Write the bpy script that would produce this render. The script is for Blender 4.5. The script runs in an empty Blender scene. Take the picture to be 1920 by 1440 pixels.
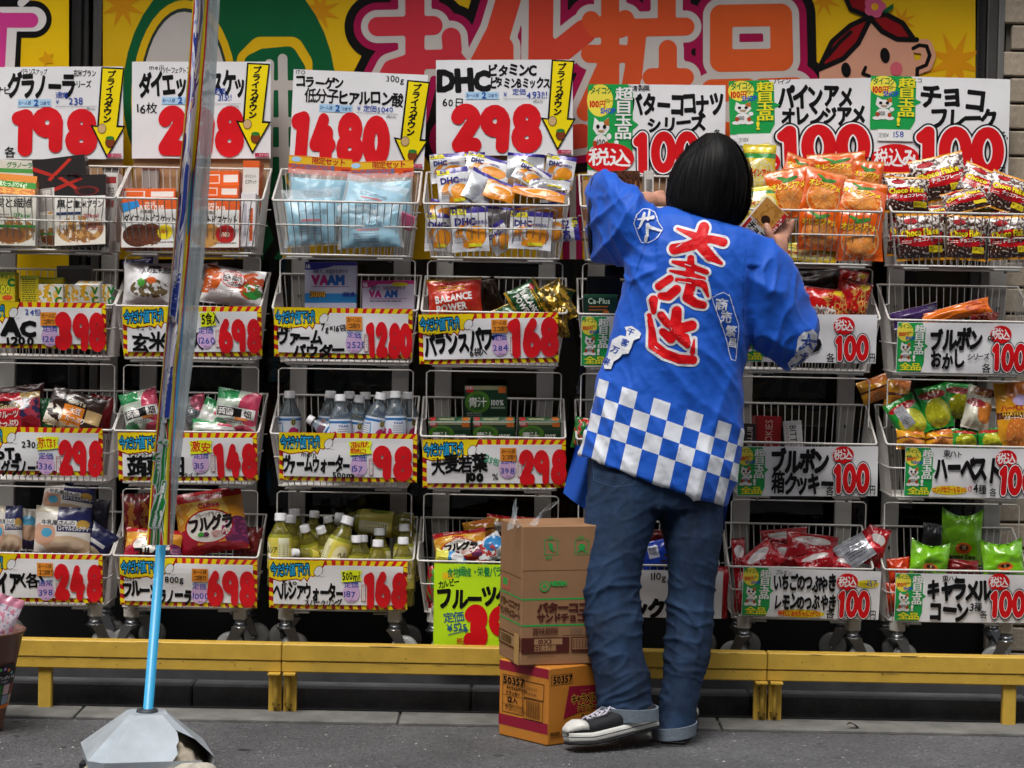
import bpy, bmesh, math, random
import numpy as np
from math import sin, cos, pi, radians, sqrt, atan2, hypot
from mathutils import Vector, Matrix, noise, Euler
from mathutils.bvhtree import BVHTree
from mathutils.geometry import tessellate_polygon

S = bpy.context.scene
C = S.collection
# ------------------------------------------------------------------ camera
F = 4573.0                      # focal length in photo pixels (1920 wide)
CAM = Vector((0, -7, 1.25))
cd = bpy.data.cameras.new('camera'); cam = bpy.data.objects.new('camera', cd); C.objects.link(cam)
cd.sensor_width = 36; cd.lens = 36 * F / 1920; cd.clip_start = .1; cd.clip_end = 900
CM = Euler((radians(90 - 2.504), 0, 0)).to_matrix() @ Matrix.Rotation(radians(1.05), 3, 'Z')
cam.matrix_world = Matrix.Translation(CAM) @ CM.to_4x4()
S.camera = cam
cd.dof.use_dof = True; cd.dof.focus_distance = 6.75; cd.dof.aperture_fstop = 6.3
# ------------------------------------------------------------------ light
SUN_EL, SUN_AZ = 62, 203        # azimuth measured from +Y clockwise: behind the camera, a little left
w = bpy.data.worlds.new('World'); S.world = w; w.use_nodes = True
nt = w.node_tree; bg = nt.nodes['Background']
sky = nt.nodes.new('ShaderNodeTexSky'); sky.sky_type = 'NISHITA'; sky.sun_disc = False
sky.sun_elevation = radians(SUN_EL); sky.sun_rotation = radians(SUN_AZ)
sky.air_density = 1.2; sky.dust_density = 5; sky.ozone_density = 1
hsv = nt.nodes.new('ShaderNodeHueSaturation'); hsv.inputs['Saturation'].default_value = .25   # overcast, greyer than a clear sky
nt.links.new(sky.outputs[0], hsv.inputs['Color']); nt.links.new(hsv.outputs[0], bg.inputs[0])
bg.inputs[1].default_value = .12
sl = bpy.data.lights.new('sun', 'SUN'); so = bpy.data.objects.new('sun', sl); C.objects.link(so)
sl.energy = .7; sl.angle = radians(28); sl.color = (1, .97, .92)
az, el = radians(SUN_AZ), radians(SUN_EL)
sd = Vector((sin(az) * cos(el), cos(az) * cos(el), sin(el)))
so.rotation_euler = sd.to_track_quat('Z', 'Y').to_euler(); so.location = (-3, -6, 8)
vs = S.view_settings; vs.view_transform = 'Standard'; vs.look = 'None'; vs.exposure = 1.02; vs.gamma = 1
S.cycles.use_denoising = True; S.cycles.max_bounces = 6; S.cycles.transparent_max_bounces = 12
S.cycles.sample_clamp_indirect = 4

def P(px, py, Y):               # a point of the photo, carried out to depth Y
    d = CM @ Vector(((px - 960) / F, (720 - py) / F, -1))
    return CAM + d * ((Y - CAM.y) / d.y)
def sc(Y): return (Y + 7) / F   # metres per photo pixel at depth Y

# ------------------------------------------------------------------ materials
def lin(h):
    if not isinstance(h, str): return tuple(h) + (1,)
    c = [int(h[i:i + 2], 16) / 255 for i in (0, 2, 4)]
    return tuple(x / 12.92 if x <= .04045 else ((x + .055) / 1.055) ** 2.4 for x in c) + (1,)
MATS = {}
def mat(col, rough=.5, var=.0, scale=30, bump=0, bscale=200, metal=0, trans=0, coat=0, spec=.5, ior=1.45, alpha=1, name=None, stretch=None):
    k = (col, rough, var, scale, bump, bscale, metal, trans, coat, spec, alpha, stretch)
    if k in MATS: return MATS[k]
    m = bpy.data.materials.new(name or 'paint'); m.use_nodes = True; n = m.node_tree.nodes; L = m.node_tree.links
    p = n['Principled BSDF']; c = lin(col)
    p.inputs['Base Color'].default_value = c; p.inputs['Roughness'].default_value = rough; p.inputs['Metallic'].default_value = metal
    p.inputs['Transmission Weight'].default_value = trans; p.inputs['Coat Weight'].default_value = coat; p.inputs['Coat Roughness'].default_value = .12
    p.inputs['Specular IOR Level'].default_value = spec; p.inputs['IOR'].default_value = ior; p.inputs['Alpha'].default_value = alpha
    if var or bump:
        tc = n.new('ShaderNodeTexCoord'); src = tc.outputs['Object']
        if stretch:
            mp = n.new('ShaderNodeMapping'); mp.inputs['Scale'].default_value = stretch; L.new(src, mp.inputs[0]); src = mp.outputs[0]
    if var:
        t = n.new('ShaderNodeTexNoise'); t.inputs['Scale'].default_value = scale; t.inputs['Detail'].default_value = 5; t.inputs['Roughness'].default_value = .65
        r = n.new('ShaderNodeMapRange'); r.inputs[1].default_value = .3; r.inputs[2].default_value = .7; r.inputs[3].default_value = 1 - var; r.inputs[4].default_value = 1 + var
        h = n.new('ShaderNodeHueSaturation'); h.inputs['Color'].default_value = c
        L.new(src, t.inputs['Vector']); L.new(t.outputs['Fac'], r.inputs[0]); L.new(r.outputs[0], h.inputs['Value']); L.new(h.outputs[0], p.inputs['Base Color'])
    if bump:
        t2 = n.new('ShaderNodeTexNoise'); t2.inputs['Scale'].default_value = bscale; t2.inputs['Detail'].default_value = 4
        b = n.new('ShaderNodeBump'); b.inputs['Strength'].default_value = bump; b.inputs['Distance'].default_value = .004
        L.new(src, t2.inputs['Vector']); L.new(t2.outputs['Fac'], b.inputs['Height']); L.new(b.outputs[0], p.inputs['Normal'])
    MATS[k] = m; return m
def ink(col): return mat(col, .45, spec=.3, name='ink')
PM = {}
def pmat(base, shapes, rough=.28, metal=0, coat=.3, wr=0.0):
    """printed film or card: flat shapes in the face's own UV.  r x0 y0 x1 y1 col | e cx cy rx ry col | n cx cy rx ry scale thr col (mottled picture)"""
    k = repr((base, shapes, rough, metal, coat, wr))
    if k in PM: return PM[k]
    m = bpy.data.materials.new('print'); m.use_nodes = True; N = m.node_tree.nodes; L = m.node_tree.links
    p = N['Principled BSDF']; p.inputs['Roughness'].default_value = rough; p.inputs['Metallic'].default_value = metal; p.inputs['Coat Weight'].default_value = coat
    p.inputs['Coat Roughness'].default_value = .1
    tc = N.new('ShaderNodeTexCoord'); sp = N.new('ShaderNodeSeparateXYZ'); L.new(tc.outputs['UV'], sp.inputs[0]); U, V = sp.outputs[0], sp.outputs[1]
    def M(op, a, b=None, c=None):
        x = N.new('ShaderNodeMath'); x.operation = op
        for i, q in enumerate((a, b, c)):
            if q is None: continue
            if isinstance(q, (int, float)): x.inputs[i].default_value = q
            else: L.new(q, x.inputs[i])
        return x.outputs[0]
    cur = None
    for s in shapes:
        if s[0] == 'r':
            _, x0, y0, x1, y1, col = s
            a = M('COMPARE', U, (x0 + x1) / 2, (x1 - x0) / 2); b = M('COMPARE', V, (y0 + y1) / 2, (y1 - y0) / 2); f = M('MULTIPLY', a, b)
        else:
            cx, cy, rx, ry = s[1:5]; col = s[-1]
            a = M('MULTIPLY', M('SUBTRACT', U, cx), 1 / rx); b = M('MULTIPLY', M('SUBTRACT', V, cy), 1 / ry)
            f = M('LESS_THAN', M('ADD', M('MULTIPLY', a, a), M('MULTIPLY', b, b)), 1.0)
            if s[0] == 'n':
                t = N.new('ShaderNodeTexNoise'); t.inputs['Scale'].default_value = s[5]; t.inputs['Detail'].default_value = 3
                L.new(tc.outputs['UV'], t.inputs['Vector']); f = M('MULTIPLY', f, M('GREATER_THAN', t.outputs['Fac'], s[6]))
        x = N.new('ShaderNodeMix'); x.data_type = 'RGBA'; L.new(f, x.inputs[0])
        if cur is None: x.inputs[6].default_value = lin(base)
        else: L.new(cur, x.inputs[6])
        x.inputs[7].default_value = lin(col); cur = x.outputs[2]
    if cur is None: p.inputs['Base Color'].default_value = lin(base)
    else: L.new(cur, p.inputs['Base Color'])
    if wr:
        t = N.new('ShaderNodeTexNoise'); t.inputs['Scale'].default_value = 38; t.inputs['Detail'].default_value = 3; t.inputs['Distortion'].default_value = .8
        b = N.new('ShaderNodeBump'); b.inputs['Strength'].default_value = wr; b.inputs['Distance'].default_value = .008
        L.new(tc.outputs['Object'], t.inputs['Vector']); L.new(t.outputs['Fac'], b.inputs['Height']); L.new(b.outputs[0], p.inputs['Normal']); L.new(b.outputs[0], p.inputs['Coat Normal'])
    PM[k] = m; return m

# ------------------------------------------------------------------ mesh builder
class MB:
    def __init__(s): s.v = []; s.f = []; s.m = []; s.mats = []; s.uv = []; s.sm = []
    def mi(s, m):
        if m not in s.mats: s.mats.append(m)
        return s.mats.index(m)
    def add(s, vs, fs, m, smooth=False, uv=None):
        b = len(s.v); s.v += [tuple(p) for p in vs]; s.uv += uv or [(0, 0)] * len(vs); i = s.mi(m)
        for f in fs: s.f.append(tuple(b + k for k in f)); s.m.append(i); s.sm.append(smooth)
    def box(s, c, d, m, R=None, bev=0, uvface=None):
        """box centre c, size d; bev chamfers the vertical and horizontal edges a little"""
        c = Vector(c); x, y, z = d[0] / 2, d[1] / 2, d[2] / 2
        if bev:
            bm = bmesh.new(); bmesh.ops.create_cube(bm, size=1)
            for v in bm.verts: v.co = Vector((v.co.x * d[0], v.co.y * d[1], v.co.z * d[2]))
            bmesh.ops.bevel(bm, geom=bm.edges[:], offset=bev, segments=1, affect='EDGES')
            bm.verts.index_update(); vs = [v.co.copy() for v in bm.verts]; fs = [[v.index for v in f.verts] for f in bm.faces]; bm.free()
        else:
            vs = [Vector((i, j, k)) for i in (-x, x) for j in (-y, y) for k in (-z, z)]
            fs = [(0, 1, 3, 2), (4, 6, 7, 5), (0, 4, 5, 1), (2, 3, 7, 6), (0, 2, 6, 4), (1, 5, 7, 3)]
        uv = [(v.x / d[0] + .5, v.z / d[2] + .5) for v in vs]
        if R: vs = [R @ v for v in vs]
        s.add([c + v for v in vs], fs, m, False, uv)
    def tube(s, pts, r, m, n=6, closed=False, caps=True):
        pts = [Vector(p) for p in pts]; k = len(pts); rings = []; up = None
        for i, p in enumerate(pts):
            a = pts[(i - 1) % k] if (i or closed) else p; b = pts[(i + 1) % k] if (i < k - 1 or closed) else p
            t = (b - a).normalized() if (b - a).length > 1e-9 else Vector((0, 0, 1))
            if up is None: up = Vector((0, 0, 1)) if abs(t.z) < .9 else Vector((0, 1, 0))
            sx = t.cross(up)
            if sx.length < 1e-4: sx = t.cross(Vector((1, 0, 0)))
            sx.normalize(); sy = sx.cross(t); up = sy
            rr = r[i] if isinstance(r, (list, tuple)) else r
            rings.append([p + rr * (cos(2 * pi * j / n) * sx + sin(2 * pi * j / n) * sy) for j in range(n)])
        vs = [q for R in rings for q in R]; fs = []
        for i in range(k if closed else k - 1):
            i2 = (i + 1) % k
            for j in range(n): fs.append((i * n + j, i2 * n + j, i2 * n + (j + 1) % n, i * n + (j + 1) % n))
        if caps and not closed: fs += [tuple(range(n))[::-1], tuple((k - 1) * n + j for j in range(n))]
        s.add(vs, fs, m, n > 4)
    def lathe(s, prof, m, M=None, n=16, uvy=True):
        vs = []; fs = []; uv = []; k = len(prof); z0, z1 = prof[0][1], prof[-1][1]
        for r, z in prof:
            for j in range(n + 1):
                a = 2 * pi * j / n; v = Vector((r * cos(a), r * sin(a), z)); vs.append(M @ v if M else v); uv.append((j / n, (z - z0) / ((z1 - z0) or 1)))
        for i in range(k - 1):
            for j in range(n): fs.append((i * (n + 1) + j, i * (n + 1) + j + 1, (i + 1) * (n + 1) + j + 1, (i + 1) * (n + 1) + j))
        s.add(vs, fs, m, True, uv)
    def grid(s, fn, nu, nv, m, smooth=True, uvf=None, flip=False):
        vs = []; uv = []; fs = []
        for j in range(nv + 1):
            for i in range(nu + 1):
                u, v = i / nu, j / nv; vs.append(fn(u, v)); uv.append(uvf(u, v) if uvf else (u, v))
        for j in range(nv):
            for i in range(nu):
                a = j * (nu + 1) + i; q = (a, a + 1, a + nu + 2, a + nu + 1); fs.append(q[::-1] if flip else q)
        s.add(vs, fs, m, smooth, uv)
    def mesh(s, name):
        me = bpy.data.meshes.new(name); me.from_pydata(s.v, [], s.f)
        for m in s.mats: me.materials.append(m)
        me.polygons.foreach_set('material_index', s.m); me.polygons.foreach_set('use_smooth', s.sm)
        if any(a != (0, 0) for a in s.uv):
            l = me.uv_layers.new(name='UVMap'); vi = np.empty(len(me.loops), dtype=np.int32); me.loops.foreach_get('vertex_index', vi)
            l.data.foreach_set('uv', np.array(s.uv, dtype=np.float32)[vi].ravel())
        me.update(); return me
    def obj(s, name, parent=None, loc=None, rot=None):
        return mk(name, s.mesh(name), parent, loc, rot)
def mk(name, me, parent=None, loc=None, rot=None):
    o = bpy.data.objects.new(name, me); C.objects.link(o)
    if parent: o.parent = parent
    if loc is not None: o.location = loc
    if rot is not None: o.rotation_euler = rot
    return o
def tag(o, label=None, cat=None, group=None, kind=None):
    if label: o['label'] = label
    if cat: o['category'] = cat
    if group: o['group'] = group
    if kind: o['kind'] = kind
    return o
def thing(name, label, cat, loc=(0, 0, 0), rot=(0, 0, 0), group=None): return tag(mk(name, None, None, loc, rot), label, cat, group)
def dup(o, parent=None, loc=None):
    c = o.copy(); C.objects.link(c)
    if parent: c.parent = parent
    if loc is not None: c.location = loc
    for ch in list(o.children): dup(ch, c)
    return c

# ------------------------------------------------------------------ lettering: signed distance shapes turned into flat meshes
GL = {}
_fo = None
def glyph(ch):
    """filled outline of one character: 2-D points, triangles, advance"""
    global _fo
    if ch in GL: return GL[ch]
    if _fo is None:
        _fo = bpy.data.curves.new('letter', 'FONT'); _fo.resolution_u = 2; _fo.fill_mode = 'FRONT'; glyph.o = bpy.data.objects.new('letter', _fo); C.objects.link(glyph.o)
    _fo.body = ch; glyph.o.update_tag(); dg = bpy.context.evaluated_depsgraph_get(); me = glyph.o.evaluated_get(dg).to_mesh()
    me.calc_loop_triangles()
    V = np.array([(v.co.x, v.co.y) for v in me.vertices]).reshape(-1, 2); T = np.array([t.vertices[:] for t in me.loop_triangles], dtype=int).reshape(-1, 3)
    E = {}
    for t in T:
        for a, b in ((t[0], t[1]), (t[1], t[2]), (t[2], t[0])): E[(min(a, b), max(a, b))] = E.get((min(a, b), max(a, b)), 0) + 1
    ed = np.array([e for e, c in E.items() if c == 1], dtype=int).reshape(-1, 2)
    glyph.o.evaluated_get(dg).to_mesh_clear()
    if len(V): x0, x1 = V[:, 0].min(), V[:, 0].max()
    else: x0, x1 = 0, .3
    GL[ch] = (V, T, ed, x0, x1); return GL[ch]
def seg_d(Pt, A, B, ra=0, rb=0):
    d = np.full(len(Pt), 9.)
    for a, b, r0, r1 in zip(A, B, ra, rb):
        ab = b - a; t = np.clip(((Pt - a) @ ab) / max(ab @ ab, 1e-12), 0, 1); q = a + t[:, None] * ab
        d = np.minimum(d, np.hypot(*(Pt - q).T) - (r0 + (r1 - r0) * t))
    return d
def contour(D, xs, ys, lev, runmax=6):
    """marching squares over the grid of distances D (inside < lev); returns 2-D polygons that do not overlap"""
    D = D - lev; out = []; ny, nx = D.shape; ins = D < 0
    for j in range(ny - 1):
        i = 0
        while i < nx - 1:
            c = (ins[j, i], ins[j, i + 1], ins[j + 1, i + 1], ins[j + 1, i]); n = sum(c)
            if n == 4:
                k = i
                while k < nx - 1 and k - i < runmax and ins[j, k + 1] and ins[j + 1, k + 1]: k += 1
                out.append([(xs[i], ys[j]), (xs[k], ys[j]), (xs[k], ys[j + 1]), (xs[i], ys[j + 1])]); i = k; continue
            if n:
                q = [(i, j), (i + 1, j), (i + 1, j + 1), (i, j + 1)]; p = []
                for a in range(4):
                    (ia, ja), (ib, jb) = q[a], q[(a + 1) % 4]; da, db = D[ja, ia], D[jb, ib]
                    if da < 0: p.append((xs[ia], ys[ja]))
                    if (da < 0) != (db < 0):
                        t = da / (da - db); p.append((xs[ia] + t * (xs[ib] - xs[ia]), ys[ja] + t * (ys[jb] - ys[ja])))
                if len(p) > 2: out.append(p)
            i += 1
    return out
SH = {}
def shape(key, lev, res):
    """key: a character or a tuple of strokes ((pts, r),..); lev grows the outline; unit height box, y up. Returns polygons"""
    k = (key, lev, res)
    if k in SH: return SH[k]
    dk = (key, res)
    if dk not in SH:
        if isinstance(key, str):
            V, T, ed, x0, x1 = glyph(key)
            if not len(V): SH[dk] = None
            else:
                xs = np.linspace(x0 - .2, x1 + .2, int(res * (x1 - x0 + .4)) + 2); ys = np.linspace(V[:, 1].min() - .2, V[:, 1].max() + .2, int(res * (np.ptp(V[:, 1]) + .4)) + 2)
                X, Y = np.meshgrid(xs, ys); Q = np.stack([X.ravel(), Y.ravel()], 1); ins = np.zeros(len(Q), bool)
                for t in T:
                    a, b, c = V[t]; d1 = (Q[:, 0] - a[0]) * (b[1] - a[1]) - (Q[:, 1] - a[1]) * (b[0] - a[0]); d2 = (Q[:, 0] - b[0]) * (c[1] - b[1]) - (Q[:, 1] - b[1]) * (c[0] - b[0]); d3 = (Q[:, 0] - c[0]) * (a[1] - c[1]) - (Q[:, 1] - c[1]) * (a[0] - c[0])
                    ins |= ((d1 >= 0) & (d2 >= 0) & (d3 >= 0)) | ((d1 <= 0) & (d2 <= 0) & (d3 <= 0))
                z = np.zeros(len(ed)); d = seg_d(Q, V[ed[:, 0]], V[ed[:, 1]], z, z); d[ins] *= -1
                SH[dk] = (d.reshape(X.shape), xs, ys)
        else:
            A, B, ra, rb = [], [], [], []
            for pts, r in key:
                pts = [tuple(p) if len(p) > 2 else (p[0], p[1], r) for p in pts]
                for p, q in zip(pts, pts[1:] if len(pts) > 1 else pts): A.append(p[:2]); B.append(q[:2]); ra.append(p[2]); rb.append(q[2])
            A = np.array(A, float); B = np.array(B, float); mr = max(ra + rb) + .25
            lo = np.minimum(A.min(0), B.min(0)) - mr; hi = np.maximum(A.max(0), B.max(0)) + mr
            xs = np.linspace(lo[0], hi[0], int(res * (hi[0] - lo[0])) + 2); ys = np.linspace(lo[1], hi[1], int(res * (hi[1] - lo[1])) + 2)
            X, Y = np.meshgrid(xs, ys); Q = np.stack([X.ravel(), Y.ravel()], 1); SH[dk] = (seg_d(Q, A, B, ra, rb).reshape(X.shape), xs, ys)
    s = SH[dk]; SH[k] = contour(*s, lev) if s else []
    return SH[k]
def arc(cx, cy, rx, ry, a0, a1, n=14): return tuple((cx + rx * cos(radians(a0 + (a1 - a0) * i / n)), cy + ry * sin(radians(a0 + (a1 - a0) * i / n))) for i in range(n + 1))
R_ = .150                        # fat poster digits in a box one unit high
DIG = {'0': ((arc(.33, .5, .19, .345, 0, 360, 20), R_),), '1': ((((.13, .80), (.27, .85), (.27, .15)), R_),),
       '2': ((arc(.32, .68, .17, .17, 165, -40) + ((.17, .16), (.5, .16)), R_),), '3': ((arc(.28, .69, .18, .155, 150, -90), R_), (arc(.28, .31, .2, .155, 90, -150), R_)),
       '4': ((((.32, .84), (.14, .38), (.52, .38)), .13), (((.42, .60), (.42, .16)), R_)), '5': ((((.5, .84), (.2, .84), (.18, .55)) + arc(.3, .37, .2, .21, 110, -140), .145),),
       '6': ((arc(.34, .33, .19, .195, 0, 360), .135), (((.36, .86), (.21, .66), (.15, .36)), .14)), '7': ((((.16, .84), (.5, .84), (.28, .16)), R_),),
       '8': ((arc(.33, .69, .165, .175, 0, 360), .135), (arc(.33, .31, .19, .18, 0, 360), .14)), '9': ((arc(.3, .66, .185, .195, 0, 360), .135), (((.485, .66), (.45, .15)), .14))}
DIH = {'0': ((arc(.33, .5, .212, .385, 0, 360, 24), .098),), '1': ((((.15, .76), (.27, .87), (.27, .12)), .104),)}
DW = {'1': .46, '4': .68}
def split(p, mx):
    """cut a convex polygon into pieces no larger than mx so that it can follow a curved face"""
    xs = [a for a, _ in p]; ys = [c for _, c in p]; dx, dy = max(xs) - min(xs), max(ys) - min(ys)
    if dx <= mx and dy <= mx: return [p]
    ax = 0 if dx >= dy else 1; m = (min(xs) + max(xs)) / 2 if ax == 0 else (min(ys) + max(ys)) / 2; lo, hi = [], []
    for i in range(len(p)):
        a, b = p[i], p[(i + 1) % len(p)]
        (lo if a[ax] <= m else hi).append(a)
        if (a[ax] <= m) != (b[ax] <= m):
            t = (m - a[ax]) / (b[ax] - a[ax]); c = (a[0] + t * (b[0] - a[0]), a[1] + t * (b[1] - a[1])); lo.append(c); hi.append(c)
    return [r for q in (lo, hi) if len(q) > 2 for r in split(q, mx)]
class Dec:
    """flat print: pieces in sign pixels (x right, y down), stacked in thin layers"""
    def __init__(s, seed=1): s.p = []; s.l = 0; s.r = random.Random(seed)
    def poly(s, pts, col):
        s.l += 1; t = tessellate_polygon([[Vector((x, y, 0)) for x, y in pts]]); s.p.append(([[pts[i] for i in q] for q in t], col, s.l)); return s
    def rect(s, x0, y0, x1, y1, col, n=1): 
        s.l += 1; w_ = (x1 - x0) / n; s.p.append(([[(x0 + i * w_, y0), (x0 + (i + 1) * w_, y0), (x0 + (i + 1) * w_, y1), (x0 + i * w_, y1)] for i in range(n)], col, s.l)); return s
    def ell(s, cx, cy, rx, ry, col, n=22, a=0):
        ca, sa = cos(radians(a)), sin(radians(a)); q = [(rx * cos(2 * pi * i / n), ry * sin(2 * pi * i / n)) for i in range(n)]
        return s.poly([(cx + x * ca - y * sa, cy + x * sa + y * ca) for x, y in q], col)
    def burst(s, cx, cy, rx, ry, col, n=14, k=.72): return s.poly([(cx + (rx if i % 2 else rx * k) * cos(pi * i / n), cy + (ry if i % 2 else ry * k) * sin(pi * i / n)) for i in range(2 * n)], col)
    def put(s, polys, x, y, h, col, wx=1, rot=0, sh=0, l=None):
        """unit polys (y up, baseline 0) placed with baseline-left at x, y"""
        ca, sa = cos(rot), sin(rot); out = []
        for p in polys:
            q = []
            for a, b in p:
                a = a * wx * h + sh * b * h; b = -b * h; q.append((x + a * ca - b * sa, y + a * sa + b * ca))
            out.append(q)
        s.p.append((out, col, l if l is not None else s.l))
    def brush(s, pts, r, col, lay=((0, None),), res=None):
        """one marker stroke (or a list of strokes) in sign pixels; points may carry their own radius; lay = ((grow, colour),..) from the bottom up"""
        st = pts if isinstance(pts[0][0], (tuple, list)) else [pts]
        allp = [p for q in st for p in q]; x0 = min(p[0] for p in allp); y0 = min(p[1] for p in allp); hh = max(max(p[1] for p in allp) - y0, max(p[0] for p in allp) - x0, 1)
        key = tuple((tuple(((p[0] - x0) / hh, -(p[1] - y0) / hh) + ((p[2] / hh,) if len(p) > 2 else ()) for p in q), r / hh) for q in st)
        for g, c in lay:
            s.l += 1; s.put(shape(key, g / hh, res or min(90, max(24, int(hh * .8)))), x0, y0, hh, c or col)
        return s
    def text(s, t, x, y, h, col, b=0, jit=0, w=1, vert=False, sp=0, rot=0, lay=None, sh=0, res=None):
        """t with its top-left at x, y; h = character height in pixels, w = width factor, b = boldness (fraction of h)"""
        lay = lay or ((b, col),); lay0 = lay; r = s.r; x = float(x); y = float(y); base = s.l; s.l += len(lay); rr = radians(rot); ex = h / .86
        cx, cy = x, y
        for ch in t:
            if ch == ' ': cx += h * .35 * w * cos(rr); cy += h * .35 * w * sin(rr); continue
            V, T, ed, x0, x1 = glyph(ch); full = ord(ch) > 0x2e80
            adv = (1.0 if full else (x1 - x0 + .12)); jr = r.uniform(-1, 1) * jit * .09; js = 1 + r.uniform(-1, 1) * jit * .09; jy = r.uniform(-1, 1) * jit * .06 * h
            ox = 0 if full else -x0 + .06
            lay = tuple((g * .55, c) for g, c in lay0) if ord(ch) > 0x4e00 and len(lay0) == 1 else lay0
            for i, (g, c) in enumerate(lay):
                if g == 0 and len(lay) == 1: polys = [[tuple(V[k]) for k in q] for q in T]
                else: polys = shape(ch, g, res or (24 if h < 20 else 34 if h < 45 else 52))
                polys = [[(a + ox, bb) for a, bb in q] for q in polys]
                if vert: s.put(polys, cx, cy + h * .88 + jy, ex * js * .92, c, w, jr, sh, base + i + 1)
                else: s.put(polys, cx - sin(rr) * (h * .88), cy + cos(rr) * (h * .88) + jy, ex * js * (.92 if full else 1), c, w, rr + jr, sh, base + i + 1)
            st = (h * .97 * w if full else ex * adv * w) + sp
            if vert: cy += h * 1.02 + sp
            else: cx += st * cos(rr); cy += st * sin(rr)
        return s
    def num(s, t, x, y, w, h, col, lay=((0, None),), jit=1, rw=1, sh=0, D=None):
        """fat poster figures filling the box x, y, w, h"""
        tot = sum(DW.get(c, .64) for c in t); k = w / (tot * h); cx = x; r = s.r; base = s.l; s.l += len(lay)
        for ch in t:
            jy = r.uniform(-.02, .02) * h * jit; jr = r.uniform(-.04, .04) * jit
            for i, (g, c) in enumerate(lay):
                s.put(shape((D or DIG)[ch], g, 60 if h > 70 else 40), cx, y + h + jy, h, c or col, k, jr, sh, base + i + 1)
            cx += DW.get(ch, .64) * h * k
        return s
    def to(s, mb, surf, eps=.00012, e0=.0004, mx=0):
        for polys, col, l in s.p:
            if mx: polys = [q for p in polys for q in split(p, mx)]
            vs = []; fs = []
            for p in polys:
                b = len(vs)
                for x, y in p: q, n = surf(x, y); vs.append(q + n * (e0 + l * eps))
                fs.append(tuple(range(b, b + len(p))))
            mb.add(vs, fs, ink(col) if isinstance(col, (str, tuple)) else col)
# ================================================================== ground, kerb, shop front
def asphalt():
    m = bpy.data.materials.new('asphalt'); m.use_nodes = True; N = m.node_tree.nodes; L = m.node_tree.links; p = N['Principled BSDF']
    tc = N.new('ShaderNodeTexCoord'); v = N.new('ShaderNodeTexVoronoi'); v.inputs['Scale'].default_value = 130; L.new(tc.outputs['Object'], v.inputs['Vector'])
    n1 = N.new('ShaderNodeTexNoise'); n1.inputs['Scale'].default_value = 2.2; n1.inputs['Detail'].default_value = 6; L.new(tc.outputs['Object'], n1.inputs['Vector'])
    n2 = N.new('ShaderNodeTexNoise'); n2.inputs['Scale'].default_value = 90; n2.inputs['Detail'].default_value = 3; L.new(tc.outputs['Object'], n2.inputs['Vector'])
    r = N.new('ShaderNodeValToRGB'); r.color_ramp.elements[0].color = (.055, .055, .06, 1); r.color_ramp.elements[1].color = (.32, .315, .30, 1)
    e = r.color_ramp.elements.new(.9); e.color = (.13, .13, .135, 1); r.color_ramp.elements[-1].position = .97
    L.new(v.outputs['Color'], r.inputs[0])
    mx = N.new('ShaderNodeMix'); mx.data_type = 'RGBA'; mx.blend_type = 'MULTIPLY'; mx.inputs[0].default_value = .7; L.new(r.outputs[0], mx.inputs[6])
    mr = N.new('ShaderNodeMapRange'); mr.inputs[1].default_value = .3; mr.inputs[2].default_value = .7; mr.inputs[3].default_value = .5; mr.inputs[4].default_value = 1.45; L.new(n1.outputs[0], mr.inputs[0]); L.new(mr.outputs[0], mx.inputs[7])
    L.new(mx.outputs[2], p.inputs['Base Color']); p.inputs['Roughness'].default_value = .8
    ad = N.new('ShaderNodeMath'); L.new(v.outputs['Distance'], ad.inputs[0]); L.new(n2.outputs[0], ad.inputs[1])
    b = N.new('ShaderNodeBump'); b.inputs['Strength'].default_value = .9; b.inputs['Distance'].default_value = .009; L.new(ad.outputs[0], b.inputs['Height']); L.new(b.outputs[0], p.inputs['Normal'])
    return m
ASPH = asphalt()
CONC = mat('6a6965', .85, .35, 9, .6, 120); KERB = mat('434345', .8, .45, 7, .6, 90); DARK = mat('1a1a1c', .8, .2)
b = MB(); b.add([(-120, -200, 0), (120, -200, 0), (120, .6, 0), (-120, .6, 0)], [(0, 1, 2, 3)], ASPH); tag(b.obj('street'), kind='structure')
b = MB()
x = -3.0
while x < 3.0: b.box((x + .45, -.19, .004), (.894, .16, .012), CONC, bev=.003); x += .9
tag(b.obj('gutter_strip'), kind='structure')
b = MB(); x = -3.3
while x < 3.0: b.box((x + .4, -.02, .034), (.796, .09, .072), KERB, bev=.006); x += .8
tag(b.obj('kerb'), kind='structure')
b = MB(); b.box((0, .38, .06), (6, .70, .12), mat('3a3a3c', .8, .3, 12)); tag(b.obj('shop_step'), kind='structure')
b = MB(); b.box((0, -.093, .005), (6, .018, .012), DARK); tag(b.obj('drain_slot'), kind='structure')
# small litter and pale chips on the asphalt
b = MB(); rr = random.Random(5)
for i in range(150):
    x, y = rr.uniform(-1.6, 1.6), rr.uniform(-1.0, -.12); s_ = rr.uniform(.0015, .0045) * (2.2 if i < 8 else 1); a = rr.uniform(0, 6)
    b.add([(x + s_ * cos(a + k * 2.1 + rr.uniform(-.4, .4)), y + s_ * 1.2 * sin(a + k * 2.1), .001 + (.004 if k == 3 else 0)) for k in range(3)] + [(x, y, .001 + s_ * .7)], [(0, 1, 3), (1, 2, 3), (2, 0, 3)], mat('b5b2aa', .8))
tag(b.obj('grit'), kind='stuff')

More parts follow.
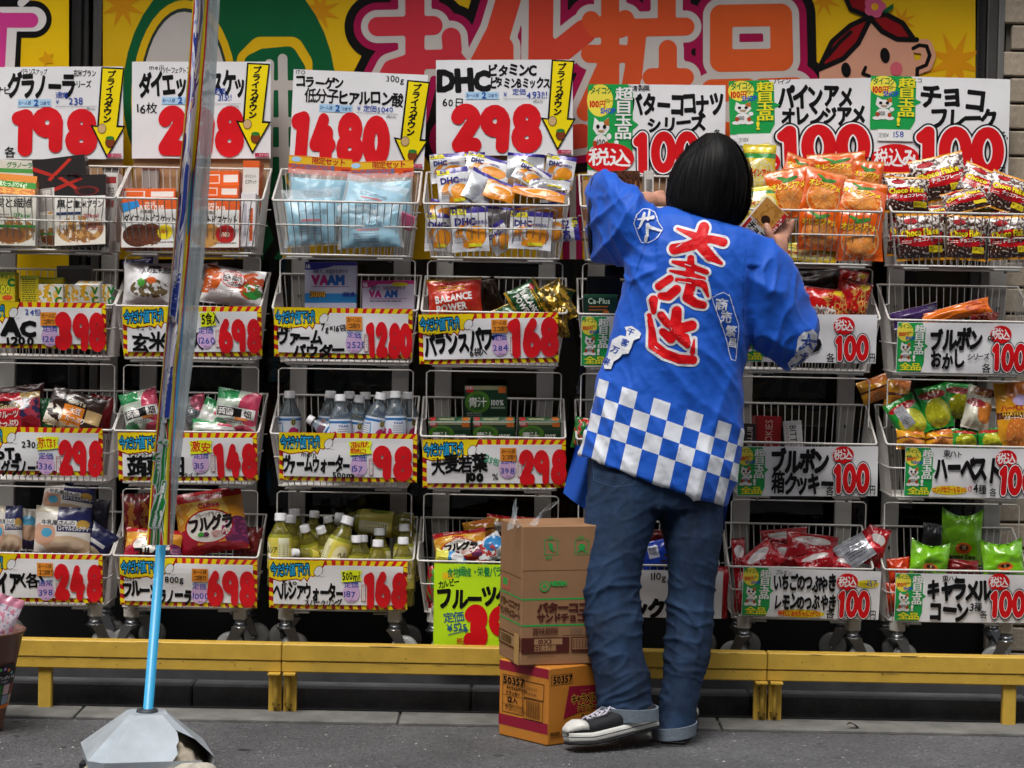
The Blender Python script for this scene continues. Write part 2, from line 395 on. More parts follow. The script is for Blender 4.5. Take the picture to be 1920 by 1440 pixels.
# stains on the road and gutter: thin dark films of old spills and gum, and one dry leaf
b = MB(); ST = mat('2b2b2c', .7, .3, 30)
for i in range(26):
    x, y = rr.uniform(-1.5, 1.5), rr.uniform(-1.1, -.3); s_ = rr.uniform(.005, .013); q = [(x + s_ * (1 + .35 * noise.noise(Vector((cos(a * .45), sin(a * .45), i)))) * cos(a * .45) * 1.3, y + s_ * (1 + .35 * noise.noise(Vector((cos(a * .45), sin(a * .45), i)))) * sin(a * .45), .0012) for a in range(14)]
    b.add(q, [tuple(range(14))], ST if i > 5 else mat('3a3a3b', .85, .3, 40))
tag(b.obj('road_stains'), kind='stuff')
b = MB(); b.grid(lambda u, v: Vector(((u - .5) * .05, (v - .5) * .022 * sin(pi * min(.98, max(.02, u))), .006 * sin(u * 5) + .012 * (v - .5) ** 2 + .004)), 10, 4, mat('4a3a26', .8, .2, 60)); tag(b.obj('dry_leaf', None, (P(1600, 1376, -.24).x, -.24, .012), (.1, .2, .4)), 'small curled dry brown leaf on the gutter under the right barrier', 'leaf')

# shop front: dark base wall, window frames, glass, unseen overhang that shades the poster top
WY = .40
def xz(px, py, Y): p = P(px, py, Y); return p
sf = thing('shop_front', 'shop front behind the racks with dark metal window frames and a shutter box', 'shop front', (0, WY, 0))
ALU = mat('6b6a68', .35, .1, 20, metal=.6); ALUD = mat('2b2a2a', .4, .1)
def fbox(px0, px1, z0, z1, Y0, Y1, m, name, bev=.003):
    a, c = P(px0, 60, Y0).x, P(px1, 60, Y0).x; bb = MB(); bb.box(((a + c) / 2, (Y0 + Y1) / 2 - WY, (z0 + z1) / 2), (c - a, Y1 - Y0, z1 - z0), m, bev=bev); return bb.obj(name, sf)
fbox(-300, 2300, .12, .42, WY + .03, WY + .2, mat('151516', .6), 'base_wall')
fbox(-5000, 7000, 2.42, 12, WY + .03, WY + .2, mat('77736c', .8, .1), 'upper_wall')  # unseen wall, carried up high to block sky light from behind
fbox(-300, 2300, .42, 2.42, WY + .12, WY + .13, mat('0c0d0f', .1), 'back_board')
fbox(134, 152, .42, 2.42, WY - .01, WY + .08, ALUD, 'window_frame'); fbox(174, 190, .42, 2.42, WY - .01, WY + .08, ALU, 'window_frame')
fbox(155, 166, .42, 2.42, WY + .02, WY + .08, ALU, 'window_frame')
fbox(1832, 1850, .42, 2.42, WY - .01, WY + .08, ALUD, 'window_frame'); fbox(1852, 1872, .42, 2.42, WY - .02, WY + .08, ALU, 'window_frame'); fbox(1873, 1884, .42, 2.42, WY - .03, WY + .08, mat('8a8986', .4, metal=.5), 'window_frame')
bb = MB()
for i in range(46):           # perforated upright inside the frame on the right
    z = 1.5 + i * .017; bb.box((P(1837, 60, WY).x, -.013, z), (.004, .003, .009), DARK)
bb.obj('slot_row', sf)['kind'] = 'stuff'
bb = MB(); bb.box((0, -.115, 2.56), (4.6, .27, .24), mat('8f8b84', .6), bev=.01); bb.obj('shade_overhang', sf)  # unseen overhang, its depth set to shade the top of the poster

ob = thing('building', 'plain grey concrete building across the street, behind the photographer', 'building', (0, -11, 0))  # out of view, put in to keep low sky light off the racks
bb = MB(); bb.box((0, -2, 6.5), (70, 4, 13), mat('7d7c79', .85, .15, .6)); bb.obj('wall', ob)
bb = MB(); bb.box((0, 0, 0), (1.6, .06, 1.3), mat('30343a', .15), bev=.02); wm = bb.mesh('window')
for i in range(-9, 10):
    for k in range(4): mk('window', wm, ob, (i * 2.6, .02, 2.6 + k * 2.8))
# tiled pillar at the right edge
PY_ = .385
bp = thing('tiled_pillar', 'beige tiled pillar at the right edge of the shop front', 'pillar', (P(1887, 60, PY_).x, PY_, 0))
bb = MB(); bb.box((.3, .12, 1.4), (.594, .2, 2.8), mat('77736c', .9, .1, 40)); bb.obj('mortar_core', bp)
tz = 49 * sc(PY_); zt = P(1900, 46, PY_).z
TM = [mat(c, .8, .18, 60, .4, 160) for c in ('a99c8a', 'b0a28f', 'a09483')]
tme = []
for k in range(3):
    bb = MB(); bb.box((.0, 0, 0), (.23, .03, tz - .007), TM[k], bev=.004); tme.append(bb.mesh('tile'))
rr = random.Random(3)
for j in range(-6, 26):
    z = zt - (j - .5) * tz
    if not .05 < z < 2.75: continue
    for i in range(2): mk('tile', rr.choice(tme), bp, (.1 + i * .236 + (.03 if j % 2 else 0) + rr.uniform(-.002, .002), .005 + rr.uniform(-.002, .002), z))

# ------------------------------------------------------------------ printed window posters
def poster(name, label, x0, y0, x1, y1, Y, dec, base):
    c = P((x0 + x1) / 2, (y0 + y1) / 2, Y); b = MB(); pts = [P(x0, y0, Y), P(x1, y0, Y), P(x1, y1, Y), P(x0, y1, Y)]
    b.add([p - c for p in pts] + [p - c + Vector((0, .004, 0)) for p in pts], [(0, 3, 2, 1), (0, 1, 5, 4), (2, 3, 7, 6), (1, 2, 6, 5), (3, 0, 4, 7)], base)
    dec.to(b, lambda x, y: (P(x, y, Y) - c, Vector((0, -1, 0)))); return tag(b.obj(name, None, c), label, 'poster')
def vinyl(c): return mat(c, .38, .06, 5, .06, 9, spec=.4, name='vinyl')
YEL, GRN, WHT, BLK, MAG = vinyl('e0b414'), vinyl('0c5c34'), vinyl('c4bdb8'), vinyl('0e0b0c'), vinyl('a01048')
d = Dec(2)
for cx, cy, r in ((1545, 0, 34), (1790, 115, 60), (230, 10, 45), (1690, 40, 30), (600, 20, 40)): d.burst(cx, cy, r, r, vinyl('d8920e'), 8, .35)
# left emblem
d.ell(430, 175, 200, 250, GRN, 40); d.ell(346, 190, 100, 190, YEL, 40); d.ell(346, 190, 86, 175, vinyl('2c3a30'), 40); d.ell(346, 190, 81, 168, WHT, 40)
d.brush([[(470, 330), (470, 115), (490, 95), (545, 95), (560, 120), (560, 330)]], 26, YEL); d.brush([[(470, 330), (475, 118), (495, 108), (540, 104), (556, 130), (556, 330)]], 17, GRN)
d.brush([[(502, 320), (505, 120)], [(533, 320), (530, 110)], [(563, 180), (570, 150)], [(480, 160), (570, 160)], [(480, 230), (580, 228)], [(470, 285), (600, 285)]], 9, WHT)
d.poly([(590, 150), (640, 175), (650, 330), (585, 330)], YEL)
# four big characters: black, magenta and pale outlines round a red to orange fill
o = [[(708, 50), (812, 48)], [(778, -20), (778, 135), (760, 210)], [(712, 175), (735, 130), (790, 112), (850, 110), (885, 150), (890, 215), (850, 262)], [(846, 70), (848, 92)]]
k = [[(962, -30), (935, 60), (900, 128)], [(940, 90), (938, 300)], [(1015, -30), (1012, 240), (1040, 262), (1090, 255)], [(1095, 60), (1055, 92), (1015, 110)]]
sh = [[(1144, -20), (1144, 250)], [(1108, 38), (1118, 54)], [(1172, 36), (1164, 54)], [(1106, 101), (1168, 101)], [(1138, 120), (1098, 210)], [(1250, -20), (1250, 40)], [(1196, 52), (1285, 50)], [(1196, 55), (1188, 130), (1170, 230)], [(1252, 92), (1252, 220)], [(1222, 145), (1284, 145)]]
h = [[(1352, 30), (1464, 28), (1466, 112), (1352, 114), (1352, 30)], [(1335, 170), (1400, 168), (1400, 250), (1335, 250), (1335, 170)], [(1430, 168), (1490, 166), (1490, 250), (1430, 250), (1430, 168)]]
al = [(o, 18, 'c83340'), (k, 23, 'd04430'), (sh, 17, 'd6542a'), (h, 21, 'd85c28')]
for g, c in ((44, BLK), (27, MAG), (13, WHT)):
    for st, r, _ in al: d.brush(st, r, c, ((g, c),), 70)
for st, r, c in al: d.brush(st, r, vinyl(c), res=80)
# cartoon girl's head in the right corner
z4 = lambda q: [(1480 + a / 2.88, c / 2.88) for a, c in q]
SK, HR = vinyl('d39a80'), vinyl('8a1016')
d.poly(z4([(160, 380), (300, 200), (430, 110), (560, 180), (660, 230), (690, 400), (690, 640), (170, 640)]), SK)
d.brush(z4([(690, 250), (735, 250), (752, 300), (735, 350), (690, 365)]), 13, SK); d.brush(z4([(668, 262), (700, 245), (740, 250), (757, 300), (738, 352), (690, 372), (688, 420)]), 3.6, BLK)
d.poly(z4([(300, 0), (330, 50), (430, 95), (450, -60), (300, -60)]), HR); d.brush(z4([(300, -20), (330, 50), (425, 88)]), 4.5, BLK)
d.poly(z4([(430, 95), (330, 140), (230, 230), (165, 375), (280, 320), (370, 230), (430, 110)]), HR); d.brush(z4([(430, 92), (330, 138), (230, 225), (158, 375), (290, 318), (370, 235), (428, 118)]), 4.8, BLK); d.brush(z4([(200, 312), (270, 230), (330, 175)]), 3.6, BLK)
d.poly(z4([(440, 90), (520, 80), (610, 130), (665, 215), (560, 205), (480, 150)]), HR); d.brush(z4([(440, 92), (520, 78), (610, 125), (670, 212)]), 4.8, BLK); d.brush(z4([(440, 105), (500, 170), (580, 212), (685, 215)]), 4.8, BLK)
d.ell(*z4([(515, 300)])[0], 9, 14.5, BLK, a=-8); d.ell(*z4([(305, 378)])[0], 9, 14, BLK, a=-8); d.brush(z4([(410, 365), (395, 398), (432, 412)]), 3.2, BLK); d.ell(*z4([(576, 372)])[0], 11.5, 13, vinyl('d06070'))
for i in range(5): d.ell(1480 + (460 + 32 * cos(i * 1.257)) / 2.88, (38 + 32 * sin(i * 1.257)) / 2.88, 10, 10, vinyl('c8567c'), 12)
d.ell(1480 + 460 / 2.88, 38 / 2.88, 7, 7, vinyl('e0a020'), 12); d.poly(z4([(500, 60), (560, 20), (560, 45), (520, 72)]), GRN)
d.rect(480, 330, 530, 486, GRN); d.brush([(500, 380), (525, 450), (505, 480)], 10, BLK); d.rect(1055, 330, 1092, 486, MAG); d.rect(1068, 330, 1080, 486, WHT); d.rect(1640, 300, 1720, 486, vinyl('8a1016'))
poster('window_poster', 'huge yellow window poster with red lettering and a cartoon girl behind the racks', 193, -60, 1829, 486, WY - .005, d, YEL)
# lower print, behind the pane added to darken it
e = Dec(3)
# second line of lettering lower down, seen through the racks
for x0, st in ((1405, [[(0, 700), (45, 690), (62, 715), (40, 742)]]), (1475, [[(12, 680), (16, 712)], [(52, 690), (14, 718), (12, 742), (54, 748)]]), (1540, [[(32, 690), (20, 740), (4, 725), (18, 692), (48, 690), (58, 715), (42, 745)]])):
    q = [[(x0 + a, c) for a, c in s_] for s_ in st]; e.brush(q, 9, BLK, ((14, BLK),)); e.brush(q, 9, WHT)
for x0, r0 in ((250, 30), (330, 26), (420, 34), (520, 40), (620, 30), (700, 36)):
    q = arc(x0, 700, r0, 34, 20, 330, 12); e.brush(list(q), 11, BLK, ((13, BLK),)); e.brush(list(q), 11, WHT if x0 != 620 else vinyl('2a7a90'))
e.rect(880, 470, 1075, 640, MAG); e.rect(945, 500, 1030, 600, WHT); e.rect(962, 518, 1014, 582, vinyl('b3202c')); e.rect(1380, 480, 1480, 600, MAG); e.rect(1500, 470, 1545, 640, WHT); e.rect(1560, 470, 1600, 640, MAG); e.rect(1640, 300, 1720, 640, vinyl('8a1016'))
e.rect(480, 330, 530, 600, GRN); e.brush([(500, 380), (525, 450), (505, 520)], 10, BLK); e.rect(1055, 330, 1092, 480, MAG); e.rect(1068, 330, 1080, 480, WHT)
poster('window_print', 'dim yellow print with pale black-edged letters inside the tinted lower window', 193, 470, 1829, 800, WY + .04, e, YEL)
def tinted():  # tint that stands in for the deep shade behind the racks
    m = bpy.data.materials.new('shade_glass'); m.use_nodes = True; N = m.node_tree.nodes; L = m.node_tree.links; N.remove(N['Principled BSDF']); o = N['Material Output']
    t = N.new('ShaderNodeBsdfTransparent'); t.inputs[0].default_value = (.52, .53, .52, 1); g = N.new('ShaderNodeBsdfGlossy'); g.inputs['Roughness'].default_value = .03; f = N.new('ShaderNodeFresnel'); f.inputs[0].default_value = 1.5
    x = N.new('ShaderNodeMixShader'); L.new(f.outputs[0], x.inputs[0]); L.new(t.outputs[0], x.inputs[1]); L.new(g.outputs[0], x.inputs[2]); L.new(x.outputs[0], o.inputs[0]); return m
zt_ = P(960, 480, WY).z; bb = MB(); bb.box(((P(191, 600, WY).x + P(1831, 600, WY).x) / 2, .012, (.43 + zt_) / 2), (P(1831, 600, WY).x - P(191, 600, WY).x, .008, zt_ - .43), tinted()); bb.obj('shade_pane', sf)  # added pane, there only to darken the print behind it
d = Dec(4); PK = vinyl('d83f92')
y_ = vinyl('efc40c')
st = [[(-60, -30), (-10, -40), (60, -80)], [(-60, 34), (62, 34)], [(2, 0), (-4, 120), (-20, 170)]]
d.brush([(-60, 36), (62, 36)], 32, BLK, ((3, BLK),)); d.brush([(4, 50), (0, 150)], 37, BLK, ((0, BLK),)); d.brush([(75, -40), (10, 5)], 18, BLK)
d.brush([(-60, 36), (64, 36)], 23, vinyl('e8e2e0')); d.brush([(2, 50), (-4, 150)], 30, vinyl('e8e2e0')); d.brush([(80, -30), (40, 6)], 7, vinyl('e8e2e0'))
d.brush([(-60, 38), (58, 38)], 14, PK); d.brush([(-10, 44), (-16, 150)], 24, PK); d.burst(88, 110, 16, 16, vinyl('e0a00c'), 5, .5)
poster('window_poster', 'yellow poster strip with pink outlined lettering in the upper left corner', -90, -60, 129, 560, WY - .03, d, y_)

# ================================================================== yellow barriers on the kerb line
YB = mat('c09c3c', .5, .12, 14, .15, 60, name='yellow_paint'); YR = mat('6a5218', .7)
def barrier(label, px0, px1, legs, ends):
    Yb = -.13; a, c = P(px0, 1205, Yb), P(px1, 1205, Yb); zt = 1.25; 
    zt = P(960, 1213, Yb).z; zb = P(960, 1266, Yb).z
    t = thing('barrier_rail', label, 'barrier', ((a.x + c.x) / 2, Yb, 0), group='yellow steel barriers'); L_ = c.x - a.x; b = MB(); zf = zt - (zt - zb) * .6
    b.box((0, 0, (zt + zf) / 2), (L_, .05, zt - zf), YB, bev=.003); b.box((0, .003, (zf + zb) / 2 - .0006), (L_, .05, zf - zb - .0012), YB, bev=.003)
    rr = random.Random(int(px0)); 
    for i in range(int(34 * L_)):
        x = rr.uniform(-.49, .49) * L_; k = rr.random(); z = rr.choice((zf, zf, zf, zb + .002, zt - .003)) if k < .6 else rr.uniform(zb, zt); a = rr.uniform(.001, .004) if k > .45 else rr.uniform(.006, .05); c = rr.uniform(.0008, .0022)
        b.add([(x + a * cos(q * 1.257) * rr.uniform(.7, 1.2), -.0254, z + c * sin(q * 1.257) * rr.uniform(.6, 1.3)) for q in range(5)], [(0, 1, 2, 3, 4)], YR)
    b.obj('rail', t)
    for px in legs:
        x = P(px, 1300, Yb).x - t.location.x; b = MB(); b.box((x, .004, (zb + .006) / 2), (.038, .03, zb - .006), YB, bev=.003); b.box((x, .004, .004), (.05, .045, .006), DARK); b.obj('leg', t)
    for px, sgn in ends:
        x = P(px, 1300, Yb).x - t.location.x; b = MB(); b.box((x, .004, (zb + .006) / 2), (.037, .02, zb - .006), YB, bev=.002)
        b.box((x, -.03, zb - .002), (.034, .05, .004), YB); 
        b.tube([(x + sgn * .004, -.006, .11), (x + sgn * .004, -.02, .108), (x + sgn * .004, -.022, .03), (x + sgn * .004, -.006, .026)], .006, YB, 8)
        b.box((x + sgn * .004, -.01, .03), (.022, .012, .006), YR, Matrix.Rotation(.2, 3, 'Y'))
        for z in (.015, .1): b.lathe([(0, .002), (.004, .002), (.004, 0)], YR, Matrix.Translation((x, -.006, z)) @ Matrix.Rotation(pi / 2, 4, 'X'), 8)
        b.obj('hinge_post', t)
    return t
barrier('yellow steel barrier with one plain leg at the left of the kerb', -40, 529.4, [85], [(516, 1)])
barrier('long yellow steel barrier behind the cartons and the clerk', 530.6, 1437.4, [], [(544, -1), (1425, 1)])
barrier('yellow steel barrier with one plain leg at the right of the kerb', 1438.6, 2010, [1892], [(1453, -1)])

# ================================================================== display racks
WIRE = mat('c9c5bf', .32, coat=.3, name='white_wire'); POST = mat('9a9894', .45, .06, 8); PLAS = mat('c2bfb8', .4); STEEL = mat('8f9194', .28, metal=.9)
RUB = mat('a9a9a6', .3, trans=.25); BOLT = mat('3a3a3a', .4, metal=.8)
CXR = [(79, 367), (355, 373), (648.5, 377.5), (931, 384), (1226, 388), (1519, 396), (1810, 401)]
ROWZ = [P(960, y, 0).z for y in (384.5, 586.5, 821, 1055)]
HW, BD, BB, BH = .2085, .26, .10, .152
def basket_mesh():
    b = MB(); r = .0015
    fx = lambda x, z: x * (1 + z * .75)          # sides taper towards the bottom (z negative)
    fy = lambda z: -z * .2
    for i in range(20):
        x = -HW + (i + .5) * 2 * HW / 20; b.tube([(x, .001, 0), (fx(x, -BH), fy(-BH), -BH), (fx(x, -BH), fy(-BH) + .02, -BH - .001)], r, WIRE, 5)
    for i in range(20):
        x = -HW + (i + .5) * 2 * HW / 20; b.tube([(x, BD, BB), (fx(x, -BH), BD - .01, -BH)], r, WIRE, 4)
    for s_ in (-1, 1):
        for i in range(11):
            t = (i + .5) / 11; y0 = t * BD; b.tube([(s_ * HW, y0, BB * t), (s_ * fx(HW, -BH), fy(-BH) + t * (BD - .01 - fy(-BH)), -BH)], r, WIRE, 4)
    for i in range(12):
        y = fy(-BH) + (i + .5) / 12 * (BD - .04); b.tube([(-fx(HW, -BH), y, -BH), (fx(HW, -BH), y, -BH)], r, WIRE, 4)
    c = .012
    rim = [(-HW, .012, .004), (-HW + .004, .003, 0), (-HW + c, 0, 0), (HW - c, 0, 0), (HW - .004, .003, 0), (HW, .012, .004), (HW, BD - .005, BB), (HW - .01, BD, BB), (-HW + .01, BD, BB), (-HW, BD - .005, BB)]
    b.tube(rim, .0034, WIRE, 8, closed=True)
    for z, rr in ((-.068, .0024), (-BH, .003)):
        x = fx(HW, z); y = fy(z); t = (z + .0) ; b.tube([(-x, BD - .01, z), (-x, y + .01, z), (-x + .01, y, z), (x - .01, y, z), (x, y + .01, z), (x, BD - .01, z)], rr, WIRE, 7)
    b.tube([(-HW, BD, -.02), (HW, BD, -.02)], .002, WIRE, 5)
    return b.mesh('basket')
BM = basket_mesh()
b = MB(); b.box((0, .12, -BH - .007), (.36, .012, .006), POST); b.box((-.13, .05, -BH - .008), (.075, .05, .005), POST, bev=.0015); b.box((.13, .05, -BH - .008), (.075, .05, .005), POST, bev=.0015)
for s_ in (-1, 1): b.tube([(s_ * .13, .04, -BH - .01), (s_ * .13, .04, -BH - .018)], .005, STEEL, 8)
BRK = b.mesh('bracket')
def hoop(top):
    b = MB(); x = .196; b.tube([(-x, .10, .045), (-x, .10, top - .006), (-x + .008, .10, top), (x - .008, .10, top), (x, .10, top - .006), (x, .10, .045)], .002, WIRE, 6)
    for s_ in (-1, 1): b.tube([(s_ * x, .10, .045), (s_ * (x + .012), .10, .04)], .002, WIRE, 5)
    return b.mesh('hanger_wire')
HP = [hoop(.145), hoop(.185), hoop(.185)]
PZ0, PZ1 = .262, ROWZ[0] + .1
b = MB(); b.box((0, 0, (PZ0 + PZ1) / 2), (.05, .022, PZ1 - PZ0), POST, bev=.002)
for z in ROWZ:
    b.tube([(0, -.011, z + .035), (0, -.016, z + .035)], .0055, BOLT, 8); b.tube([(0, -.011, z - .05), (0, -.016, z - .05)], .0045, BOLT, 8)
PO = b.mesh('post')
b = MB(); b.box((0, 0, .265), (.036, .036, .042), PLAS, bev=.004); b.tube([(0, 0, .244), (0, 0, .232)], .017, STEEL, 12); b.tube([(0, 0, .232), (0, 0, .222)], .021, STEEL, 12)
CB = b.mesh('caster')
b = MB()
for s_ in (-1, 1): b.add([(s_ * .019, -.02, .222), (s_ * .019, .02, .222), (s_ * .019, .042, .172), (s_ * .019, .026, .16), (s_ * .016, -.02, .222), (s_ * .016, .02, .222), (s_ * .016, .042, .172), (s_ * .016, .026, .16)], [(0, 1, 2, 3), (4, 5, 6, 7), (0, 1, 5, 4), (1, 2, 6, 5), (2, 3, 7, 6), (3, 0, 4, 7)], STEEL)
b.box((0, 0, .222), (.04, .042, .004), STEEL); b.tube([(-.022, .03, .168), (.022, .03, .168)], .005, STEEL, 8)
CF = b.mesh('fork')
b = MB(); Mx = Matrix.Translation((0, .03, .166)) @ Matrix.Rotation(pi / 2, 4, 'Y')
b.lathe([(.006, -.014), (.03, -.014), (.037, -.012), (.041, -.006), (.041, .006), (.037, .012), (.03, .014), (.006, .014)], RUB, Mx, 24)
CW = b.mesh('wheel')
RL = ['white wire display rack at the left edge holding granola biscuits and lemon drinks', 'white wire display rack behind the flag holding diet biscuits and konjac', 'white wire display rack holding bottled drinks and powder sticks', 'white wire display rack holding vitamin pouches, beside the cartons',
      'white wire display rack directly in front of the clerk', 'white wire display rack holding orange sweets, right of the clerk', 'white wire display rack at the right edge holding chocolate flakes']
rr = random.Random(11); RX = []
for i, (px, py) in enumerate(CXR):
    X = P(px, py, 0).x; RX.append(X); t = thing('display_rack', RL[i], 'display rack', (X, 0, .12), group='wire display racks along the shop front'); dz = -.12
    for s_ in (-1, 1): mk('post', PO, t, (s_ * .152, .275, dz))
    for j, z in enumerate(ROWZ):
        bk = mk('basket', BM, t, (rr.uniform(-.002, .002), rr.uniform(-.004, .004), z + dz), (0, rr.uniform(-.004, .004), rr.uniform(-.01, .01))); mk('bracket', BRK, bk)
        if j: mk('hanger_wire', HP[j - 1], bk)
    b = MB()
    for s_ in (-1, 1): b.box((s_ * .152, .14, .288 + dz), (.03, .27, .012), POST)
    b.box((0, .26, .27 + dz), (.34, .02, .02), POST); b.obj('base_frame', t)
    for s_ in (-1, 1):
        for y in (.04, .25):
            cst = mk('caster', CB, t, (s_ * .158, y, dz), (0, 0, rr.choice((-1, 1)) * rr.uniform(1.0, 2.1))); mk('fork', CF, cst); mk('wheel', CW, cst)
# ================================================================== price signs
ROLL = radians(1.05)
PAPER = mat('e6e5e7', .3, .03, 12, .22, 9, coat=.5, name='laminated_paper'); RED = 'c90f16'; BK = '0b0b0d'; BLUE = '2344a0'; KRAFT = mat('a5805c', .75, .08, 14, .1, 60, name='cardboard')
BURST = mat('d8161c', .35, .03, 12, .22, 9, coat=.5, name='laminated_paper'); FLUO = mat('c3ee1e', .4, .04, 12, .12, 14, name='fluorescent_card')
def sign(label, x0, y0, x1, y1, H, Y, tilt, decs, base=PAPER, back=0, group=None, cat='price sign', seed=0, bend=.004):
    W = hypot(x1 - x0, y1 - y0); a = atan2(y1 - y0, x1 - x0); s = sc(Y)
    c = P((x0 + x1) / 2 - sin(a) * H / 2, (y0 + y1) / 2 + cos(a) * H / 2, Y)
    t = thing('price_sign', label, cat, c, (tilt, a - ROLL, 0), group)
    def q(x, y):
        u, v = x / W - .5, y / H - .5; n = noise.noise(Vector((u * 2.2 + seed * 7.1, v * 1.6, seed))) * .005 + noise.noise(Vector((u * 7 + seed, v * 3, 5.5))) * .0012
        return Vector(((x - W / 2) * s, -bend * (1 - 4 * u * u) + n, (H / 2 - y) * s))
    def surf(x, y): return q(x, y), Vector((0, -1, 0))
    b = MB(); b.grid(lambda u, v: q(u * W, (1 - v) * H), 26, 12, base); b.grid(lambda u, v: q(u * W, (1 - v) * H) + Vector((0, .0008, 0)), 26, 12, base, flip=True); b.obj('card', t)
    if back:
        b = MB(); b.box((0, .012, -back * s / 2), (W * s * .985, .005, (H + back) * s * .97), KRAFT); b.obj('backing_board', t)
    e = .0004
    for nm, d in decs: 
        b = MB(); d.to(b, surf, .00012, e, 13); b.obj(nm, t); e += d.l * .00012 + .0002
    return t
def off(items, ox, oy, d):
    for t in items:
        s_, x, y, h, col, bo = t[:6]; kw = t[6] if len(t) > 6 else {}
        d.text(s_, x - ox, y - oy, h, col, bo, **kw)
J = dict(jit=1)
def jw(w, **k): return dict(jit=1, w=w, **k)
def price_down(label, q, texts, tag_at, num, nbox, arrow, back=70, seed=0):
    x0, y0, x1, y1, H = q; d = Dec(seed); L = [(x - 0, ) for x in ()]
    off(texts, x0, y0, d); tx, ty = tag_at[0] - x0, tag_at[1] - y0
    d.rect(tx, ty, tx + 62, ty + 14, 'a9cbe6'); d.text('お一人様', tx + 1, ty + 3, 8, '33558c', .02, w=.75); d.text('2', tx + 30, ty, 14, '1c4f9c', .05); d.text('コまで', tx + 41, ty + 4, 7, '33558c', .02, w=.9)
    d.text('¥', tx + 70, ty, 10, BLUE, .0); d.rect(tx + 70, ty + 13, tx + 148, ty + 13.6, '44444c'); d.text('(税込み)', tx + 126, ty + 15, 6, '44444c', 0, w=.8)
    n = Dec(seed + 1); a, b_, c, e = nbox; n.num(num, a - x0, b_ - y0, c - a, e - b_, mat('d4101c', .4, .06, 22, name='red_marker'), ((0, None),))
    s = Dec(seed + 2); ax, ay = arrow[0] - x0, arrow[1] - y0
    g = lambda *pp: [(ax + u, ay + v) for u, v in pp]
    s.poly(g((-3, -3), (40, -1), (28, 106), (42, 107), (7, 168), (-24, 105), (-11, 107)), BK); s.poly(g((0, 0), (37, 2), (24.5, 110), (37, 110.5), (7.5, 162), (-18.5, 109), (-7.5, 110)), mat('f0d80c', .35, name='ink'))
    for i, ch in enumerate('プライスダウン'): s.text(ch, ax + 8 - i * 1.5, ay + 4 + i * 14, 14, BK, .05, w=1.1)
    for cx, cy, r, col in ((-2, 112, 9, 'c9a878'), (13, 138, 10, '7d3a1a')): s.ell(ax + cx, ay + cy, r * .9, r * 1.05, BK, 14); s.ell(ax + cx, ay + cy, r * .8, r * .95, col, 14)
    s.ell(ax + 13, ay + 130, 8, 3.5, '2c7a34', 12)
    s.rect(x1 - x0 - 29, H - 10, x1 - x0 - 3, H - 3, 'b02c50'); s.text('タイコク', x1 - x0 - 22, H - 9, 5.2, 'f0e0e8', 0, w=.9)
    return sign(label, *q, .285, -.06, (('lettering', d), ('price', n), ('arrow_sticker', s)), back=back, group='large price cards over the top baskets', seed=seed)
price_down('large white price card reading 198 over the granola biscuit boxes', (-25, 126, 230, 125, 173), [('バランスアップ', 38, 130, 12, BK, .015, jw(.62)), ('玄米ブラン', 137, 133, 13, BK, .02, jw(.68)), ('シリーズ', 133, 153, 13, BK, .02, jw(.72)), ('ナビ', -8, 163, 14, BK, .02, J), ('グラノーラ', 14, 141, 46, BK, .05, jw(.56)), ('通常', 104, 174, 12, BLUE, .015, J), ('238', 128, 184, 15, BLUE, .01, J), ('各', 8, 277, 19, BK, .02, J)], (34, 187), '198', (22, 203, 180, 291), (193, 130), seed=1)
price_down('large white diet biscuit price card partly hidden by the flag', (248, 116, 507, 116, 181), [('meiji', 280, 121, 12, BK, .01, J), ('パーフェクトプラス', 306, 126, 12, BK, .015, jw(.62)), ('ダイエットビスケット', 260, 140, 46, BK, .05, jw(.50, rot=-1)), ('16枚', 257, 195, 19, BK, .015, J), ('定価', 398, 166, 12, BLUE, .015, J), ('315!!', 408, 177, 14, BLUE, .01, J), ('各', 303, 274, 18, BK, .02, J)], (304, 182), '298', (296, 197, 455, 292), (466, 121), seed=4)
price_down('large tilted white price card reading 1480 above the light blue pouch sets', (551, 130, 802, 141, 177), [('ITO', 555, 131, 9, BK, .01), ('300g', 724, 134, 14, BK, .01, J), ('コラーゲン', 555, 142, 23, BK, .045, jw(.82)), ('低分子ヒアルロン酸', 573, 165, 27, BK, .04, jw(.78)), ('定価', 684, 192, 12, BLUE, .015, J), ('5040', 710, 193, 12, BLUE, .01, J)], (602, 193), '1480', (550, 208, 736, 308), (767, 144), seed=7)
price_down('large white price card with DHC lettering above the vitamin pouches', (818, 113, 1073, 112, 179), [('DHC', 819, 129, 46, BK, .07, jw(.88)), ('ビタミンC', 914, 120, 24, BK, .05, jw(.82)), ('ビタミンBミックス', 917, 146, 21, BK, .045, jw(.64)), ('60日', 829, 185, 17, BK, .015, J), ('定価', 960, 167, 13, BLUE, .015, J), ('4931!!', 986, 172, 15, BLUE, .01, J), ('各', 850, 267, 19, BK, .02, J)], (873, 173), '298', (845, 195, 1014, 287), (1037, 116), seed=10)

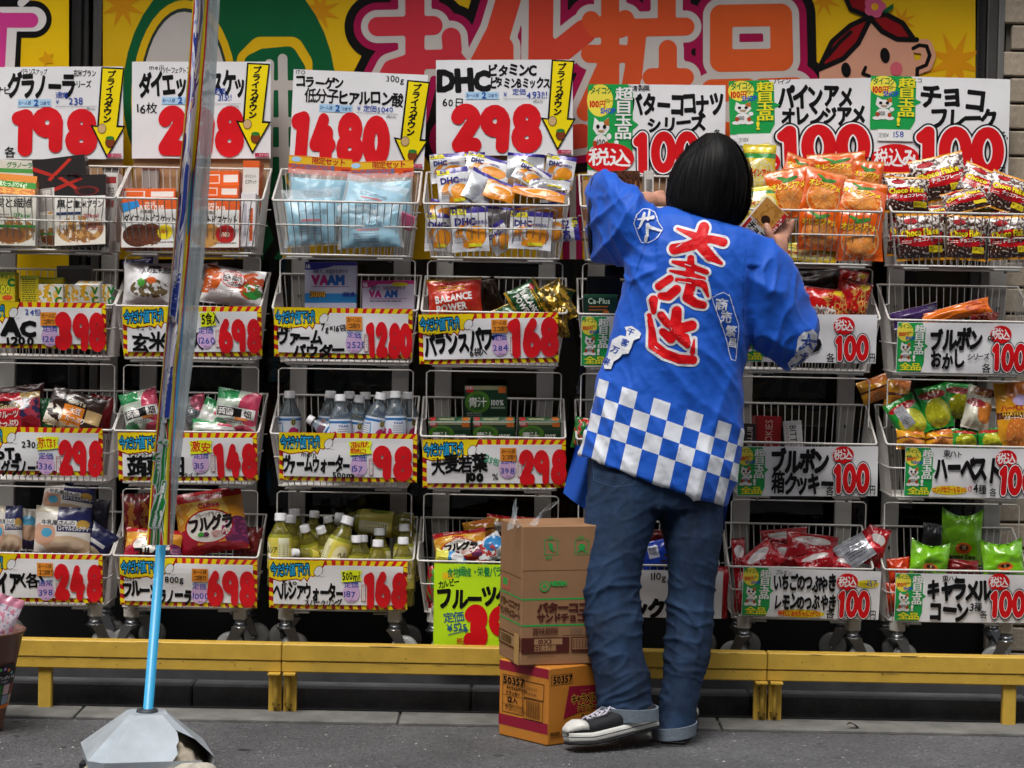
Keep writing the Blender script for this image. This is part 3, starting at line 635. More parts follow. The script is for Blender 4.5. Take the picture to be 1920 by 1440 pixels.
def hundred(d, x, y, w, h): d.num('100', x, y, w, h, 'd01018', ((.082, BK), (.048, 'e8e6e8'), (.018, 'd01018')), jit=.6, D=DIH)
def lucky_cat(s, x, y, w, h):
    k = lambda u, v: (x + u * w, y + v * h)
    e = lambda u, v, a, b, c: s.ell(*k(u, v), a * w, b * h, c, 16)
    s.poly([k(.2, .02), k(.42, .14), k(.62, .14), k(.88, .02), k(.92, .34), k(.72, .5), k(.3, .5), k(.12, .34)], 'e2dfdc'); s.poly([k(.62, .14), k(.88, .03), k(.91, .26), k(.7, .24)], 'b0642a')
    e(.5, .74, .36, .24, 'e2dfdc'); e(.2, .92, .22, .08, 'e2dfdc'); e(.8, .92, .22, .08, 'e2dfdc'); e(.9, .55, .12, .09, 'e2dfdc'); e(.22, .76, .1, .1, 'a8401c'); e(.8, .78, .1, .1, 'a8401c')
    e(.36, .28, .085, .06, BK); e(.68, .28, .085, .06, BK); e(.52, .4, .16, .03, 'b08850'); s.text('100', *k(.3, .62), .2 * h, '3a3a40', .02, w=.8)
def green_panel(s, x, y, w, h, big=0, old=True, ycol='e8e6e4', full=True):
    """offer panel: speech-bubble edge, yellow disc, cat, upright lettering"""
    G = mat('1c9a4a', .35, name='ink'); ph = h if full else h * .74
    s.poly([(x, y), (x + w * .88, y), (x + w, y + ph * .1), (x + w, y + ph * .42), (x + w * 1.13, y + ph * .47), (x + w, y + ph * .53), (x + w, y + ph * .82), (x + w * .88, y + ph), (x, y + ph)], G)
    s.ell(x + w * .27, y + ph * .19, w * .29, ph * .19, 'ead94a'); u = w / 52
    s.text('タイコク', x + 2 * u, y + ph * .03, w * .17, '1f7a3a', .03, w=.75, jit=.5); s.text('100円', x + 2 * u, y + ph * .19, w * .17, 'c8181c', .05, w=.8); s.text('均一', x + w * .38, y + ph * .17, w * .1, BK, .0)
    s.text('SHOP', x + w * .28, y + ph * .275, w * .14, '2a52b8', .04, w=.8)
    lucky_cat(s, x + w * .06, y + ph * .38, w * .46, ph * (.44 if not full else .42))
    n = 5; hh = ph * (.76 if full else .9) / n
    for i, ch in enumerate('超目玉品!'): s.text(ch, x + w * .6 + (i * -.5), y + ph * .04 + i * hh, hh * .98, ycol, .04, w=w * .38 / (hh * .98) if ch != '!' else 1.6)
    if full: s.text('全品', x + w * .1, y + ph * .82, ph * .15, 'e6d92a', .04, w=.4 * w / (ph * .15))
def zeikomi(s, cx, cy, rx, ry, t='税込'):
    s.ell(cx, cy, rx, ry, 'd01018', 26); k = 1.72 * rx / len(t); s.text(t, cx - .9 * rx, cy - ry * .62, ry * 1.2, 'eeecec', .035, w=k / (ry * 1.2) / .98, jit=.5)
def big100(label, q, texts, zk, box, nb, yc, teika=None, seed=0, full=True, gw=84, gh=166, en=None):
    x0, y0, x1, y1, H = q; d = Dec(seed); s = Dec(seed + 1); n = Dec(seed + 2); green_panel(s, 0, 0, gw, gh, 1, ycol=yc, full=full)
    if teika: a, c, t_ = teika; s.rect(a - x0, c - y0, a - x0 + 66, c - y0 + 22, 'c8cac8'); s.rect(a - x0 + 1, c - y0 + 1, a - x0 + 65, c - y0 + 21, 'e4e4e2'); s.text('定価¥', a - x0 + 2, c - y0 + 7, 9, '55555c', 0, w=.8); s.text(t_, a - x0 + 29, c - y0 + 3, 14, BLUE, .01, jit=1) if t_ else 0
    off(texts, x0, y0, d); zeikomi(s, zk[0] - x0, zk[1] - y0, zk[2], zk[3], zk[4]); hundred(n, nb[0] - x0, nb[1] - y0, nb[2] - nb[0], nb[3] - nb[1])
    if en: n.text('円', en[0] - x0, en[1] - y0, 17, BK, .03, w=.7)
    return sign(label, *q, .285, -.06, (('lettering', d), ('offer_panel', s), ('price', n)), back=70, group='large price cards over the top baskets', seed=seed)
big100('large white card reading 100 for coconut biscuits, half hidden by the clerk\'s head', (1103, 158, 1360, 160, 172), [('日清製菓', 1172, 159, 12, BK, .01, jw(1)), ('バターココナツ', 1180, 175, 43, BK, .055, jw(.6)), ('シリーズ', 1214, 219, 30, BK, .055, jw(.92, rot=-2)), ('各', 1338, 240, 14, BK, .02, J)], (1145, 296, 45, 28, '税込'), None, (1187, 246, 1312, 324), 'e8e6e4', seed=20, gh=160)
big100('large white card reading 100 for pineapple and orange sweets', (1367, 152, 1633, 146, 184), [('パイン', 1450, 150, 11, BK, .01, J), ('パインアメ', 1456, 163, 43, BK, .055, jw(.68)), ('オレンジアメ', 1462, 204, 36, BK, .055, jw(.74))], (1415, 306, 44, 26, '税込み'), None, (1452, 238, 1626, 322), 'e6d92a', (1380, 252, ''), seed=24, gh=136, full=False, en=(1614, 300))
big100('large white card reading 100 for chocolate flakes', (1634, 142, 1894, 149, 183), [('ミスコ', 1700, 144, 10, BK, .01, J), ('チョコ', 1724, 154, 48, BK, .05, jw(.88)), ('フレーク', 1746, 202, 38, BK, .05, jw(.84)), ('各,', 1873, 239, 16, BK, .02, J)], (1683, 297, 45, 28, '税込み'), None, (1718, 234, 1884, 325), 'e6d92a', (1648, 242, '158'), seed=28, gh=136, full=False, en=(1876, 306))

def strip_red(label, x0, y0, x1, y1, H, texts, num, nbox, orange=None, yel=None, pur=None, seed=0):
    W = hypot(x1 - x0, y1 - y0); bd = Dec(seed); r = random.Random(seed); YL = mat('efd40e', .35, name='ink')
    for i in range(17):
        a = i * W / 16; k = (a - W / 2) / W * 16
        for yy0, yy1, sg in ((0, 10, 1), (H - 10, H, -1)):
            p = [(a - 5 + k * sg * .5, yy0), (a + 4 + k * sg * .5, yy0), (a + 4 - k * sg * .5, yy1), (a - 5 - k * sg * .5, yy1)]; bd.poly([(min(W, max(0, u)), v) for u, v in p], YL) if -3 < a < W - 3 or True else 0
    for i in range(5):
        a = 10 + i * 17
        for u0, u1 in ((0, 9), (W - 9, W)): bd.poly([(u0, a), (u1, a + 3), (u1, a + 11), (u0, a + 8)], YL)
    bd.rect(8, 9, W - 8, H - 9, 'e6e5e7', 6)
    bd.poly([(0, 0), (108, 0), (103, 12), (84, 32), (78, 30), (72, 42), (66, 34), (60, 41), (52, 37), (20, 42), (0, 36)], '9a1410'); bd.poly([(0, 0), (105, 0), (100, 11), (83, 30), (77, 28), (72, 38), (66, 32), (60, 38), (52, 35), (20, 40), (0, 33)], YL)
    bd.text('今だけ値下げ!', 2, 8, 24, 0, 0, w=.5, sp=.2, lay=((.11, '101830'), (.015, '2aa6dc')), jit=.5, rot=-2)
    bd.ell(93, 20, 8, 11, BK, 14, 30); bd.ell(93, 20, 7, 10, 'e4e4e4', 14, 30); bd.ell(100, 28, 4, 3, 'e4e4e4', 10)
    d = Dec(seed + 1); off(texts, x0, y0, d); s = Dec(seed + 2)
    if pur:
        cx, cy, t1, t2 = pur; cx -= x0; cy -= y0; s.ell(cx, cy, 16, 19, 'd3b0d8', 24); s.text(t1, cx - 14, cy - 22, 13, BLUE, .015, w=1.05, jit=1); s.text(t2, cx - 14, cy - 3, 14, BLUE, .01, w=1.05, jit=1); s.text('(税込み)', cx - 4, cy + 13, 4, '7a4a88', 0, w=.8)
        s.rect(cx + 19, cy - 16, cx + 27, cy + 16, 'a03030'); s.rect(cx + 20, cy - 15, cx + 26, cy + 15, 'e6e5e7'); s.text('税込ジャスト', cx + 20.3, cy - 14, 4.6, 'a03030', 0, vert=True, w=1.1)
    if orange:
        a, c, t = orange; a -= x0; c -= y0; s.rect(a, c, a + 30, c + 25, 'e08a2c'); s.text('お一人様', a + 2, c + 2, 9, '3a2a1a', .01, w=.72); s.text(t, a + 4, c + 13, 10, '3a2a1a', .02, w=.8)
    if yel:
        a, c, e_, f, t, col = yel; a -= x0; c -= y0; e_ -= x0; f -= y0; s.poly([(a - 2, c + 1), (a + 8, c), ((a + e_) / 2, c - 2), (e_ + 3, c - 1), (e_ - 1, (c + f) / 2), (e_ + 3, f - 2), ((a + e_) / 2, f + 1), (a, f + 2), (a + 2, (c + f) / 2)], mat('e6f01c', .4, name='ink'))
        k = len(t); hh = (f - c) / k
        for i, ln in enumerate(t): s.text(ln, a + 2, c + 1 + i * hh, hh * .92, col, .035, w=(e_ - a - 3) / (len(ln) * hh * .92 * (1 if ord(ln[0]) > 999 else .62)), jit=1)
    n = Dec(seed + 3); a, c, e_, f = nbox; n.num(num, a - x0, c - y0, e_ - a, f - c, mat('d4101c', .4, .06, 22, name='red_marker'))
    sign(label, x0, y0, x1, y1, H, -.012, .12, (('striped_border', bd), ('lettering', d), ('stickers', s), ('price', n)), BURST, group='price strips on the basket fronts', seed=seed, bend=.003)
B_ = dict(jit=1)
strip_red('red and yellow price strip reading 398 under the lemon drink boxes', -66, 564, 200, 568, 87, [('24包', 49, 576, 13, BLUE, .015, B_), ('AC', 4, 592, 36, BK, .07, jw(1.1, rot=3)), ('1200', 14, 628, 19, BK, .045, jw(1.25))], '398', (106, 580, 199, 654), (78, 582, 'コ限り'), None, (95, 628, '定価', '1260'), 31)
strip_red('red and yellow price strip reading 698 under the rice porridge bags', 231, 574, 491, 574, 94, [('キューピー', 255, 609, 9, BK, .02, jw(.9)), ('玄米雑炊', 245, 622, 36, BK, .06, jw(.95))], '698', (410, 596, 490, 662), None, (377, 585, 404, 610, ['5食入'], BK), (386, 634, '定価', '1260'), 35)
strip_red('red and yellow price strip reading 1280 under the powder stick boxes', 515, 575, 774, 579, 94, [('meiji', 523, 608, 11, BK, .015, B_), ('7g×16袋', 602, 605, 15, BK, .02, jw(.85)), ('ヴァーム', 519, 618, 28, BK, .05, jw(.78)), ('パウダー', 550, 641, 27, BK, .05, jw(.92))], '1280', (690, 600, 774, 668), (650, 590, 'コ限り'), None, (665, 640, '定価', '2520'), 39)
strip_red('red and yellow price strip reading 168 under the red and green nutrition bar bags', 785, 589, 1046, 585, 94, [('ハマダコンフェクト', 790, 624, 9, BK, .015, jw(.72)), ('バランスパワー', 792, 628, 42, BK, .06, jw(.52, rot=-6)), ('6袋入', 878, 656, 15, BK, .025, jw(.85, rot=-6))], '168', (953, 597, 1046, 673), (921, 600, '2コ限り'), None, (937, 650, '定価', '284'), 43)
strip_red('red and yellow price strip reading 298 under the soy granola bags', -70, 798, 194, 802, 91, [('230g', 42, 822, 15, BK, .02, B_), ('GooTa', -40, 838, 24, BK, .06, jw(.95)), ('ソリグラノーラ', -30, 860, 32, BK, .05, jw(.53)), ('シリーズ', 45, 884, 9, BK, .03, jw(.9))], '298', (112, 820, 192, 890), None, (72, 816, 110, 838, ['売れてます'], 'c8281c'), (88, 868, '定価', '336'), 47)
strip_red('red and yellow price strip reading 148 under the konjac jelly bags', 222, 810, 483, 810, 92, [('マンナンライフ', 240, 847, 9, BK, .03, jw(.8)), ('蒟蒻畑', 238, 856, 36, BK, .06, jw(.98)), ('クッションタイプ', 298, 886, 10, BK, .02, jw(.95))], '148', (403, 828, 482, 896), None, (357, 825, 397, 848, ['激安'], 'd0281c'), (377, 868, '定価', '315'), 51)
strip_red('red and yellow price strip reading 98 under the clear drink bottles', 524, 809, 783, 813, 92, [('meiji', 565, 843, 12, BK, .015, B_), ('ヴァームウォーター', 528, 853, 33, BK, .05, jw(.45)), ('500ml', 624, 882, 14, BK, .03, jw(1))], '98', (702, 830, 773, 897), None, (656, 824, 696, 848, ['脂肪', '燃焼に!'], 'd0281c'), (674, 872, '定価', '157'), 55)
strip_red('red and yellow price strip reading 298 under the small green leaf drink boxes', 792, 823, 1061, 823, 92, [('三共堂', 808, 858, 10, BK, .02, jw(1)), ('大麦若葉', 806, 858, 34, BK, .06, jw(.78, rot=-5)), ('100', 874, 886, 19, BK, .08, jw(1.1)), ('%', 922, 886, 15, BK, .01), ('25包', 911, 850, 15, '2a9a70', .02, jw(.9, rot=20))], '298', (974, 840, 1061, 908), (938, 838, '2コ限り'), None, (952, 878, '通常', '398'), 59)
strip_red('red and yellow price strip reading 248 under the milk tea pouches', -70, 1034, 194, 1039, 93, [('ミルクティア', -100, 1066, 44, BK, .06, jw(.55)), ('〈各〉', 28, 1073, 28, BK, .05, jw(.85))], '248', (104, 1052, 192, 1124), (72, 1050, '2コ限り'), None, (88, 1104, '通常', '398'), 63)
strip_red('red and yellow price strip reading 698 under the large red granola bag', 226, 1042, 484, 1048, 93, [('カルビー', 233, 1078, 10, BK, .02, jw(.85)), ('フルーツ', 229, 1090, 30, BK, .06, jw(.62)), ('800g', 310, 1076, 14, BK, .02, jw(1)), ('グラノーラ', 282, 1100, 32, BK, .06, jw(.5))], '698', (390, 1062, 482, 1132), (362, 1060, 'コ限り'), None, (376, 1110, '定価', '1000'), 67)
strip_red('red and yellow price strip reading 168 under the yellow green tea bottles', 505, 1047, 765, 1051, 94, [('Kao', 530, 1084, 11, BK, .02, jw(1.2)), ('ヘルシアウォーター', 511, 1092, 32, BK, .05, jw(.48)), ('スパークリング', 572, 1122, 12, BK, .03, jw(.85))], '168', (684, 1067, 763, 1138), None, (641, 1066, 677, 1086, ['500ml'], BK), (660, 1108, '定価', '187'), 71)

def strip_white(label, x0, y0, x1, y1, H, texts, zk, nb, panel=True, en=True, hl=(), seed=0, kaku=None):
    d = Dec(seed); s = Dec(seed + 1); n = Dec(seed + 2)
    for a, c, rx, ry in hl: s.ell(a - x0, c - y0, rx, ry, 'ecd62a')
    if panel: green_panel(s, 1, 1, 51, H - 2)
    off(texts, x0, y0, d)
    if zk: zeikomi(s, zk[0] - x0, zk[1] - y0, 20, 17)
    if nb:
        hundred(n, nb[0] - x0, nb[1] - y0, nb[2] - nb[0], nb[3] - nb[1]); n.text('各', (kaku or nb[0] - 18) - x0, nb[3] - y0 - 15, 17, BK, .02, w=.9, jit=1)
        if en: n.text('円', nb[2] - x0 + 1, nb[3] - y0 - 16, 18, BK, .03, w=.6)
    sign(label, x0, y0, x1, y1, H, -.012, .12, (('offer_panel', s), ('lettering', d)) + ((('price', n),) if nb else ()), group='price strips on the basket fronts', seed=seed, bend=.003)
strip_white('white price strip with a green panel, mostly hidden behind the clerk\'s left side', 1090, 592, 1352, 594, 94, [('カルプラス', 1150, 610, 36, BK, .05, jw(.6))], (1300, 612), (1290, 625, 1345, 680), seed=80)
strip_white('white price strip reading 100 behind the clerk\'s right sleeve', 1384, 586, 1644, 590, 92, [('わ', 1500, 626, 36, BK, .06, J)], (1582, 607), (1566, 624, 1630, 674), seed=84, kaku=1550)
strip_white('white price strip reading 100 under the purple and orange biscuit bags', 1682, 603, 1946, 607, 95, [('ブルボン', 1742, 614, 42, BK, .06, jw(.6)), ('の', 1850, 624, 14, BK, .03), ('おかし', 1746, 656, 34, BK, .05, jw(.62)), ('シリーズ', 1813, 660, 12, BK, .025, jw(.9))], (1876, 624), (1860, 640, 1926, 694), seed=88, kaku=1842)
strip_white('white price strip reading 100 under the boxed cookies', 1382, 836, 1646, 836, 95, [('ブルボン', 1444, 842, 44, BK, .06, jw(.62)), ('箱クッキー', 1446, 886, 42, BK, .05, jw(.56))], (1580, 852), (1562, 868, 1630, 926), seed=92, kaku=1548)
strip_white('white price strip reading 100 under the green and yellow biscuit bags', 1697, 837, 1962, 842, 94, [('東ハト', 1767, 842, 13, BK, .025, jw(.95)), ('ハーベスト', 1752, 855, 46, BK, .06, jw(.54)), ('ロングセラーもなっとく!!', 1750, 912, 12, 'd0341c', .03, jw(.55, rot=-3)), ('4種', 1826, 906, 18, BK, .025, jw(.8))], (1886, 856), (1872, 868, 1944, 926), hl=((1782, 918, 34, 9),), seed=96, kaku=1856)
strip_white('white price strip reading 110g seen between the clerk\'s legs', 1100, 1064, 1356, 1070, 92, [('110g', 1220, 1068, 17, BK, .01, J), ('パック', 1150, 1120, 38, BK, .07, jw(.9))], None, None, False, seed=100)
strip_white('white price strip with two lettering lines under the red sweet bags', 1393, 1061, 1652, 1070, 94, [('ブルボン', 1452, 1064, 9, BK, .01, jw(.9)), ('いちごのつぶやき', 1450, 1072, 32, BK, .05, jw(.47)), ('レモンのつぶやき', 1452, 1109, 32, BK, .05, jw(.47)), ('美味しいあめちゃんコチラ!!', 1461, 1141, 11, 'd0341c', .04, jw(.6)), ('当店価格', 1611, 1083, 6, BK, 0, jw(.8)), ('157', 1626, 1078, 13, BLUE, .01, J)], (1589, 1083), (1571, 1098, 1634, 1152), hl=((1506, 1147, 44, 8), (1628, 1086, 21, 8)), seed=104, kaku=1551)
strip_white('white price strip reading 100 under the bright green corn snack bags', 1678, 1073, 1942, 1077, 93, [('東ハト', 1765, 1076, 12, BK, .025, jw(.95)), ('キャラメル', 1736, 1084, 40, BK, .06, jw(.62)), ('コーン', 1742, 1124, 40, BK, .06, jw(.62)), ('3種', 1818, 1126, 18, BK, .025, jw(.85))], (1872, 1087), (1856, 1102, 1924, 1156), seed=108, kaku=1838)
# fluorescent hand-written card beside the cartons
d = Dec(120); x0, y0 = 814, 1055
off([('食物繊維・栄養バランス', 838, 1062, 19, '1f8a4a', .02, jw(.62, rot=-1)), ('カルビー', 820, 1090, 14, BK, .025, jw(.75, rot=-12)), ('フルーツグラ', 818, 1104, 40, BK, .055, jw(.72, rot=-4)), ('定価', 832, 1150, 19, '1f5a8a', .02, jw(1, rot=-4)), ('¥525', 838, 1170, 16, '1f5a8a', .02, jw(.95, rot=-6)), ('税込', 858, 1196, 12, 'd0341c', .02, jw(.9))], x0, y0, d)
d.brush([(842 - x0, 1190 - y0), (878 - x0, 1180 - y0)], .8, '1f5a8a'); d.brush([(872 - x0, 1177 - y0), (879 - x0, 1180 - y0), (874 - x0, 1185 - y0)], .8, '1f5a8a')
n = Dec(121); n.num('398', 874 - x0, 1132 - y0, 130, 88, 'd4101c')
s = Dec(122); s.rect(830 - x0, 1072 - y0, 850 - x0, 1084 - y0, 'e8c020')
sign('fluorescent yellow green handwritten price card hanging beside the cardboard cartons', 814, 1055, 1004, 1058, 169, -.03, .04, (('highlight', s), ('lettering', d), ('price', n)), FLUO, seed=33)
# ================================================================== goods in the baskets
def prof(t, e, c):              # thickness profile across a bag: flat seal of width c at both ends
    t = (t - c) / (1 - 2 * c); return max(0, sin(pi * min(1, max(0, t)))) ** e if 0 < t < 1 else 0
def bag(name, label, cat, cx, cy, w, h, Y, roll=0, tilt=0, yaw=0, t=.045, m=None, dec=None, seed=0, seal=.055, group=None, pinch=.06, crump=1.3, back=None, res=(18, 22), ears=0):
    """filled film bag: w, h in photo pixels; front face towards the street"""
    s = sc(Y); W, H = w * s, h * s
    def f(u, v, side=-1):
        th = prof(u, .55, .0) * prof(v, .5, seal); k = 1 - pinch * prof(v, .8, seal)
        x = (u - .5) * W * k; z = (v - .5) * H * (1 - .03 * prof(u, .8, 0))
        if ears: z += H * ears * max(0, (v - .8) / .2) * (abs(u - .5) * 2) ** 2
        nz = noise.noise(Vector((u * 3.1 + seed * 3.7, v * 3.3, seed + side))) * .30 + noise.noise(Vector((u * 8 + seed, v * 8, seed * 1.3 + side * 2))) * .12
        fold = (1 - th) * .10 * sin((u * 9 + v * 4 + seed) * 2.2)
        y = side * t / 2 * (th * (1 + crump * nz) + crump * .35 * fold * prof(v, 1, 0)) + .006 * crump * noise.noise(Vector((u * 2, v * 2, seed + 9)))
        ds = max(0, min(v - seal, 1 - seal - v)); y += side * crump * t * .13 * math.exp(-ds * 11) * prof(u, .7, 0) * sin(u * 24 + seed * 2.1 + 3 * noise.noise(Vector((u * 4, seed, side)))) if 0 < ds else 0
        if v < seal or v > 1 - seal: y += .0012 * sin(u * 60)
        return Vector((x, y + side * .0006, z))
    b = MB(); b.grid(lambda u, v: f(u, v), res[0], res[1], m); b.grid(lambda u, v: f(u, v, 1), res[0], res[1], back or m, flip=True)
    if dec:
        def surf(x, y):
            u, v = min(.999, max(.001, x / w)), min(.999, max(.001, 1 - y / h)); p = f(u, v); n = (f(u + .01, v) - f(u - .01, v)).cross(f(u, v + .01) - f(u, v - .01))
            return p, (n.normalized() if n.length else Vector((0, -1, 0)))
        dec.to(b, surf, .00012, .0007, max(w, h) / 11)
    o = b.obj(name, None, P(cx, cy, Y), (radians(tilt), radians(roll) - ROLL, radians(yaw))); return tag(o, label, cat, group)
def carton(name, label, cat, cx, cy, w, h, d, Y, roll=0, tilt=0, yaw=0, m=None, side=None, dec=None, top=None, group=None, topdec=None):
    """printed carton: front face w x h photo pixels, d metres deep"""
    s = sc(Y); W, H = w * s, h * s; b = MB(); e = .0012
    b.box((0, d / 2 + .0006, 0), (W, d, H), side or m, bev=e)
    b.add([(-W / 2 + e, 0, -H / 2 + e), (W / 2 - e, 0, -H / 2 + e), (W / 2 - e, 0, H / 2 - e), (-W / 2 + e, 0, H / 2 - e)], [(0, 1, 2, 3)], m, False, [(0, 0), (1, 0), (1, 1), (0, 1)])
    if top or topdec: b.add([(-W / 2 + e, .002, H / 2 + .0004), (W / 2 - e, .002, H / 2 + .0004), (W / 2 - e, d - .002, H / 2 + .0004), (-W / 2 + e, d - .002, H / 2 + .0004)], [(0, 1, 2, 3)], top or m, False, [(0, 0), (1, 0), (1, 1), (0, 1)])
    if dec: dec.to(b, lambda x, y: (Vector(((x - w / 2) * s, 0, (h / 2 - y) * s)), Vector((0, -1, 0))), .00008, .0002)
    if topdec: topdec.to(b, lambda x, y: (Vector(((x - w / 2) * s, d - y * s, H / 2 + .0004)), Vector((0, 0, 1))), .00008, .0002)
    return tag(b.obj(name, None, P(cx, cy, Y), (radians(tilt), radians(roll) - ROLL, radians(yaw))), label, cat, group)
def T(*rows, seed=3):
    d = Dec(seed)
    for r in rows:
        if r[0] == 'R': d.rect(*r[1:])
        elif r[0] == 'E': d.ell(*r[1:])
        elif r[0] == 'P': d.poly(*r[1:])
        elif r[0] == 'V': d.text(r[1], r[2], r[3], r[4], r[5], r[6], vert=True, w=r[7] if len(r) > 7 else 1)
        elif r[0] == 'L':         # fine print: rows of short dashes
            _, x, y, w_, n, st, col = r; q = random.Random(int(x * 7 + y))
            for i in range(n):
                a = x
                while a < x + w_ - 2: k = q.uniform(1.5, 5); d.rect(a, y + i * st, min(a + k, x + w_), y + i * st + st * .45, col); d.l -= 1; a += k + q.uniform(.7, 1.6)
            d.l += 1
        else: d.text(r[0], r[1], r[2], r[3], r[4], r[5], w=r[6] if len(r) > 6 else 1, rot=r[7] if len(r) > 7 else 0, lay=r[8] if len(r) > 8 else None)
    return d
WH = 'dcdad6'
# ---- rack 1, top basket: biscuit cartons
G = 'biscuit cartons in the top left basket'
SES = pmat('d8d4cc', [('r', 0, 0, 1, .34, 'd9d2c6'), ('n', .5, .22, .46, .2, 6, .48, 'b98a4e'), ('n', .55, .2, .4, .16, 9, .5, '8a5a2c')], .4)
SEST = pmat('1c1516', [('n', .5, .5, .8, .8, 22, .62, '8f8578'), ('e', .55, .35, .3, .35, '7a1a18'), ('e', .55, .35, .22, .27, '241414')], .35)
d1 = T(('R', 0, 0, 98, 40, SEST), ('P', [(0, 22), (50, 4), (54, 8), (0, 30)], 'a82018'), ('P', [(14, 2), (60, 34), (54, 38), (6, 4)], 'b02818'), ('E', 62, 30, 24, 9, '6a1a18', 18), ('E', 62, 31, 17, 7, '241414', 18), ('黒', 4, 46, 17, BK, .03), ('ごま', 21, 48, 15, BK, .03, .9), ('玄米ブラン', 40, 49, 15, BK, .02, .72), ('R', 4, 70, 52, 75, '2a3a60'), ('137kcal', 56, 74, 9, 'b03030', .03, .9), ('L', 60, 88, 34, 5, 4, 'a06060'))
dt = T(('R', 0, 0, 20, 30, '1c1516'), ('黒ごま', 30, 18, 14, 'e0d8d0', .02), ('P', [(0, 4), (50, 34), (46, 38), (0, 12)], 'a82018'), ('P', [(22, 30), (60, 2), (66, 4), (28, 34)], 'b02818'))
carton('biscuit_carton', 'dark sesame biscuit carton at the back, propped up against the card', 'carton', 116, 376, 100, 166, .045, .13, -7, -10, -3, SES, SEST, T(('R', 0, 0, 100, 56, SEST), ('R', 0, 56, 34, 100, 'a09c98'), ('黒ごま', 12, 60, 19, 'd8d0c8', .02), ('P', [(0, 12), (60, 42), (56, 46), (0, 20)], 'a82018'), ('P', [(26, 40), (70, 4), (76, 7), (32, 44)], 'b02818')), group=G)
carton('biscuit_carton', 'dark sesame biscuit carton in front, lid showing red ribbon', 'carton', 150, 394, 98, 134, .045, .03, -2, -10, -4, SES, SEST, d1, SEST, G, dt)
FIB = pmat('d2cfc2', [('n', .5, .3, .5, .28, 7, .45, '9a6a34'), ('r', 0, .36, 1, .42, '3a8a3a'), ('e', .5, .2, .3, .15, '7a4a22')], .4)
FIBT = pmat('cc6a14', [('n', .5, .5, .7, .7, 8, .5, 'e0a030')], .4)
carton('biscuit_carton', 'white fibre biscuit carton cut off by the left picture edge', 'carton', 18, 414, 98, 94, .05, .03, 1, -8, 2, FIB, pmat(WH, [], .4), T(('果実と繊維', 2, 4, 19, BK, .02, .95), ('137kcal', 56, 32, 9, '2a8a3a', .03), ('L', 4, 34, 44, 3, 5, '6a6a60')), None, G)
carton('biscuit_carton', 'orange lidded fibre biscuit carton lying on top at the far left', 'carton', 17, 345, 100, 40, .07, .06, 5, -20, 4, FIBT, FIBT, T(('R', 0, 14, 100, 26, '2e8a2c'), ('食物繊維たっぷり6g!', 4, 15, 10, 'e8f0d0', .02, .85), ('R', 0, 0, 100, 12, 'd8801c')), FIBT, G)
carton('biscuit_carton', 'white and green granola carton behind the orange one', 'carton', 24, 335, 86, 70, .05, .16, 2, -4, 0, pmat('d0d2c8', [('r', 0, .66, 1, .78, '4a9a4a'), ('r', .6, .3, 1, .5, 'c03a2a')], .4), None, T(('グラノーラ', 30, 4, 11, '2a7a3a', .03, .9)), None, G)
carton('biscuit_carton', 'narrow white carton standing in the right corner of the left basket', 'carton', 207, 388, 26, 128, .05, .09, 1, -4, -5, pmat('cfcac4', [('r', 0, .5, 1, .6, 'b85a4a'), ('r', .1, .85, .9, .95, '9a3030')], .4), None, T(('L', 4, 28, 18, 8, 5, '6a6a70')), None, G)
for i, (x, y) in enumerate(((30, 430), (95, 432))):
    carton('biscuit_carton', ['pale carton low in the left basket behind the wires', 'white carton low between the fibre and sesame cartons'][i], 'carton', x, y, 60, 60, .05, .1, 0, 0, 3, FIB, pmat('c8c0b4', [], .4), None, None, G)
# ---- rack 2, top basket: orange diet biscuit cartons
G = 'orange diet biscuit cartons'
OR = pmat('d85a10', [('r', .06, .18, .44, .8, 'dccfc4'), ('r', .09, .25, .41, .72, 'd85a10'), ('r', .55, .25, .97, .75, 'e0dcd6')], .38)
OS = pmat('cf5610', [], .4)
DB = pmat(WH, [('r', 0, .8, 1, 1, 'd4581a'), ('e', .3, .25, .28, .24, '4a2414'), ('e', .55, .28, .22, .22, '5a2c18'), ('n', .42, .26, .4, .24, 22, .55, '6e3a20')], .38)
DB2 = pmat(WH, [('r', 0, .8, 1, 1, 'd4581a'), ('e', .42, .26, .27, .26, 'c08a48'), ('n', .42, .26, .25, .24, 26, .6, 'a06a30'), ('e', .76, .28, .18, .2, 'b01818')], .38)
tx = lambda: T(('meiji', 44, 3, 8, 'f0e0d0', .02), ('PERFECT PLUS', 26, 11, 8, 'f4e8dc', .04, .85), ('お腹満足', 34, 20, 7, '5a4a40', .01), ('ダイエットビスケット', 4, 29, 18, BK, .02, .56), ('L', 60, 80, 40, 1, 5, '7a6a5a'))
carton('biscuit_carton', 'diet biscuit carton with a dark biscuit picture, front left of its basket', 'carton', 279, 419, 103, 92, .05, .03, 0, -8, 0, DB, OS, (lambda d: (d.poly([(0, 8), (30, 2), (34, 14), (2, 26)], '2a86c8'), d.burst(82, 62, 15, 15, 'e8d020', 14, .88), d.text('1/100', 71, 57, 9, 'b02020', .03, w=.8), d)[-1])(tx()), OR, G)
carton('biscuit_carton', 'diet biscuit carton with a pale biscuit picture and red badge', 'carton', 396, 420, 106, 90, .05, .03, 0, -8, 0, DB2, OS, (lambda d: (d.text('1/100', 70, 60, 10, 'f0d8c0', .03, w=.8), d)[-1])(tx()), None, G)
carton('biscuit_carton', 'orange carton lying flat behind the dark biscuit picture', 'carton', 278, 364, 102, 22, .1, .12, 0, -12, 0, OR, OS, None, None, G)
carton('biscuit_carton', 'lower of the two orange cartons stacked beside the flag', 'carton', 412, 359, 70, 25, .1, .10, 1, -10, 0, OR, OS, None, OR, G)
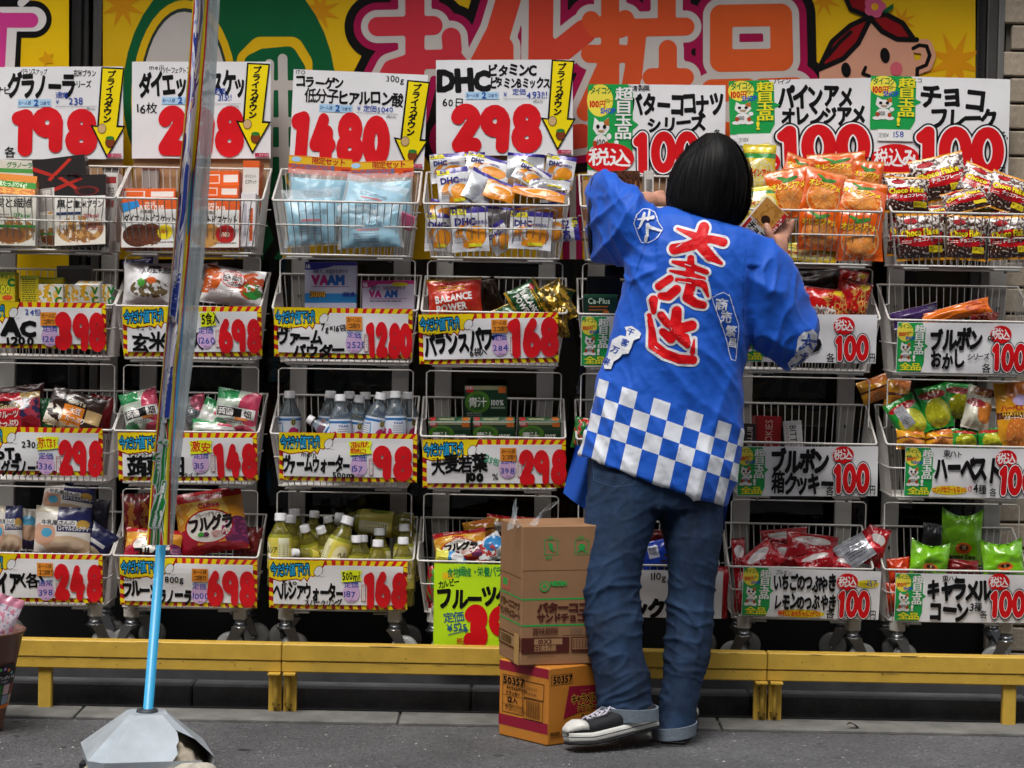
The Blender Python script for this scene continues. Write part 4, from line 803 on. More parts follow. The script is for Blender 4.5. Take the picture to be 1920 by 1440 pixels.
carton('biscuit_carton', 'upper orange carton on the stack beside the flag', 'carton', 416, 335, 66, 30, .1, .16, -1, -10, -4, OR, OS, None, OR, G)
SL = pmat('d6d2cc', [('r', 0, .86, 1, 1, 'd4581a')], .4)
carton('biscuit_carton', 'tall slim carton with an orange lid standing in the right corner', 'carton', 470, 345, 32, 88, .06, .13, 1, -6, -6, SL, OS, T(('ダイエット', 5, 26, 7, '3a3a3a', .01, .62), ('ビスケット', 5, 36, 8, '3a3a3a', .02, .58)), None, G)
carton('biscuit_carton', 'slim white carton end with an orange bar, in front at the right', 'carton', 465, 412, 28, 102, .06, .04, 0, -8, -4, pmat('d2ced0', [('r', .62, .1, .84, .72, 'd4581a'), ('r', .2, .2, .4, .8, 'a8a4b0')], .4), None, T(('V', 'ダイエット', 13, 30, 9, '3a3a40', .01)), None, G)
# ---- rack 3, top basket: clear plastic sets with a light blue pouch
G = 'plastic wrapped light blue pouch sets'
FILM = mat('dfe6ea', .08, alpha=.22, bump=.9, bscale=26, spec=.8, name='clear_film'); PB = mat('7fb6cc', .25, .14, 18, .5, 30, name='blue_film'); PBT = mat('8ec2d4', .2, .12, 14, .5, 30, alpha=.8, name='blue_film')
def pouch_set(label, cx, cy, w, h, Y, roll, tilt, yaw, seed, head=None):
    t = thing('wrapped_set', label, 'wrapped set', P(cx, cy, Y), (radians(tilt), radians(roll) - ROLL, radians(yaw)), G)
    def kid(nm, m, W, H, z, dec=None, t_=.05, y=0, se=.03):
        o = bag(nm, None, None, 960, 720, W, H, Y, 0, 0, 0, t_, m, dec, seed, se); o.parent = t; o.location = (0, y, z); o.rotation_euler = (0, 0, 0)
    kid('pouch', PB, w * .9, h * .8, -.01, T(('ヒアルロン酸', w * .2, h * .22, 12, '30607c', .01, .8), ('R', w * .25, h * .4, w * .6, h * .44, 'c04050'), ('L', w * .2, h * .5, w * .4, 4, 5, '4a7088')), .045)
    kid('film', FILM, w, h, 0, None, .062, 0, .02)
    if head:
        s = sc(Y); b = MB(); hw, hh = head; m = pmat('dfb020', [('r', 0, 0, 1, .55, 'd4501c'), ('r', 0, .92, 1, 1, 'd8861c')], .35); b.add([(-hw * s / 2, 0, 0), (hw * s / 2, 0, 0), (hw * s / 2, 0, hh * s), (-hw * s / 2, 0, hh * s), (-hw * s / 2, .001, 0), (hw * s / 2, .001, 0), (hw * s / 2, .001, hh * s), (-hw * s / 2, .001, hh * s)], [(0, 1, 2, 3), (4, 5, 6, 7), (3, 2, 6, 7)], m, False, [(0, 0), (1, 0), (1, 1), (0, 1)] * 2)
        T(('限定セット', hw * .36, 1, 13, 'b01420', .03, 1), ('コラーゲン低分子ヒアルロン酸', 4, 15, 10, '3a78a8', .02, .6), ('E', 14, 7, 9, 5, 'a8c8e0', 14), ('R', hw * .84, 20, hw * .98, 26, 'a82018')).to(b, lambda x, y: (Vector(((x - hw / 2) * s, 0, (hh - y) * s)), Vector((0, -1, 0))), .0001, .0004)
        b.obj('header_card', t, (0, .0, h * s * .40))
pouch_set('blue pouch set at the back left under a yellow header card', 596, 372, 118, 110, .15, 4, -6, 3, 1, (118, 34)); pouch_set('blue pouch set at the back right under a yellow header card', 716, 376, 122, 106, .15, -2, -6, -3, 2, (122, 32))
pouch_set('blue pouch set leaning in the front left of the basket', 586, 408, 112, 112, .05, -3, -12, 6, 3); pouch_set('blue pouch set lying uppermost across the middle of the basket', 700, 374, 120, 84, .06, 14, -30, 0, 4)
pouch_set('blue pouch set pressed against the wires at the front right', 694, 424, 126, 84, .03, -2, -6, -4, 5)
b = MB(); b.lathe([(.0, 0), (.012, 0), (.0125, .004), (.0125, .05), (.007, .056), (.007, .07), (0, .07)], mat('2a1a1c', .3), None, 12)
o = b.obj('small_bottle', None, P(632, 452, .05), (0, .06, 0)); tag(o, 'small dark bottle between the two front pouch sets', 'bottle')
b = MB(); b.box((0, 0, 0), (.05, .02, .045), mat('a04a68', .3), bev=.004); tag(b.obj('sample_box', None, P(762, 415, .06), (.1, .4, .1)), 'small pink sample box at the right end of the pouch sets', 'carton')
# ---- rack 4, top basket: vitamin pouches
G = 'vitamin pouches in the top basket'
VF = pmat('d6d6d8', [('r', 0, .86, 1, 1, '3a2e8a'), ('e', .52, .36, .42, .3, 'd8871a'), ('e', .6, .42, .3, .22, 'ccc8c6'), ('e', .66, .37, .28, .2, 'dc8c20'), ('r', .02, .05, .3, .3, 'c9c8cc')], .3, 0, .4, .25)
VB = pmat('c4c6ca', [('r', 0, .88, 1, 1, '3a2e8a'), ('r', .1, .1, .5, .5, 'b4b6ba')], .22, .35, .3, .35); VO = pmat('cf7f1c', [('e', .5, .5, .4, .3, 'd8d2c8'), ('e', .56, .46, .32, .22, 'd88a20'), ('r', 0, .86, 1, 1, '3a2e8a')], .3, 0, .4, .3)
def vt(w, h, k=0):
    return T(('R', 1, h * .03, w * .42, h * .17, 'd8cc1c'), ('60', 2, h * .035, h * .12, '22206a', .05, .9), ('日分', w * .22, h * .06, h * .08, '22206a', .02, .9), ('DHC', w * .1, h * .24, h * .19, '2a2470', .05, .95), ('の健康食品', w * .52, h * .31, h * .09, '3a3680', .01, .85), ('L', w * .08, h * .62, w * .3, 4, h * .05, '8a8a90'), ('R', w * .45, h * .82, w * .8, h * .9, 'd8cc2c'))
vl = [('front left, upright with its label facing the street', 851, 351, 60, 76, .04, -6, -14, 6, VF, 1), ('at the back left with a purple top strip', 840, 315, 66, 56, .17, -5, -8, 0, VF, 1), ('leaning sideways, silver with a magenta seal', 900, 352, 54, 66, .05, 28, -20, 10, VB, 0),
      ('orange side up in the middle of the heap', 938, 358, 58, 46, .05, 20, -35, 0, VO, 0), ('back row centre, purple strip tilted right', 914, 316, 84, 52, .14, 14, -25, 0, VF, 1), ('plain silver back turned to the street, rear', 985, 312, 70, 50, .14, 4, -12, 0, VB, 0),
      ('tilted, yellow tab and blue letters in the middle right', 996, 330, 66, 46, .09, 30, -30, 0, VF, 1), ('standing at the back right corner', 1050, 318, 56, 54, .16, 10, -8, 0, VF, 1), ('lying flat with fine print on the right', 1030, 346, 78, 30, .07, 4, -50, 0, VB, 1),
      ('flat orange edge on top at the right front', 1010, 362, 100, 34, .03, 12, -55, 0, VO, 0), ('behind the wires, low left', 823, 435, 52, 74, .06, 2, -4, 4, VF, 0), ('behind the wires, low left of centre, whole orange letter showing', 881, 430, 70, 86, .03, -3, -6, 0, VF, 0),
      ('behind the wires, half hidden in the low centre', 936, 446, 44, 56, .05, -30, 0, 0, VF, 1), ('behind the wires, low right of centre, whole orange letter showing', 995, 432, 80, 74, .03, 4, -6, 0, VF, 0), ('behind the wires in the low right corner, purple strip upright', 1048, 432, 44, 78, .04, 84, -4, 0, VF, 0),
      ('squeezed between the upper and lower layers at left', 838, 396, 64, 44, .07, 4, -10, 0, VO, 0), ('squeezed between the layers at right', 1010, 402, 90, 44, .08, -6, -10, 0, VO, 0), ('squeezed between the layers in the centre', 925, 408, 80, 44, .09, 6, -10, 0, VB, 0), ('poking up at the back left behind the others', 880, 306, 60, 40, .19, -2, -6, 0, VF, 0)]
for i, (l, cx, cy, w_, h_, Y, r_, t_, y_, m, k) in enumerate(vl): bag('vitamin_pouch', 'vitamin pouch ' + l, 'pouch', cx, cy, w_, h_, Y, r_, t_, y_, .016, m, vt(w_, h_) if (k or m is VF) else None, i + 1, .03, G, .01, 1.6, res=(12, 14))
# ---- rack 5, top basket: chocolate coconut biscuit cartons
G = 'chocolate coconut biscuit cartons'
CH = pmat('5a3420', [('n', .5, .5, .6, .6, 9, .5, '2a140c'), ('e', .4, .5, .2, .3, '9a6a34')], .35)
for i, x in enumerate((1166, 1180, 1193)): carton('biscuit_carton', ['first', 'second', 'third'][i] + ' dark chocolate biscuit carton above the clerk\'s left shoulder', 'carton', x, 366, 14 if i else 40, 92, .1, .05 + i * .004, 0, -4, 2, CH, mat('4a2a1a', .4), None, None, G)
carton('biscuit_carton', 'carton end with a barcode above the clerk\'s left shoulder', 'carton', 1217, 366, 18, 92, .1, .06, 0, -4, 0, pmat('c4c0ba', [], .4), None, T(*[('R', 4 + i * 1.1, 16, 4.6 + i * 1.1, 48, '2a2a2a') for i in range(10)]), None, G)
carton('biscuit_carton', 'tan carton in the left corner of the basket reached by the clerk', 'carton', 1110, 392, 36, 110, .1, .06, 0, -4, 0, pmat('b08a5a', [('r', 0, .3, 1, .5, '7a4a2a')], .4), CH, None, None, G)
carton('biscuit_carton', 'brown carton behind the wires under the clerk\'s left sleeve', 'carton', 1134, 436, 60, 64, .1, .04, 0, -4, 0, CH, None, None, None, G)
carton('biscuit_carton', 'brown carton lying flat beside the clerk\'s hair', 'carton', 1238, 384, 60, 26, .1, .06, 0, -4, 0, CH, None, None, None, G)
# ---- rack 6, top basket: pineapple and orange sweets
G = 'orange and pineapple sweet bags'
OB = pmat('d4560c', [('r', 0, .9, 1, 1, 'd87a3a'), ('e', .5, .38, .42, .36, 'd8a878'), ('e', .5, .38, .39, .335, 'd8620e'), ('e', .5, .38, .3, .26, 'e08a3c'), ('n', .5, .4, .4, .34, 14, .56, 'e8a050'), ('r', 0, 0, 1, .06, 'cf5a1c')], .2, 0, .6, .3)
PB_ = pmat('d2b41c', [('r', 0, .72, 1, .82, '2f8a3a'), ('e', .5, .4, .44, .3, 'cfc8a0'), ('n', .5, .4, .42, .28, 20, .5, 'd8c040'), ('r', 0, .88, 1, 1, 'd8c02c')], .22, 0, .6, .3)
def ot(w, h): 
    d = T(('E', w * .55, h * .24, w * .2, h * .045, '2c7a2a', 14, -12), ('E', w * .38, h * .2, w * .14, h * .035, '3a8a30', 14, 25), ('オレンジアメ', w * .08, h * .27, h * .15, 'e8d020', .04, .92 * w / h, 4, ((.09, 'c03a0c'), (.03, 'ecd82c'))))
    for i in range(9): a = i * .7; d.brush([(w * .5, h * .62), (w * (.5 + .3 * cos(a)), h * (.62 + .26 * sin(a)))], .35, 'e8c090')
    return d
pt = lambda w, h: T(('パインアメ', w * .1, h * .5, h * .16, 'c8281c', .04, .95 * w / h), ('R', w * .1, h * .1, w * .9, h * .16, 'e8d850'))
ol = [('at the back, upright with its crimped top touching the card', 1570, 322, 110, 72, .16, -4, -8, 0, OB), ('front centre, tilted left', 1544, 362, 80, 90, .05, 14, -16, 6, OB), ('front right corner, leaning over the wires', 1616, 372, 94, 70, .05, 10, -18, -6, OB), ('left of centre behind the front ones', 1482, 362, 84, 96, .08, -12, -10, 0, OB),
      ('behind the wires in the low centre', 1536, 428, 84, 84, .03, 2, -4, 4, OB), ('behind the wires in the low right', 1612, 440, 88, 100, .03, 1, -4, -4, OB), ('squeezed in the back right corner', 1625, 340, 60, 80, .14, 6, -6, 0, OB), ('leaning in the back beside the yellow one', 1496, 322, 60, 60, .15, 20, -10, 0, OB)]
for i, (l, cx, cy, w_, h_, Y, r_, t_, y_, m) in enumerate(ol): bag('sweet_bag', 'orange sweet bag ' + l, 'sweet bag', cx, cy, w_, h_, Y, r_, t_, y_, .035, m, ot(w_, h_), i + 20, .05, G, .05, 1.2)
pl = [('upright at the back left with a crimped top', 1424, 318, 62, 96, .14, 2, -8, 0), ('under the upright one, green band showing', 1424, 378, 72, 60, .07, -4, -14, 0), ('low behind the wires at the left', 1424, 444, 60, 80, .04, -4, -4, 0), ('flat at the bottom in the centre', 1510, 478, 120, 30, .05, 6, -30, 0), ('flat above the bottom one in the centre', 1530, 462, 110, 24, .07, -4, -40, 0), ('rearmost on top of the yellow pile', 1420, 292, 50, 44, .18, -6, -10, 0)]
for i, (l, cx, cy, w_, h_, Y, r_, t_, y_) in enumerate(pl): bag('sweet_bag', 'yellow pineapple sweet bag ' + l, 'sweet bag', cx, cy, w_, h_, Y, r_, t_, y_, .03, PB_, pt(w_, h_), i + 30, .05, G, .05, 1.2)
# ---- rack 7, top basket: chocolate flake bags
G = 'chocolate flake bags'
CF_ = pmat('c9c4bc', [('n', .5, .5, 1, 1, 12, .5, '4a2418'), ('n', .5, .15, .7, .25, 18, .42, '3a1c12'), ('e', .5, .48, .46, .2, 'b8101c'), ('r', .04, .36, .96, .58, 'b8101c'), ('r', 0, .95, 1, 1, 'd8901c'), ('r', 0, 0, 1, .05, 'd8901c'), ('e', .28, .82, .16, .06, 'b01420')], .2, 0, .6, .35)
def cft(w, h): return T(('Choco Flake', w * .06, h * .36, h * .17, 'e8d81c', .05, .74 * w / h, -4, ((.10, '7a0a10'), (.045, 'e8d81c'))), ('チョコフレーク', w * .3, h * .53, h * .10, 'e8e4e0', .03, .92 * w / h, -4), ('R', w * .64, h * .7, w * .94, h * .84, 'd8c020'), ('サクッと', w * .66, h * .72, h * .08, '2a1a10', .02, .6), ('E', w * .28, h * .17, w * .15, h * .06, 'b01420', 16), ('L', w * .08, h * .58, w * .2, 2, h * .04, 'e8c8c0'))
cl = [('front left, label square to the street', 1700, 366, 84, 72, .06, 3, -14, 4), ('on top of the heap, tilted against the card', 1762, 334, 104, 88, .12, -12, -14, 0), ('lying crumpled in the middle', 1810, 376, 84, 50, .05, -14, -30, 0), ('turned sideways on the right of the heap', 1848, 352, 104, 72, .09, 24, -20, -8), ('at the right edge of the picture on top', 1890, 364, 80, 76, .06, 20, -16, 0),
      ('behind the wires, second from the left', 1726, 444, 92, 90, .03, -2, -4, 3), ('behind the wires in the middle', 1812, 446, 76, 86, .03, 3, -4, 0), ('behind the wires at the right, label showing', 1894, 446, 86, 84, .03, -2, -4, 0), ('behind the wires in the left corner', 1688, 440, 50, 84, .07, 3, -4, 10), ('peeking out behind the front left one', 1680, 352, 50, 60, .16, 0, -6, 0), ('between the wires and the crumpled one', 1770, 402, 90, 40, .07, 0, -20, 0), ('filling the space under the sideways one', 1866, 402, 90, 40, .07, 4, -20, 0)]
for i, (l, cx, cy, w_, h_, Y, r_, t_, y_) in enumerate(cl): bag('flake_bag', 'red and brown chocolate flake bag ' + l, 'snack bag', cx, cy, w_, h_, Y, r_, t_, y_, .04, CF_, cft(w_, h_), i + 40, .05, G, .05, 1.5)
# ================================================================== second row of baskets
G = 'lemon drink cartons'
LY = pmat('d4c41c', [('r', .06, .06, .94, .94, 'd8ca2c'), ('r', 0, .9, 1, 1, '9aa83a')], .38); LM = pmat('d8d8d0', [('n', .45, .55, .5, .45, 4.5, .48, 'dca81c'), ('n', .3, .5, .4, .3, 7, .6, '3a8a3a'), ('r', 0, 0, 1, .28, 'd8d6d0')], .38)
vc = lambda w, h: T(('V', 'VC', w * .66, h * .06, h * .4, '1f7a3a', .05, 1), ('L', 3, h * .78, w * .8, 3, h * .06, 'a06a60'))
carton('drink_carton', 'yellow vitamin carton with large numerals at the left picture edge', 'carton', 8, 538, 40, 56, .06, .08, 0, -2, 0, LY, None, T(('ビタミン', 4, 4, 9, '2a6a2a', .03, .9), ('C', 26, 12, 16, '1f7a3a', .08), ('1500', 2, 24, 17, 'd8401c', .06, .8, 0, ((.11, '1f5a2a'), (.05, 'e8e02c'))), ('E', 26, 48, 10, 5, 'd85a2c', 12)), None, G)
carton('drink_carton', 'plain yellow carton turned to its printed side panel', 'carton', 55, 546, 34, 58, .06, .09, 0, -2, 3, LY, None, T(('L', 4, 6, 26, 11, 4, '4a4a1a')), None, G)
carton('drink_carton', 'lemon carton standing third from the left', 'carton', 95, 556, 46, 46, .05, .07, 0, -2, 0, LM, None, vc(46, 46), LM, G); carton('drink_carton', 'lemon carton half covered by the tilted one', 'carton', 130, 556, 30, 46, .05, .09, 0, -2, 0, LM, None, None, LM, G)
carton('drink_carton', 'lemon carton pulled forward with its lid tilted to the street', 'carton', 164, 555, 46, 44, .05, .05, 1, 12, -3, LM, None, vc(46, 44), LM, G); carton('drink_carton', 'lemon carton at the right end of its row', 'carton', 198, 556, 22, 46, .05, .07, 0, -2, -3, LM, None, vc(22, 46), LM, G)
carton('drink_carton', 'yellow lemon carton peeping over the third one', 'carton', 98, 532, 42, 24, .05, .16, 0, -2, 0, LY, None, None, None, G)
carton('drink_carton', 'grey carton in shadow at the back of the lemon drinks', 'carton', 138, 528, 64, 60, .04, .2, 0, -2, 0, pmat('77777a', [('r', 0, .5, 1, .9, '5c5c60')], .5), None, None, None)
G = 'rice porridge bags'
RP = pmat('d8d6d6', [('n', .55, .38, .4, .22, 8, .46, '6a5a3a'), ('e', .38, .5, .08, .1, '4a9a3a'), ('e', .6, .56, .1, .08, 'd0622c'), ('r', 0, .93, 1, 1, 'c9c9d4')], .22, 0, .5, .35)
bag('porridge_bag', 'plump white porridge bag on the left, half behind the flag', 'food bag', 277, 534, 92, 84, .07, 2, -10, 4, .08, RP, T(('人の玄米雑炊', 34, 12, 13, '2a2a34', .02, .78, -3), ('E', 60, 10, 13, 4, '26262c', 14)), 61, .05, G, .05, 1.0)
bag('porridge_bag', 'dark blue backed bag behind the white porridge bag', 'food bag', 260, 512, 60, 56, .15, -6, -6, 0, .05, pmat('1f2458', [], .25), None, 62, .05, None)
RP2 = pmat('d8d4d2', [('n', .1, .62, .22, .4, 6, .42, 'c0561c'), ('n', .82, .55, .22, .36, 7, .44, 'b0481c'), ('e', .86, .3, .1, .1, '2f8a3a'), ('n', .85, .42, .16, .2, 9, .5, '3a7a2c')], .22, 0, .5, .3)
bag('porridge_bag', 'wide white porridge bag with vegetable pictures, right of the flag', 'food bag', 437, 538, 116, 74, .06, 8, -14, -3, .07, RP2, T(('E', 58, 26, 24, 17, 'c02818', 20, 8), ('E', 58, 26, 22.5, 15.5, 'd8d4d2', 20, 8), ('玄米雑炊', 38, 16, 11, '26262c', .03, .9, 6), ('朝食セット', 42, 28, 9, '26262c', .02, .8, 6), ('L', 14, 48, 50, 3, 4, '9a8a8a')), 63, .05, G, .04, 1.0)
bag('porridge_bag', 'porridge bag glimpsed just right of the flag with an orange picture', 'food bag', 388, 528, 50, 70, .11, -8, -8, 0, .05, RP2, None, 64, .05, G)
G = 'powder stick cartons'
def vaam(w, h, c, num): return T(('16', 2, 3, 10, 'e0e0ea', .03), ('運動で、体脂肪を燃やす', w * .15, h * .17, 8, '3a3a78', .01, .78), ('VA', w * .13, h * .3, h * .24, 'b02c7c', .09, .92, 0, None), ('AM', w * .43, h * .3, h * .24, '2a64b0', .09, .92), ('R', w * .13, h * .56, w * .86, h * .575, '7a3a90'), *(((num, w * .1, h * .67, h * .15, 'd8861c', .05, .95, 0, ((.09, '2a1a1a'), (.04, 'dca020'))), ('運動量', w * .72, h * .69, 9, '2a3a9a', .02, .9)) if num else (('E', w * .72, h * .12, 16, 4, 'd8cc2c', 14), ('L', w * .15, h * .62, w * .6, 1, 6, '5a5a70'))))
V1 = pmat('c9cbe0', [('e', 0, 1.0, .62, .16, '2c2f9a'), ('r', 0, .93, 1, 1, '2c2f9a'), ('r', 0, .14, 1, .34, '2a86c8')], .3); V2 = pmat('c9c2d4', [('r', 0, .9, 1, 1, 'c02c7c'), ('e', 0, .92, .3, .14, 'c02c7c'), ('r', 0, 0, 1, .1, 'b04a90')], .3)
carton('powder_carton', 'tall powder stick carton with a blue edge, standing at the back', 'carton', 620, 536, 97, 90, .05, .12, 0, -4, 0, V1, None, vaam(97, 82, 0, '3000'), None, G)
carton('powder_carton', 'lower powder stick carton with a magenta edge', 'carton', 728, 556, 98, 60, .05, .11, 0, -4, 0, V2, None, vaam(98, 60, 1, ''), None, G)
G = 'nutrition bar bags'
BP = pmat('b8280f', [('r', 0, .93, 1, 1, 'a0701c'), ('e', .15, .78, .1, .1, 'c03a1c'), ('r', 0, 0, 1, .3, 'b0300f')], .22, .1, .5, .35); BG = pmat('1a4a24', [('r', 0, .92, 1, 1, 'b08a2a'), ('r', 0, 0, 1, .08, 'b08a2a'), ('e', .15, .8, .08, .08, 'a02030')], .2, .1, .6, .4); GO = pmat('a8821c', [('n', .5, .5, .7, .7, 6, .5, '5a4a14')], .2, .5, .4, .5)
bp = lambda w, h, k: T(('BALANCE', w * .12, h * .42, h * .2, 'd8d4d0', .04, .82, -5), ('POWER', w * .14, h * .64, h * .2, 'd8d4d0', .04, .85, -5), ('L', w * .2, h * .2, w * .5, 2, h * .07, 'd8a01c'))
bag('nutrition_bag', 'orange red nutrition bar bag standing upright', 'food bag', 853, 562, 104, 82, .08, -3, -10, 0, .05, BP, bp(104, 82, 0), 66, .05, G)
bag('nutrition_bag', 'green nutrition bar bag lying on its side with gold crimped end', 'food bag', 992, 572, 84, 66, .06, 62, -10, 0, .05, BG, bp(84, 66, 1), 67, .06, G); bag('nutrition_bag', 'crumpled gold bag back at the right end', 'food bag', 1042, 570, 60, 84, .05, -30, -14, 0, .04, GO, None, 68, .05, G, .05, 2)
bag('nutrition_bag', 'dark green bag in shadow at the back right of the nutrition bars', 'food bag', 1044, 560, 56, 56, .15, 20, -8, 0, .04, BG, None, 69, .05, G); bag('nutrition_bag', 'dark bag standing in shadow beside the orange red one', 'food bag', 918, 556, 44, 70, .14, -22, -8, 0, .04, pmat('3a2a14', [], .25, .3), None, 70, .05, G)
bag('nutrition_bag', 'green bag edge with a gold tip, low in the middle', 'food bag', 942, 590, 50, 34, .05, -24, -30, 0, .03, BG, None, 71, .05, G); bag('nutrition_bag', 'gold bag spilling over the right end of the price strip', 'food bag', 1052, 604, 26, 60, .015, -8, 0, 0, .03, GO, None, 72, .05, G, .05, 2)
G = 'calcium cartons'
carton('supplement_carton', 'dark green calcium carton in the basket left of the clerk', 'carton', 1126, 574, 64, 44, .05, .05, 0, -2, 0, pmat('0e2a20', [('r', 0, .88, 1, 1, '1f4a34'), ('r', .14, .3, .7, .36, '8a4a20')], .3), None, T(('Ca-Plus', 8, 6, 13, 'b0c4b0', .02, .85), ('R', 10, 22, 46, 24, 'a05a20'), ('E', 42, 34, 6, 4, 'b05a20', 12)), None, G)
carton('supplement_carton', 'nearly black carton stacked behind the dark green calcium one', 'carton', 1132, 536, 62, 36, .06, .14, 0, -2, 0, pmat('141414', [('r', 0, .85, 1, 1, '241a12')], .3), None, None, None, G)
G = 'red ring snack bags'
RR = pmat('b4100e', [('n', .7, .4, .4, .5, 7, .56, 'c9863a'), ('e', .78, .86, .16, .1, 'd8b81c'), ('r', 0, .95, 1, 1, '8a0a0a')], .2, 0, .6, .4)
def rings(w, h, t):
    d = Dec(9); r = random.Random(t)
    for i in range(9): 
        x, y = w * r.uniform(.5, .95), h * r.uniform(.25, .9); d.brush(list(arc(x, y, w * .06, h * .09, 0, 360, 8)), .8, 'cf9a4c')
    d.text('おさかなわ' if t == 1 else 'わ', w * .08, h * .58, h * .3, 'd8d0c8', .06, w=.6); return d
bag('ring_snack_bag', 'red ring snack bag in front with a yellow tag', 'snack bag', 1548, 572, 94, 66, .06, 6, -12, 4, .05, RR, rings(94, 66, 1), 73, .05, G)
bag('ring_snack_bag', 'red ring snack bag at the right, mostly showing golden rings', 'snack bag', 1600, 560, 60, 70, .07, 14, -10, -6, .045, RR, rings(60, 70, 2), 74, .05, G)
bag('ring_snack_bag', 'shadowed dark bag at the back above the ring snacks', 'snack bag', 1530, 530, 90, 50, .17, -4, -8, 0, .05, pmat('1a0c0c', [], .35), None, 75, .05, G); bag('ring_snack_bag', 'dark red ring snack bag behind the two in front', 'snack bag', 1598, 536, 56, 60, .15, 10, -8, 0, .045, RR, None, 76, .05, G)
G = 'long wrapped biscuit packs'
bag('biscuit_pack', 'purple wrapped biscuit pack lying under the orange one', 'biscuit pack', 1716, 592, 92, 34, .08, -14, -20, 0, .04, pmat('3a2258', [('r', .8, 0, 1, 1, '2a1a40')], .25), None, 77, .05, G)
bag('biscuit_pack', 'long orange wrapped biscuit pack lying across the basket', 'biscuit pack', 1792, 586, 134, 30, .06, -14, -20, 0, .04, pmat('d0640c', [('r', 0, 0, .06, 1, 'd87a20'), ('n', .8, .5, .16, .5, 7, .5, 'a83a0c')], .2), None, 78, .05, G)
bag('biscuit_pack', 'dark red wrapped pack at the right of the orange one', 'biscuit pack', 1846, 594, 50, 34, .12, 20, -20, 0, .04, pmat('8a1018', [('n', .5, .5, .5, .5, 8, .55, 'c07a4a')], .25), None, 79, .05, G)
# ================================================================== third row
G = 'soy granola bags'
GR = pmat('b01420', [('r', .62, 0, 1, 1, '9a3040'), ('n', .8, .5, .2, .5, 5, .5, '2a2448'), ('e', .8, .2, .18, .2, '8a1420'), ('r', .02, .62, .6, .8, '26160f'), ('r', .6, .85, 1, 1, 'b09050')], .22, 0, .5, .25)
GO_ = pmat('2e1c14', [('r', .3, .06, .68, .62, 'd0761c'), ('r', .24, .62, .7, .78, '160e0c'), ('n', .1, .25, .22, .3, 6, .48, 'd8d0c0'), ('r', .72, .3, 1, .62, 'b89a6a'), ('n', .5, .06, .5, .1, 10, .45, 'c8b890')], .22, 0, .5, .25)
bag('granola_bag', 'red fruit granola bag standing at the left picture edge', 'food bag', 30, 774, 92, 78, .06, -3, -10, 0, .04, GR, T(('GooTa', 14, 20, 12, 'b09a60', .02, 1), ('フルーツ', 10, 36, 14, 'd8d0c8', .03, .8), ('たっぷり', 10, 53, 14, 'd8d0c8', .03, .8)), 81, .04, G, .02)
bag('granola_bag', 'orange soybean granola bag leaning over to the right', 'food bag', 140, 772, 104, 76, .05, 17, -14, 0, .04, GO_, T(('GooTa', 34, 17, 10, 'b0a080', .02, 1), ('大豆', 42, 32, 13, 'd8d0c8', .03, .9), ('たっぷり', 40, 48, 12, 'd8d0c8', .02, .8)), 82, .04, G, .02)
bag('granola_bag', 'green edged granola bag hidden behind the red one', 'food bag', 78, 780, 40, 70, .1, 4, -8, 0, .03, pmat('1f5a34', [('r', .7, 0, 1, 1, '2f7a44')], .25), None, 83, .04, G); bag('granola_bag', 'dark red granola bag tucked behind the orange soybean one', 'food bag', 188, 776, 46, 70, .12, 10, -8, 0, .03, pmat('7a1018', [], .25), None, 84, .04, G)
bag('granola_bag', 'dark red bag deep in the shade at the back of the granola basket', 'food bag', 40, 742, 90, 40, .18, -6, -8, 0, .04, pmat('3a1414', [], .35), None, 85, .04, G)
G = 'konjac jelly bags'
KJ = pmat('b9c4b4', [('r', 0, .74, .5, 1, '2a8a50'), ('e', .85, .6, .3, .4, 'c0405c'), ('e', .14, .1, .22, .2, '3a8a50'), ('e', .75, .06, .26, .14, 'c04a64'), ('r', .05, .34, .95, .58, 'd8d6d2')], .2, 0, .6, .35)
def kj(w, h): return T(('R', w * .06, h * .44, w * .36, h * .64, BK), ('R', w * .37, h * .44, w * .64, h * .64, BK), ('R', w * .65, h * .44, w * .95, h * .64, 'd8d4d0'), ('蒟蒻', w * .08, h * .46, h * .17, 'e0dcd8', .02, 1.5 * w / h / 1.35), ('畑', w * .68, h * .46, h * .17, BK, .03, 1.5 * w / h / 1.35), ('L', w * .08, h * .7, w * .6, 2, h * .05, '6a5a70'), ('R', w * .5, h * .64, w * .8, h * .7, 'b0682c'))
bag('jelly_bag', 'konjac jelly bag at the left, tilted and half behind the flag', 'food bag', 266, 772, 72, 84, .06, -14, -12, 4, .055, KJ, kj(72, 84), 86, .05, G); bag('jelly_bag', 'konjac jelly bag at the right, label square to the street', 'food bag', 444, 772, 84, 84, .05, 9, -10, -3, .055, KJ, kj(84, 84), 87, .05, G)
bag('jelly_bag', 'konjac jelly bag turned away, silver back next to the flag', 'food bag', 364, 776, 56, 70, .09, -16, -12, 0, .05, pmat('9aa0a0', [('r', .2, .2, .8, .7, '8a9090'), ('e', .8, .8, .3, .3, 'b04a60')], .25, .2), T(('L', 10, 20, 34, 8, 5, '4a4a50')), 88, .05, G); bag('jelly_bag', 'konjac jelly bag squeezed between the silver back and the right one', 'food bag', 396, 782, 50, 66, .07, 26, -12, 0, .05, KJ, None, 89, .05, G)
bag('jelly_bag', 'konjac jelly bag lying low in front in the gap beside the flag', 'food bag', 404, 804, 90, 34, .04, 4, -20, 0, .04, KJ, None, 90, .05, G)
